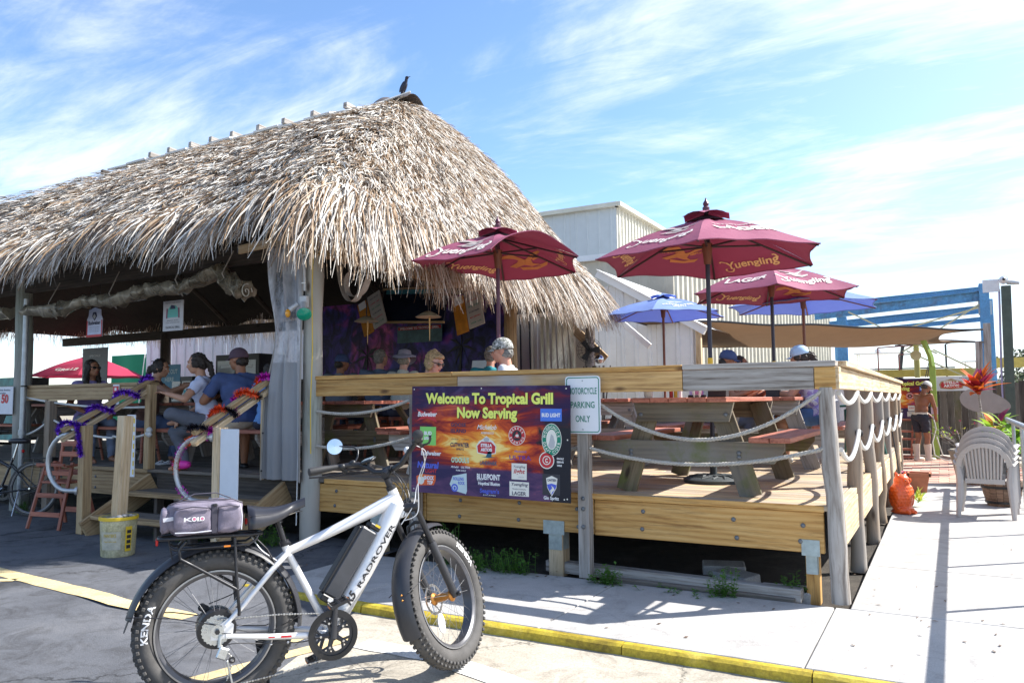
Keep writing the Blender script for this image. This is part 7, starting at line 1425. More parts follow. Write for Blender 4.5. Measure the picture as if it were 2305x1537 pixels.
def machine(label, loc, w, d, h, name='drinks_machine', cat='drinks machine'):
    T = thing(name, label, cat, loc); obj('cabinet', G().box((0, 0, h/2), (w, d, h), b=.01), BLACK, T, 0)
    for i in (-1, 1): obj('steel_front', G().box((i*w*.24, -d/2-.006, h*.78), (w*.40, .01, h*.30)), plain('dull_steel', (.30, .30, .30), .35, .6), T, 0); obj('label_plate', G().box((i*w*.24, -d/2-.014, h*.86), (w*.24, .004, .05)), WHITEP, T, 0); obj('tap', G().cyl((i*w*.24, -d/2-.02, h*.72), (i*w*.24, -d/2-.09, h*.66), .012, n=8), STEEL, T)
    return T
machine('tall black drinks machine with two steel fronts behind the family', (-11.2, 5.0, DECK), 1.2, .7, 1.68)
T = hsign('blue take out sign behind the leaning woman', (-12.3, 4.0, 1.87), .62, .55, plain('sea_blue_sign', (.08, .26, .40), .5)); flat_text('lettering', 'TAKE OUT', PALEB, T, (0, -.0052, 0), SX, SZ, .46, .085, .03, 0, 0, .10); flat_text('lettering', 'HERE', PALEB, T, (0, -.0052, 0), SX, SZ, .26, .085, .03, 0, 0, -.05)
board('stand', (0, .03, -1.2), (0, .03, -.2), .06, .04, W_DARK, T)
T = hsign('framed grey specials board behind the woman in sunglasses', (-16.25, 5.0, 2.2), .92, .95, plain('grey_board', (.20, .21, .23), .5), border=BLACKP, name='menu_board', cat='menu board')
for i, s_ in enumerate(('SPECIALS', 'FISH TACOS', 'WINGS', 'SHRIMP')): flat_text('lettering', s_, WHITEP, T, (0, -.0052, 0), SX, SZ, .4, .05, .0, .1, 0, .28-.2*i)
T = machine('small black cooler cabinet beside the take out sign', (-11.95, 4.3, DECK), .6, .6, 1.25, 'cooler_cabinet', 'cooler')
T = thing('cooler_box', 'teal printed box cooler behind the railing at far left', 'cooler', (-16.6, 3.6, DECK)); obj('box', G().box((0, 0, .66), (.9, .5, 1.32), b=.01), plain('teal_palm_print', (.12, .40, .40), .5, 0, .6, 4), T, 0); obj('dark_side', G().box((.5, .02, .66), (.1, .48, 1.30)), BLACK, T, 0)
T = thing('cooler_box', 'second teal box cooler, left of the hut pole', 'cooler', (-18.6, 3.6, DECK)); obj('box', G().box((0, 0, .66), (1.6, .5, 1.32), b=.01), plain('teal_palm_print', (0, 0, 0)), T, 0)
T = umbrella('patio_umbrella', 'crimson market parasol seen through the hut behind the railing', (-19.6, 7.0, 0), 2.14, 2.74, 1.5, .3, M_REDC, M_DRIB, M_BURG, None, [0]*6, [(4, 'out', 'GRILLE', M_CREAM, .7, .16, .8, .2, 'text')])
T = thing('wind_screen', 'green fabric screen with white cords behind the crimson parasol', 'screen', (-21.0, 9.2, 0)); obj('fabric', G().sheet(lambda u, v: (-1.0+2*u, .04*math.sin(u*9), .3+2.6*v), 12, 4), cloth('dark_green_fabric', (.01, .12, .07), .3), T, 80); obj('cord', G().cyl((.3, -.06, .3), (.7, -.06, 2.9), .015, n=5), WHITEP, T)
# corrugated walls, panel by panel
M_CRM = plain('cream_sheet_metal', (.58, .55, .46), .45, .1, .2, 1.1); M_WSM = plain('white_sheet_metal', (.68, .69, .70), .45, .1, .16, 1.1); M_TAN_SHADE = plain('shaded_wall_tan', (.46, .41, .33), .5, .1, .2, 1.1); M_LG = plain('light_grey_and_wall_shade', (.50, .53, .54), .5, .1, .06, 3)  # grey and tan also put the shade of the building fronts into colour
def ribwall(T, a, b, z0, z1, mat, pw=.9, ribs=3, depth=.03, name='wall_panel', off=(0, 0, 0), ztop=None):
    a, b = Vector((a[0]-off[0], a[1]-off[1], 0)), Vector((b[0]-off[0], b[1]-off[1], 0)); L = (b-a).length; n = max(1, round(L/pw)); d = (b-a).normalized(); q = Vector((d.y, -d.x, 0)); w = L/n; me = None
    for i in range(n):
        if me is None or ztop:
            g = G(); prof = [(0, 0)]
            for k in range(ribs): c = w*(k+.5)/ribs; prof += [(c-.05, 0), (c-.025, depth), (c+.025, depth), (c+.05, 0)]
            prof.append((w-.006, 0)); zt = lambda x: (ztop(i*w+x) if ztop else z1); v = []
            for x, y in prof: v += [tuple(d*x+q*y+Vector((0, 0, z0))), tuple(d*x+q*y+Vector((0, 0, zt(x))))]
            g.add(v, [(2*k, 2*k+2, 2*k+3, 2*k+1) for k in range(len(prof)-1)]); me = mesh_of(g, name, mat, 0)
        obj(name, me, None, T, loc=a+d*w*i)
T = thing('metal_shed', 'white corrugated metal shed close behind the hut with a sloping right end', 'shed', (-8, 8.9, 0)); O3 = (-8, 8.9, 0)
ribwall(T, (-19.9, 8.9), (-5.05, 8.9), 0, 3.7, M_WSM, 1.15, 3, off=O3); ribwall(T, (-5.05, 8.9), (-3.35, 8.9), 0, 3.6, M_WSM, .85, 3, off=O3, ztop=lambda x: 3.75-.60*x)
board('rake_trim', (-5.4, 8.8, 3.98), (-3.2, 8.8, 2.68), .10, .16, plain('white_trim', (.72, .72, .70), .5, 0, .05), T, off=O3); obj('roof_sheet', G().add([tuple(Vector(p)-Vector(O3)) for p in ((-5.4, 8.7, 4.06), (-3.15, 8.7, 2.74), (-3.15, 13.8, 2.74), (-5.4, 13.8, 4.06))], [(0, 1, 2, 3)]), M_WSM, T, 0)
board('corner_board', (-3.35, 8.85, 0), (-3.35, 8.85, 2.7), .1, .1, W_BARE, T, off=O3); board('rake_trim', (-4.75, 7.6, 3.10), (-3.9, 7.6, 2.35), .06, .10, MATS['white_trim'], T, off=O3)
T = thing('cream_wall', 'cream corrugated wall with black cables right of the rear hut pole', 'wall', (-5.5, 7.1, DECK)); ribwall(T, (-6.5, 7.1), (-4.75, 7.1), 0, 2.7, M_CRM, .6, 2, off=(-5.5, 7.1, 0))
for x in (-.75, -.55, .05): obj('black_cable', G().tube([(x, -.08, 2.5), (x+.02, -.09, 1.3), (x-.02, -.08, .1)], .018, 6), BLACK, T)
board('diagonal_brace', (.10, -.15, 2.3), (1.0, -.15, 1.45), .05, .16, W_TAN, T)
T = thing('plastic_sheeting', 'hanging strips of clear plastic sheeting under the right hut corner', 'sheeting', (-4.9, 5.4, DECK))
for i in range(6): x0 = -.1+.10*i; obj('strip', G().sheet(lambda u, v, x0=x0, i=i: (x0+.07*u+.22*v*(i*.12), .02*math.sin(u*3+v*5+i), 2.1-1.9*v), 2, 10), clear_film('milky_film', (.9, .9, .85), .7, (.75, .73, .62)), T, 80)
T = thing('cage_fan', 'black wall fan in a wire cage under the right corner of the thatch', 'fan', (-4.42, 6.05, 2.22), .35); g = G()
for r in (.06, .12, .18, .21): g.ring([(r-.003, -.003), (r+.003, -.003), (r+.003, .003), (r-.003, .003)], 28, (0, -.05 if r < .2 else 0, 0), RW)
for i in range(18): a = 2*PI*i/18; g.tube([(.03*math.cos(a), -.06, .03*math.sin(a)), (.15*math.cos(a), -.05, .15*math.sin(a)), (.21*math.cos(a), 0, .21*math.sin(a)), (.12*math.cos(a), .06, .12*math.sin(a))], .0025, 4)
obj('cage', g, BLACKM, T)
for i in range(3): a = 2*PI*i/3; obj('blade', G().prism([(.02, -.03), (.17, -.06), (.18, .05), (.03, .03)], .004, (0, -.01, 0), RW@Matrix.Rotation(a, 3, 'Z')), BLACK, T, 0)
obj('motor', G().sph((0, .07, 0), (.06, .07, .06), 12, 8), BLACK, T)
T = thing('silver_ball', 'mirrored silver ball under the fan at the hut corner', 'ornament', (-4.22, 6.0, 2.06)); obj('ball', G().sph((0, 0, 0), .075, 20, 14), plain('chrome', (.6, .6, .65), .08, 1, .05), T, 180); obj('string', G().cyl((0, 0, .07), (0, 0, .7), .004, n=4), BLACKP, T)
T = thing('cane_bundle', 'bundle of dark twigs and canes under the silver ball', 'bundle', (-4.3, 6.05, DECK)); rr = random.Random(8)
for i in range(16): x = rr.uniform(-.18, .18); obj('cane', G().tube([(x*.6, rr.uniform(-.05, .05), 0), (x, rr.uniform(-.05, .05), .6), (x*1.3+rr.uniform(-.05, .05), 0, 1.3)], .010, 5), W_DARK if i % 2 else W_GREY, T)
# buildings
B = thing('metal_building', 'tall cream sheet metal building rising behind the thatch', 'building', (-9.3, 20, 0)); O4 = (-9.3, 20, 0)
ribwall(B, (-20.4, 20), (-9.3, 20), 0, 8.35, M_LG, 1.85, 4, .02, off=O4); ribwall(B, (-9.3, 20), (-9.3, 60), 0, 8.35, M_CRM, 2.0, 6, .05, off=O4)  # front grey, side cream: the front's shade is put into its colour
board('eave_trim', (-20.5, 19.9, 8.38), (-9.2, 19.9, 8.38), .25, .16, M_CRM, B, off=O4); board('eave_trim', (-9.2, 19.8, 8.38), (-9.2, 60, 8.38), .25, .16, M_CRM, B, off=O4); obj('roof', G().box((-5.5, 20, 8.36), (11, 40, .04)), M_CRM, B, 0)
for y in (24.5, 33, 42): obj('downpipe', G().box((.10, y-20, 4.1), (.14, .14, 8.2)), plain('tan_trim', (.45, .40, .28), .5), B, 0)
C_ = thing('metal_building', 'lower sheet metal building with shade toned tan front, in front of the tall one, behind the parasols', 'building', (-5.41, 14, 0)); O5 = (-5.41, 14, 0)
ribwall(C_, (-8.2, 14), (-5.41, 14), 0, 5.3, M_TAN_SHADE, .9, 2, .012, off=O5); ribwall(C_, (-5.41, 14), (-2.90, 25.2), 0, 5.3, M_CRM, 1.0, 4, .05, off=O5); board('eave_trim', (-8.25, 13.93, 5.33), (-5.35, 13.93, 5.33), .14, .16, M_WSM, C_, off=O5)  # front tan, side cream: shade on the front is painted in
obj('roof', G().add([tuple(Vector(p)-Vector(O5)) for p in ((-8.2, 14, 5.31), (-5.41, 14, 5.31), (-2.9, 25.2, 5.31), (-8.2, 25.2, 5.31))], [(0, 1, 2, 3)]), M_WSM, C_, 0)
T = thing('corrugated_fence', 'low white corrugated fence behind the deck under the shade sail', 'fence', (-3.2, 12.4, 0)); ribwall(T, (-6.4, 12.4), (-.55, 12.4), 0, 2.0, M_WSM, 1.0, 3, off=(-3.2, 12.4, 0))
# shade sail
NL, NR, FR_, FL = Vector((-4.5, 8.1, 2.92)), Vector((1.5, 13.5, 2.82)), Vector((1.62, 16.6, 2.72)), Vector((-6.0, 13.3, 2.72))
def sail(u, v):
    uu = u; a = NL.lerp(NR, uu); b = FL.lerp(FR_, uu); p = a.lerp(b, v); c = (NL+NR+FR_+FL)/4
    k = .16*(4*u*(1-u))*(1-4*v*(1-v)) ; p += (c-p)*k*.35; kk = (4*v*(1-v))*(2*u-1)**6; p.x -= 1.05*kk*(1 if u > .5 else -.6); p.y -= .25*kk*(1 if u > .5 else -1); p.z -= .22*math.sin(PI*u)*math.sin(PI*v)+.02*math.sin(u*22+v*9); return p
T = thing('shade_sail', 'brown fabric shade sail stretched behind the parasols', 'shade sail', (-1.8, 12.5, 2.7)); M_SAIL = cloth('brown_shade_cloth', (.19, .12, .07), .26, (.20, .12, .065), .85, .2)
obj('sail_cloth', G().sheet(lambda u, v: sail(u, v)-Vector((-1.8, 12.5, 2.7)), 40, 24), M_SAIL, T, 180)
for pts in ([sail(i/30, 0) for i in range(31)], [sail(i/30, 1) for i in range(31)], [sail(1, i/30) for i in range(31)], [sail(0, i/30) for i in range(31)]): obj('edge_webbing', G().tube([p-Vector((-1.8, 12.5, 2.7)) for p in pts], .022, 5), BLACKP, T)
# blue steel frame, posts, fence, banners
M_BLUES = ground('blue_steel_paint', (.10, .22, .38), (.10, .30, .56), (.16, .38, .64), 30, 1.5, rough=.5, bstr=.1, stain=.2); M_RUSTB = ground('rusty_blue_steel', (.18, .09, .05), (.12, .33, .56), (.16, .40, .64), 12, 2.4, rough=.6, bstr=.2, stain=.8)
T = thing("steel_gantry", 'blue steel gantry frame with rusty beams above the shade sail', 'steel frame', (1.75, 17.5, 0)); O6 = (1.75, 17.5, 0)
def ib(name, a, b, h, w, mat, up=(0, 0, 1)):
    a, b = Vector(a)-Vector(O6), Vector(b)-Vector(O6); L = (b-a).length; g = G().box((0, 0, h/2-.012), (L, w, .024)).box((0, 0, -h/2+.012), (L, w, .024)).box((0, 0, 0), (L, .02, h-.05)); return obj(name, g, mat, T, 0, loc=(a+b)/2, R=frame(b-a, up))
ib('post', (1.72, 17.4, 0), (1.72, 17.4, 4.28), .30, .22, M_BLUES, (0, 1, 0)); ib('post', (1.95, 20.5, 0), (1.95, 20.5, 4.2), .30, .22, M_BLUES, (0, 1, 0)); ib('post', (-1.75, 18.0, 0), (-1.75, 18.0, 3.7), .30, .24, M_BLUES, (0, 1, 0)); ib('post', (-2.4, 23.0, 0), (-2.4, 23, 3.9), .3, .22, M_BLUES, (0, 1, 0))
ib('beam', (-2.6, 20.4, 4.30), (1.9, 20.4, 4.50), .16, .12, M_BLUES); ib('beam', (-2.4, 17.4, 3.72), (1.7, 17.4, 3.98), .26, .14, M_RUSTB); ib('beam', (-2.2, 19.0, 3.55), (1.75, 19.0, 3.78), .22, .12, M_BLUES); ib('beam', (-1.9, 21.5, 3.52), (1.8, 21.5, 3.72), .14, .1, M_BLUES)
for a, b in (((1.6, 17.3, 3.75), (-.2, 17.3, 2.6)), ((1.6, 17.6, 3.7), (.0, 19, 3.4)), ((-1.5, 17.3, 3.75), (.6, 16.9, 2.5)), ((-.1, 17.0, 2.6), (1.2, 17.0, 1.9)), ((.5, 17.0, 2.62), (1.7, 17.0, 1.9))): obj('tie_rod', G().cyl(Vector(a)-Vector(O6), Vector(b)-Vector(O6), .022, n=6), plain('pale_yellow_rod', (.55, .50, .30), .5), T)
obj('camera_plate', G().box(Vector((1.68, 13.2, 3.66))-Vector(O6)+Vector((.05, 4.2, 0)), (.3, .03, .36)), M_LG, T, 0)
T = thing('security_pole', 'tall dark green pole carrying a white security camera at right', 'pole', (1.86, 13.0, 0)); board('shaft', (0, 0, 0), (.06, 0, 3.66), .17, .15, plain('dark_green_paint', (.06, .08, .06), .5, 0, .3), T, (0, 1, 0)); obj('conduit_pipe', G().tube([(-.11, 0, 0), (-.10, 0, 2), (-.06, 0, 3.6)], .02, 6), plain('violet_grey_pipe', (.35, .33, .50), .5), T)
g = G().cyl((.02, -.12, 3.78), (.02, -.02, 3.78), .075, .085, 16).sph((.02, -.12, 3.78), .06, 12, 8).box((-.2, .0, 3.68), (.3, .05, .26)); obj('camera_housing', g, plain('camera_white', (.65, .66, .68), .35), T); obj('camera_lens', G().sph((.02, -.185, 3.78), .03, 10, 7), BLACK, T); obj('lamp_arm', G().tube([(.08, 0, 3.74), (.2, 0, 3.72), (.3, -.02, 3.70)], [.05, .05, .03], 10), M_LG, T)
for lab, x, h in (('weathered square post just left of the dark green pole', 1.56, 2.93), ('shorter weathered post left of its neighbour by the red leaved plant', 1.40, 2.56)): o = board('fence_post', (x-.06, 13.3, 0), (x, 13.3, h), .13, .11, W_GREY, None, (0, 1, 0)); tag(o, lab, 'post')
T = thing('board_fence', 'weathered grey upright board fence behind the brick patio', 'fence', (.9, 15.3, 0)); rr = random.Random(3)
for i in range(28): x = -2.1+i*.145; board('fence_board', (x, rr.uniform(-.01, .01), .02), (x, rr.uniform(-.01, .01), 1.72+rr.uniform(-.03, .03)), .144, .02, W_DARK if i % 4 == 0 else W_MOSS if i % 3 == 0 else W_DECKD, T, (0, 1, 0))
for z in (.4, 1.4): board('fence_rail', (-2.1, .04, z), (1.85, .04, z), .04, .09, W_DARK, T)
banner('smaller copy of the sunset beer banner hung on the grey board fence', (-.30, 15.05, 1.36), 0, W=1.54, H=.95)
stella('white banner with red badge and 3.50 price on the grey board fence', (1.02, 15.2, 1.70), .95, .34)
T = thing('green_post', 'lime green painted steel post with a bent top by the man', 'post', (.50, 14.3, 0)); obj('shaft', G().box((0, 0, 1.05), (.13, .12, 2.1), b=.01), plain('lime_green_paint', (.28, .42, .07), .5, 0, .15), T, 0); obj('bent_top', G().tube([(0, 0, 2.08), (-.02, 0, 2.3), (-.13, 0, 2.62), (-.20, 0, 2.8)], .06, 4), plain('lime_green_paint', (0, 0, 0)), T, 20); obj('pale_wrap', G().box((0, 0, 1.08), (.14, .13, .16)), plain('lilac_wrap', (.5, .46, .55), .6), T, 0)
T = thing('round_dish', 'pale yellow round disc on tie rods above the patio', 'disc', (.14, 15.8, 2.42)); obj('disc', G().lathe([(.0, 0), (.12, .01), (.125, .02), (0, .03)], 24, (0, 0, 0), RW), plain('pale_yellow_disc', (.62, .58, .36), .5), T, 40)
T = thing('yellow_rail', 'long faded yellow steel rail beyond the board fence', 'rail', (1, 18.3, 2.05)); obj('beam', G().box((-1.0, 0, 0), (3.6, .2, .20)), plain('faded_yellow_steel', (.50, .38, .08), .5, 0, .2), T, 0); obj('cap_strip', G().box((-1.3, -.02, .13), (2.6, .24, .03)), BLACKP, T, 0)
T = thing('yellow_rail', 'short stretch of yellow steel rail right of the security pole', 'rail', (4.5, 26, 2.55)); obj('beam', G().box((-.9, 0, 0), (2.6, .2, .34)), plain('faded_yellow_steel', (0, 0, 0)), T, 0)
T = thing('pipe_frame', 'rusty pipe frame and valve stack beyond the fence', 'pipe frame', (-.6, 17.2, 2.1))
for a, b in (((-.2, 0, 0), (-.2, 0, .62)), ((-.2, 0, .62), (.75, 0, .66)), ((.3, 0, 0), (.3, 0, .42)), ((.3, 0, .42), (.65, 0, .42))): obj('pipe', G().cyl(a, b, .018, n=6), plain('rust_pipe', (.22, .07, .06), .6), T)
obj('yellow_stack', G().cyl((.72, 0, -.2), (.72, 0, .6), .07, n=12).sph((.72, 0, .66), .08, 10, 6), plain('olive_yellow', (.38, .34, .10), .5), T)
for i in range(4): obj('hose', G().tube([(.8+i*.03, 0, .65), (.95+i*.03, 0, .55), (1.0+i*.02, 0, .2), (.9+.05*i, 0, -.2)], .012, 5), BLACK, T)
for lab, x, y, h in (('thin lamp mast far beyond the fence', .9, 42, 4.2), ('leaning dark mast far beyond the fence', -1.6, 40, 4.0)): T = thing('mast', lab, 'mast', (x, y, 0)); obj('shaft', G().tube([(0, 0, 0), (.0 if x > 0 else .5, 0, h), (.25 if x > 0 else .55, 0, h+.1)], .05 if x > 0 else .09, 6), BLACKM, T); obj('lamp_head', G().box((.3, 0, h+.1), (.3, .1, .08)), BLACKM, T, 0)
def boat(label, loc, L=7.):
    T = thing('boat', label, 'boat', loc); g = G(); st = [(-.5, .30, .0), (-.2, .36, 0), (.15, .34, .02), (.38, .20, .08), (.5, .01, .16)]; v = []
    for x, w, s in st: v += [(x*L, -w*2.4, 1.0+s*2), (x*L, -w*1.7, .25+s), (x*L, 0, .05+s*2), (x*L, w*1.7, .25+s), (x*L, w*2.4, 1.0+s*2)]
    g.add(v, [(i*5+j, i*5+5+j, i*5+6+j, i*5+1+j) for i in range(4) for j in range(4)]+[(0, 1, 2, 3, 4)]+[(i*5, i*5+4, i*5+9, i*5+5) for i in range(4)]); obj('hull', g, plain('boat_white', (.7, .7, .7), .35), T, 50); obj('cabin', G().box((-.3, 0, 1.5), (2.4, 1.3, 1.0), b=.15), plain('boat_white', (0, 0, 0)), T, 40)
    obj('window_band', G().box((-.3, 0, 1.6), (2.42, 1.32, .35), b=.05), BLACK, T, 0); g = G()
    for x in (-1.4, .8): 
        for y in (-.6, .6): g.cyl((x, y, 2.0), (x, y, 3.0), .03, n=5)
    obj('tower', g, STEEL, T, kind='stuff'); obj('tower_top', G().box((-.3, 0, 3.02), (2.6, 1.4, .06)), plain('boat_white', (0, 0, 0)), T, 0); obj('radome', G().sph((-.3, .3, 3.2), (.25, .25, .15), 10, 6), plain('boat_white', (0, 0, 0)), T)
boat('white cabin boat on land far beyond the patio fence', (-2.2, 44, .9)); boat('second white cabin boat far off near the trees at right', (3.4, 52, .6))
def tree(label, loc, h, r, cols=((.05, .075, .03), (.075, .10, .035)), seed=1, n=900):
    rr = random.Random(seed); T = thing('tree', label, 'tree', loc); obj('trunk', G().tube([(0, 0, 0), (.1*r, 0, h*.4), (-.05*r, .1*r, h*.75)], [.06*h*.5, .05*h*.5, .02*h*.5], 8), W_DARK, T)
    for k in range(4): a = k*1.7; obj('limb', G().tube([(.05*r, 0, h*.4), (math.cos(a)*r*.4, math.sin(a)*r*.4, h*.65), (math.cos(a)*r*.7, math.sin(a)*r*.7, h*.8)], [.05, .035, .015], 5), W_DARK, T)
    cl = [(rr.gauss(0, .45)*r, rr.gauss(0, .45)*r, h*.68+rr.gauss(0, .16)*h, rr.uniform(.25, .5)*r) for _ in range(14)]; g = G()
    for i in range(n):
        c = rr.choice(cl); u = Vector((rr.gauss(0, 1), rr.gauss(0, 1), rr.gauss(0, .8))).normalized()*c[3]*rr.uniform(.6, 1.05); p = Vector(c[:3])+u; w = Vector((rr.gauss(0, 1), rr.gauss(0, 1), rr.gauss(0, 1))).normalized()*r*.07; q = w.orthogonal().normalized()*r*.05; o_ = len(g.v); g.v += [tuple(p-w), tuple(p+q), tuple(p+w), tuple(p-q)]; g.f.append((o_, o_+1, o_+2, o_+3))
    obj('crown', g, plain('foliage_%d' % seed, cols[seed % 2], .7, 0, .6, 1.5), T, 0); return T
for i, (x, y, h, r) in enumerate(((4.6, 38, 3.0, 1.5), (7.0, 44, 4.2, 2.2), (9.5, 52, 5.0, 2.8), (5.2, 50, 3.9, 2.0))): tree(('leafy tree at the right edge, nearest of the far group', 'rounded tree second along the far right group', 'tall tree at the back right of the far group', 'tree between its neighbours in the far right group')[i], (x, y, 0), h, r, seed=i+1)
# ------------------------------------------------------------------ right hand side: plants, owl, chairs, hand rail
def leafblade(L, w, bend=.4, fold=.25, n=6):
    v = []
    for i in range(n+1): t = i/n; ww = w*math.sin(PI*min(1, .12+.88*t)**.8)*.5 if t < 1 else .002; x = L*t*(1-.25*bend*t); z = L*(.9*t*bend*0+.0)-bend*L*t*t*.6+L*.0; v += [(x, -ww, z+fold*ww), (x, 0, z), (x, ww, z+fold*ww)]
    return v, [(3*i+j, 3*i+3+j, 3*i+4+j, 3*i+1+j) for i in range(n) for j in (0, 1)]
def leafy(T, name, c, n, L, w, mats, el=(20, 80), seed=1, bend=.6, zs=0., spread=0.):
    rr = random.Random(seed)
    for i in range(n):
        az = i*2.4+rr.uniform(-.3, .3); e = math.radians(rr.uniform(*el)); l_ = L*rr.uniform(.7, 1.1); v, f = leafblade(l_, w*rr.uniform(.8, 1.15), bend*rr.uniform(.6, 1.3)); R = Matrix.Rotation(az, 3, 'Z')@Matrix.Rotation(-e, 3, 'Y'); p = Vector(c)+Vector((rr.uniform(-spread, spread), rr.uniform(-spread, spread), zs*rr.random()))
        obj(name, G().add([tuple(p+R@Vector(q)) for q in v], f), rr.choice(mats), T, 80)
LR1, LR2, LR3 = cloth('red_leaf', (.42, .03, .05), .3, (.75, .06, .03)), cloth('orange_leaf', (.50, .11, .02), .3, (.85, .20, .02)), cloth('plum_leaf', (.16, .02, .07), .25, (.4, .03, .1))
LG1, LG2, LG3 = cloth('lime_leaf', (.22, .40, .05), .3, (.4, .6, .05)), cloth('green_leaf', (.08, .20, .03), .3, (.2, .4, .03)), cloth('yellow_leaf', (.50, .48, .08), .3, (.6, .6, .1))
M_CLAY = plain('grey_clay_pot', (.28, .25, .20), .8, 0, .25, 8, bumps=.3); M_TERR = plain('terracotta', (.46, .17, .09), .75, 0, .2, 10)
T = thing('potted_cordyline', 'tall red leaved plant on a thin stem in the pot behind the chairs', 'plant', (1.21, 8.8, 0)); obj('pot', G().lathe([(.17, 0), (.2, .05), (.27, .5), (.29, .52), (.27, .54), (.24, .5), (0, .48)], 24), M_CLAY, T, 40)
obj('stem', G().tube([(0, 0, .45), (.02, 0, .95), (-.02, 0, 1.45)], [.02, .017, .015], 8), W_GREY, T); leafy(T, 'leaf', (-.02, 0, 1.42), 30, .50, .15, [LR1, LR2, LR3, LR1, LR2], (5, 85), 5, .30, .14)
T = thing('potted_croton', 'low pot of lime, red and orange leaved croton behind the stacked chairs', 'plant', (1.38, 8.2, 0)); obj('pot', G().lathe([(.15, 0), (.2, .35), (.22, .36), (.19, .34), (0, .33)], 24), M_TERR, T, 40); leafy(T, 'leaf', (0, 0, .72), 26, .42, .10, [LG1, LR2, LG3, LR3, LG2, LG1], (10, 80), 9, .7, .3, .10)
T = thing('broadleaf_plant', 'bright green broad leaved plant right of the croton', 'plant', (1.56, 7.3, 0)); leafy(T, 'leaf', (0, 0, .55), 14, .50, .14, [LG1, LG2], (10, 70), 19, .5, .3, .08); obj('stem', G().cyl((0, 0, 0), (0, 0, .6), .03, n=8), W_DARK, T)
T = thing('urn_planter', 'tall grey clay urn planter holding a twiggy shrub at the edge of the bricks', 'planter', (.98, 8.75, 0)); obj('urn', G().lathe([(.13, 0), (.15, .03), (.20, .30), (.25, .50), (.27, .53), (.24, .55), (.2, .5), (0, .48)], 26), M_CLAY, T, 40)
T = thing('twiggy_shrub', 'sparse twiggy shrub with yellow green tips growing from the clay urn', 'shrub', (.92, 8.80, .50)); rr = random.Random(6)
for i in range(34): a = rr.uniform(1.2, 5.2); l_ = rr.uniform(.3, .62); e = (math.cos(a)*l_*.8, math.sin(a)*l_*.5, l_*rr.uniform(.35, 1.0)); obj('twig', G().tube([(0, 0, 0), (e[0]*.45, e[1]*.5, e[2]*.6), e], [.007, .005, .003], 4), W_GREY if i % 2 else W_DARK, T); (leafy(T, 'leaf', e, 3, .07, .02, [LG3, LG1, LR3], (0, 80), i) if i % 2 == 0 else None)
T = thing('barrel_planter', 'half barrel planter with dark hoops behind the stacked chairs', 'planter', (1.30, 6.05, 0)); W_BAR = wood('barrel_stave', (.30, .20, .14), (.22, .14, .10), (.09, .06, .05), rough=.8)
for i in range(18):
    a = 2*PI*i/18; g = G(); v = []
    for z, r in ((0, .17), (.15, .215), (.32, .235)):
        for da, dr in ((-.165, 0), (.165, 0), (.165, -.02), (-.165, -.02)): v.append(((r+dr)*math.cos(a+da), (r+dr)*math.sin(a+da), z))
    g.add(v, [(k*4+j, k*4+(j+1) % 4, k*4+4+(j+1) % 4, k*4+4+j) for k in (0, 1) for j in range(4)]+[(3, 2, 1, 0), (8, 9, 10, 11)]); obj('stave', g, W_BAR, T, 0)
for z, r in ((.05, .19), (.24, .232)): obj('hoop', G().ring([(r, -.015), (r+.006, -.015), (r+.008, .015), (r+.002, .015)], 30, (0, 0, z)), BLACKM, T)
obj('soil', G().lathe([(0, .29), (.21, .28)], 20, cap=False), M_DIRT, T); leafy(T, 'leaf', (0, 0, .28), 24, .22, .05, [LG3, LG2, LR3], (10, 70), 31, .8, .05, .13)
T = thing('ground_cover', 'dry pinkish and yellow ground cover plants along the right edge', 'plants', (1.95, 5.5, 0)); rr = random.Random(12); g1, g2_ = G(), G()
for i in range(1500):
    p = Vector((rr.uniform(-.12, 1.2), rr.uniform(-1.5, 4.0), 0)); g = g1 if rr.random() < .55 else g2_; hh = rr.uniform(.08, .42); d = Vector((rr.uniform(-.1, .1), rr.uniform(-.1, .1), hh)); w = Vector((rr.uniform(-1, 1), rr.uniform(-1, 1), 0)).normalized()*.012; o_ = len(g.v); g.v += [tuple(p-w), tuple(p+w), tuple(p+d+w*1.5), tuple(p+d-w*1.5)]; g.f.append((o_, o_+1, o_+2, o_+3)); q = p+d; w3 = Vector((rr.gauss(0, 1), rr.gauss(0, 1), rr.gauss(0, 1))).normalized()*.03; w4 = w3.orthogonal().normalized()*.02; o_ = len(g.v); g.v += [tuple(q-w3), tuple(q+w4), tuple(q+w3), tuple(q-w4)]; g.f.append((o_, o_+1, o_+2, o_+3))
obj('pink_stems', g1, plain('dry_pink_stem', (.48, .28, .18), .8, 0, .4, 5), T, 0, kind='stuff'); obj('green_stems', g2_, plain('dry_green_stem', (.30, .32, .08), .8, 0, .4, 5), T, 0, kind='stuff'); T['kind'] = 'stuff'
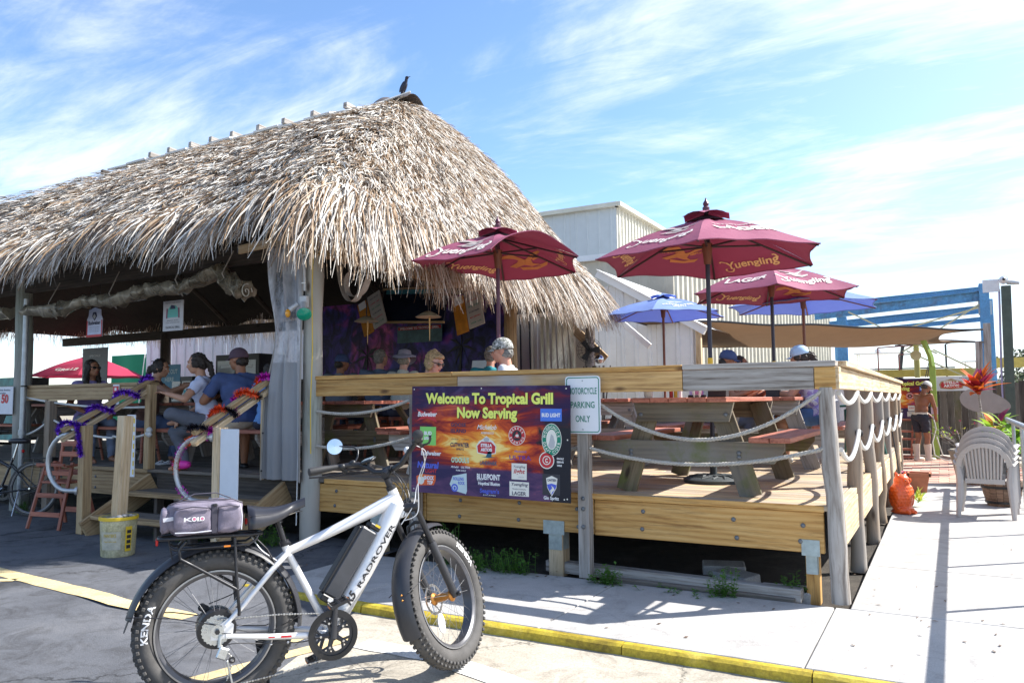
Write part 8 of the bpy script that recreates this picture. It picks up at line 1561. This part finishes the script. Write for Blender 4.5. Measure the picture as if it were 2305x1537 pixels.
# pots and owl by the deck
T = thing('square_pot', 'terracotta coloured square flower pot behind the orange owl', 'pot', (.33, 7.2, 0)); v = [(-.09, -.09, 0), (.09, -.09, 0), (.09, .09, 0), (-.09, .09, 0), (-.14, -.14, .27), (.14, -.14, .27), (.14, .14, .27), (-.14, .14, .27)]; obj('pot_body', G().add(v, [(0, 1, 5, 4), (1, 2, 6, 5), (2, 3, 7, 6), (3, 0, 4, 7), (3, 2, 1, 0)]).box((0, -.14, .26), (.32, .02, .05)).box((.14, 0, .26), (.02, .3, .05)).box((-.14, 0, .26), (.02, .3, .05)), M_TERR, T, 0); obj('pot_rim', G().box((0, .14, .26), (.32, .02, .05)), M_TERR, T, 0); obj('soil', G().box((0, 0, .2), (.24, .24, .02)), M_DIRT, T, 0)
T = thing('flower_pot', 'small magenta rimmed pot tucked behind the terracotta square pot', 'pot', (.17, 7.45, 0)); obj('pot_body', G().lathe([(.08, 0), (.12, .24), (.13, .27), (.1, .26), (0, .2)], 18), plain('magenta_pot', (.45, .06, .14), .5), T, 40)
T = thing('sprig_plant', 'small yellow green sprig growing beside the orange owl', 'plant', (.36, 5.5, 0)); leafy(T, 'leaf', (0, 0, .04), 16, .20, .035, [LG3, LG1], (20, 80), 3, .4, .08, .03)
q = [('e', Vector((0, 0, .21)), Matrix.Identity(3), (.135, .115, .20), None), ('e', Vector((.0, -.01, .385)), Matrix.Identity(3), (.095, .09, .085), None), ('c', Vector((-.055, 0, .43)), Vector((-.085, 0, .495)), .030, .010), ('c', Vector((.055, 0, .43)), Vector((.08, 0, .49)), .030, .010), ('c', Vector((.0, -.09, .39)), Vector((0, -.12, .36)), .018, .008), ('e', Vector((0, -.02, .04)), Matrix.Identity(3), (.13, .12, .06), None), ('e', Vector((.05, .09, .10)), Matrix.Rotation(.4, 3, 'X'), (.06, .03, .13), None), ('e', Vector((-.115, 0, .2)), Matrix.Identity(3), (.035, .08, .15), None), ('e', Vector((.115, 0, .2)), Matrix.Identity(3), (.035, .08, .15), None), ('c', Vector((-.05, -.1, .03)), Vector((-.05, -.14, .025)), .03, .025), ('c', Vector((.05, -.1, .03)), Vector((.05, -.14, .025)), .03, .025), ('e', Vector((0, 0, .02)), Matrix.Identity(3), (.13, .13, .03), None)]
me = smin_remesh(q, .009)
for v in me.vertices: a = math.atan2(v.co.y, v.co.x); k = .006*abs(math.sin(v.co.z*75))*abs(math.sin(a*9+(int(v.co.z*24) % 2)*1.57)) if .06 < v.co.z < .36 else 0; v.co += Vector((math.cos(a), math.sin(a), 0))*k
M_OWL = plain('orange_glazed_plaster', (.80, .11, .015), .35, 0, .2, 30, coat=.3); me.materials.clear(); me.materials.append(M_OWL); me.polygons.foreach_set('use_smooth', [True]*len(me.polygons))
T = thing('owl_statue', 'bright orange plaster owl statue standing at the foot of the deck posts', 'statue', (.20, 4.78, 0), .9); obj('owl_body', me, None, T)
for s in (-1, 1): e = obj('eye', G().lathe([(.026, 0), (.03, .008), (.0, .012)], 16, (s*.036, -.088, .40), RW@Matrix.Rotation(PI, 3, 'X')), M_OWL, T, 40); obj('pupil', G().sph((s*.036, -.098, .40), .010, 8, 6), plain('dark_red', (.2, .02, .01), .4), e)
T = thing('garden_stick', 'thin dark rod leaning on the deck posts above the orange owl', 'rod', (.12, 6.3, .0)); obj('rod', G().cyl((.03, 0, 0), (-.09, .1, 1.02), .009, n=6), BLACKM, T)
# stacked resin chairs
M_RES = plain('taupe_resin', (.46, .43, .41), .42, 0, .08, 6); M_GRES = plain('green_resin', (.01, .07, .05), .4, 0, .08, 6)
def resin_chair(label, loc, rz, mat, group):
    T = thing('plastic_chair', label, 'chair', loc, rz, group); W = .27
    def arch(t): a = PI*t; return Vector((-math.cos(a)*W, -.20-.07*math.sin(a), .58+.27*math.sin(a)))
    pts = [arch(i/20) for i in range(21)]; g = G(); v = []
    for i, p in enumerate(pts):
        c = Vector((0, -.22, .56)); d = (p-c); d.y = 0; d.normalize()
        for a, b in ((-.0, -.010), (.055, -.014), (.055, .012), (-.0, .010)): v.append(tuple(p-d*a*.0+d*(-.045+a*1.0)+Vector((0, b, 0))))
    g.add(v, [(i*4+j, i*4+(j+1) % 4, i*4+4+(j+1) % 4, i*4+4+j) for i in range(20) for j in range(4)]+[(0, 1, 2, 3), (83, 82, 81, 80)]); obj('back_frame', g, mat, T, 40)
    for k in range(11):
        x = -.185+.037*k; zt = .58+.27*math.sqrt(max(0, 1-(x/W)**2))-.035; yt = -.20-.07*math.sqrt(max(0, 1-(x/W)**2)); xb = x*.86
        obj('slat', G().tube([(x, yt, zt), ((x+xb)/2, -.235, (zt+.43)/2), (xb, -.19, .42)], .0115, 6, flat=.45, up=(0, 1, 0)), mat, T, 60)
    obj('back_foot', G().box((0, -.19, .415), (.40, .02, .06), b=.005), mat, T, 0)
    g = G().sheet(lambda u, v: (-.225+.45*u, -.19+.42*v, .42-.012*math.sin(PI*u)+.01*v), 8, 6); obj('seat', g, mat, T, 60)
    obj('seat_edge', G().box((0, .23, .405), (.45, .02, .05), b=.005), mat, T, 0)
    for s in (-1, 1):
        obj('arm', G().tube([(s*.27, -.21, .60), (s*.295, -.08, .635), (s*.30, .08, .63), (s*.285, .22, .60), (s*.27, .24, .56)], [.03, .033, .034, .032, .024], 8, flat=.45), mat, T, 60)
        obj('leg', G().tube([(s*.27, .24, .58), (s*.265, .235, .40), (s*.285, .27, .0)], [.030, .032, .022], 6, flat=.6), mat, T, 40); obj('leg', G().tube([(s*.265, -.20, .62), (s*.25, -.205, .42), (s*.275, -.28, .0)], [.030, .038, .024], 6, flat=.6), mat, T, 40)
    return T
base_c = Vector((1.09, 4.98, 0)); labs = ('bottom taupe plastic chair of the stack on the walkway', 'second taupe plastic chair up in the stack', 'third taupe plastic chair up in the stack', 'top taupe plastic chair of the stack, its arch rising highest')
for k in range(4): resin_chair(labs[k], base_c+Vector((.012*k, .05*k, .062*k)), -.10, M_RES, 'stack of taupe plastic chairs')
for lab, loc, rz in (('dark green plastic chair by the picnic table past the motorcycle sign', (-2.0, 4.2, Z0), 2.6), ('dark green plastic chair behind its twin near the blue parasol', (-1.9, 5.4, Z0), .5), ('dark green plastic chair near the right side rope railing', (-.35, 5.3, Z0), 1.2)): resin_chair(lab, loc, rz, M_GRES, 'dark green plastic chairs on the deck')
# galvanised hand rail just right of the walkway
T = thing('hand_rail', 'galvanised pipe hand rail along the right side of the walkway', 'railing', (1.43, 2, 0)); hy = [-2.4, .80, 2.32, 3.80, 5.35, 6.9, 8.4]
obj('top_rail', G().cyl((0, -4.5, 1.04), (.10, 6.6, 1.04), .034, n=12), GALV, T)
for y in hy[1:]: obj('rail_post', G().cyl((.0+.009*(y+2.5), y-2, 0), (.0+.009*(y+2.5), y-2, 1.04), .022, n=8), GALV, T)
T = thing('tan_board', 'large tan rounded paddle board leaning behind the red leaved plant', 'board', (1.33, 11, 1.30)); obj('board_body', G().prism([(.42*math.cos(a)*(1.05 if math.cos(a) > 0 else .9), .21*math.sin(a)*(1-.15*math.cos(a))) for a in [2*PI*i/30 for i in range(30)]], .03, (0, 0, 0), RXZ@Matrix.Rotation(-.25, 3, 'Z')), plain('taupe_board', (.30, .27, .24), .6), T, 30); obj('stand', G().cyl((.1, .05, -1.3), (.05, .05, -.1), .03, n=8), GALV, T)
T = thing('barricade', 'small red and white striped barricade at the right edge', 'barricade', (1.86, 8.9, 0)); 
for i in range(5): obj('band', G().box((0, 0, .35+i*.09), (.16, .03, .085)), RED_ if i % 2 == 0 else WHITEP, T, 0)
obj('leg', G().box((0, .02, .17), (.03, .03, .34)), WHITEP, T, 0)
T = thing('patio_stool', 'high red stool and table frame by the board fence', 'stool', (-.10, 13.9, 0))
for x in (-.15, .15): board('leg', (x-.05, 0, 0), (x+.02, 0, .86), .04, .05, W_RED, T, (0, 1, 0))
for z, w in ((.88, .50), (.62, .38), (.45, .40), (.22, .36), (.05, .3)): board('shelf', (-w/2, 0, z), (w/2, 0, z), .26, .035, W_RED, T)
T = thing('garden_hose', 'pale garden hose looping from the shirtless man across the bricks', 'hose', (.42, 13.7, 0)); obj('hose', G().tube([(.05, -.02, .97), (.10, -.04, .7), (.02, -.05, .4), (.05, -.1, .12), (.25, -.2, .02), (.6, -.15, .02), (.9, .1, .02), (1.0, .5, .02), (.5, .5, .02), (.2, .3, .1), (.1, .35, .5)], .014, 6), plain('pale_hose', (.55, .56, .5), .4), T)
# plants and lumber at the deck edge
T = thing('bird_of_paradise_plant', 'green and orange tropical plant behind the rail under the big parasol', 'plant', (-2.35, 8.6, Z0)); leafy(T, 'leaf', (0, 0, 1.0), 14, .35, .07, [LG2, LG1, LR2, LG3], (30, 85), 23, .3, .2, .12); obj('pot', G().lathe([(.15, 0), (.2, .9), (0, .88)], 18), M_TERR, T, 40)
for lab, a, b, z, m in (('long grey sleeper lying under the deck edge', (-2.25, .12), (-.22, .0), .03, W_GREY), ('thin weathered plank lying in front of the sleeper under the deck', (-1.7, -.02), (-.26, -.055), -.005, W_DECKD)):
    o = board('sleeper', (a[0], a[1], z), (b[0], b[1], z), .10 if z > 0 else .06, .09 if z > 0 else .05, m); tag(o, lab, 'timber')
for i, (x, y, rz, lab) in enumerate(((-.95, .75, .3, 'pale concrete block lying under the deck, farther back'), (-.78, .45, -.5, 'pale concrete block under the deck, nearest the sleeper'), (-.35, .12, .1, 'flat pale stone by the corner timber foot'))): o = obj('concrete_block', G().box((0, 0, 0), (.34, .18, .09), b=.01), M_CONC, None, 0, loc=(x, y, .0), R=Matrix.Rotation(rz, 3, 'Z')@Matrix.Rotation(.1, 3, 'X')); tag(o, lab, 'block')
def weed(label, loc, n, h, seed, sp=.12):
    rr = random.Random(seed); T = thing('weed', label, 'weed', loc); g = G(); gs = G(); n = int(n*1.4)
    for i in range(n):
        x, y = rr.gauss(0, sp), rr.gauss(0, sp*.4); hh = 1.35*h*rr.uniform(.35, 1.1); lean = Vector((rr.uniform(-.05, .05), rr.uniform(-.08, .01), hh)); p0 = Vector((x, y, 0)); gs.cyl(p0, p0+lean, .0016, n=3)
        for k in range(9):
            p = p0+lean*(.25+.75*k/8); a = rr.uniform(0, 6.28); L = rr.uniform(.018, .036); d = Vector((math.cos(a), math.sin(a), rr.uniform(-.2, .5)))*L; w = Vector((-math.sin(a), math.cos(a), 0))*L*.38; o_ = len(g.v); g.v += [tuple(p), tuple(p+d*.6+w), tuple(p+d*1.2), tuple(p+d*.6-w)]; g.f.append((o_, o_+1, o_+2, o_+3))
    obj('leaves', g, LG2 if seed % 2 else cloth('weed_leaf', (.10, .22, .04), .3, (.2, .4, .04)), T, 0, kind='stuff'); obj('stems', gs, LG2, T, 0, kind='stuff')
for i, (x, y, n, h, sp, lab) in enumerate(((-2.80, -.16, 60, .13, .16, 'broad clump of weeds under the left part of the beer banner'), (-3.10, -.10, 22, .26, .06, 'taller weed right behind the bicycle front tyre'), (-2.42, -.15, 30, .16, .08, 'small weed clump left of the bracketed timber foot'), (-1.60, -.17, 26, .13, .07, 'weed just right of the motorcycle sign post'), (-.72, -.14, 20, .16, .05, 'upright weed in front of the sleeper'), (-.30, .10, 16, .15, .05, 'weed beside the corner timber foot'), (-1.0, -.16, 12, .05, .14, 'low creeping weeds along the concrete edge'), (-5.05, -.30, 30, .14, .12, 'weeds at the foot of the hut pole'), (-6.0, -.55, 30, .12, .12, 'weeds under the steps behind the bucket'), (-9.6, -.1, 24, .12, .1, 'weeds at the foot of the left hut pole'))): weed(lab, (x, y, -.03 if x > -4 else .02), n, h, i+1, sp)
T = thing('dry_debris', 'scattered dry leaves and chips along the paving edge', 'debris', (-1.5, -.4, 0)); rr = random.Random(77); g = G()
for i in range(260):
    x = rr.uniform(-5, 2.4); y = rr.uniform(-1.3, 1.0) if x < 1 else rr.uniform(-1, 3); 
    if x < -.1 and rr.random() < .6: y = rr.uniform(-.35, .3)
    p = Vector((x+1.5, y+.4, .006 if y > -1.38 else -.05)); a = rr.uniform(0, 6.28); L = rr.uniform(.006, .022); w = Vector((math.cos(a), math.sin(a), rr.uniform(-.1, .3)))*L; q = Vector((-math.sin(a), math.cos(a), rr.uniform(0, .3)))*L*.5; o_ = len(g.v); g.v += [tuple(p-w), tuple(p-q), tuple(p+w), tuple(p+q)]; g.f.append((o_, o_+1, o_+2, o_+3))
obj('chips', g, plain('dry_leaf_chip', (.14, .09, .06), .8, 0, .4), T, 0, kind='stuff'); T['kind'] = 'stuff'
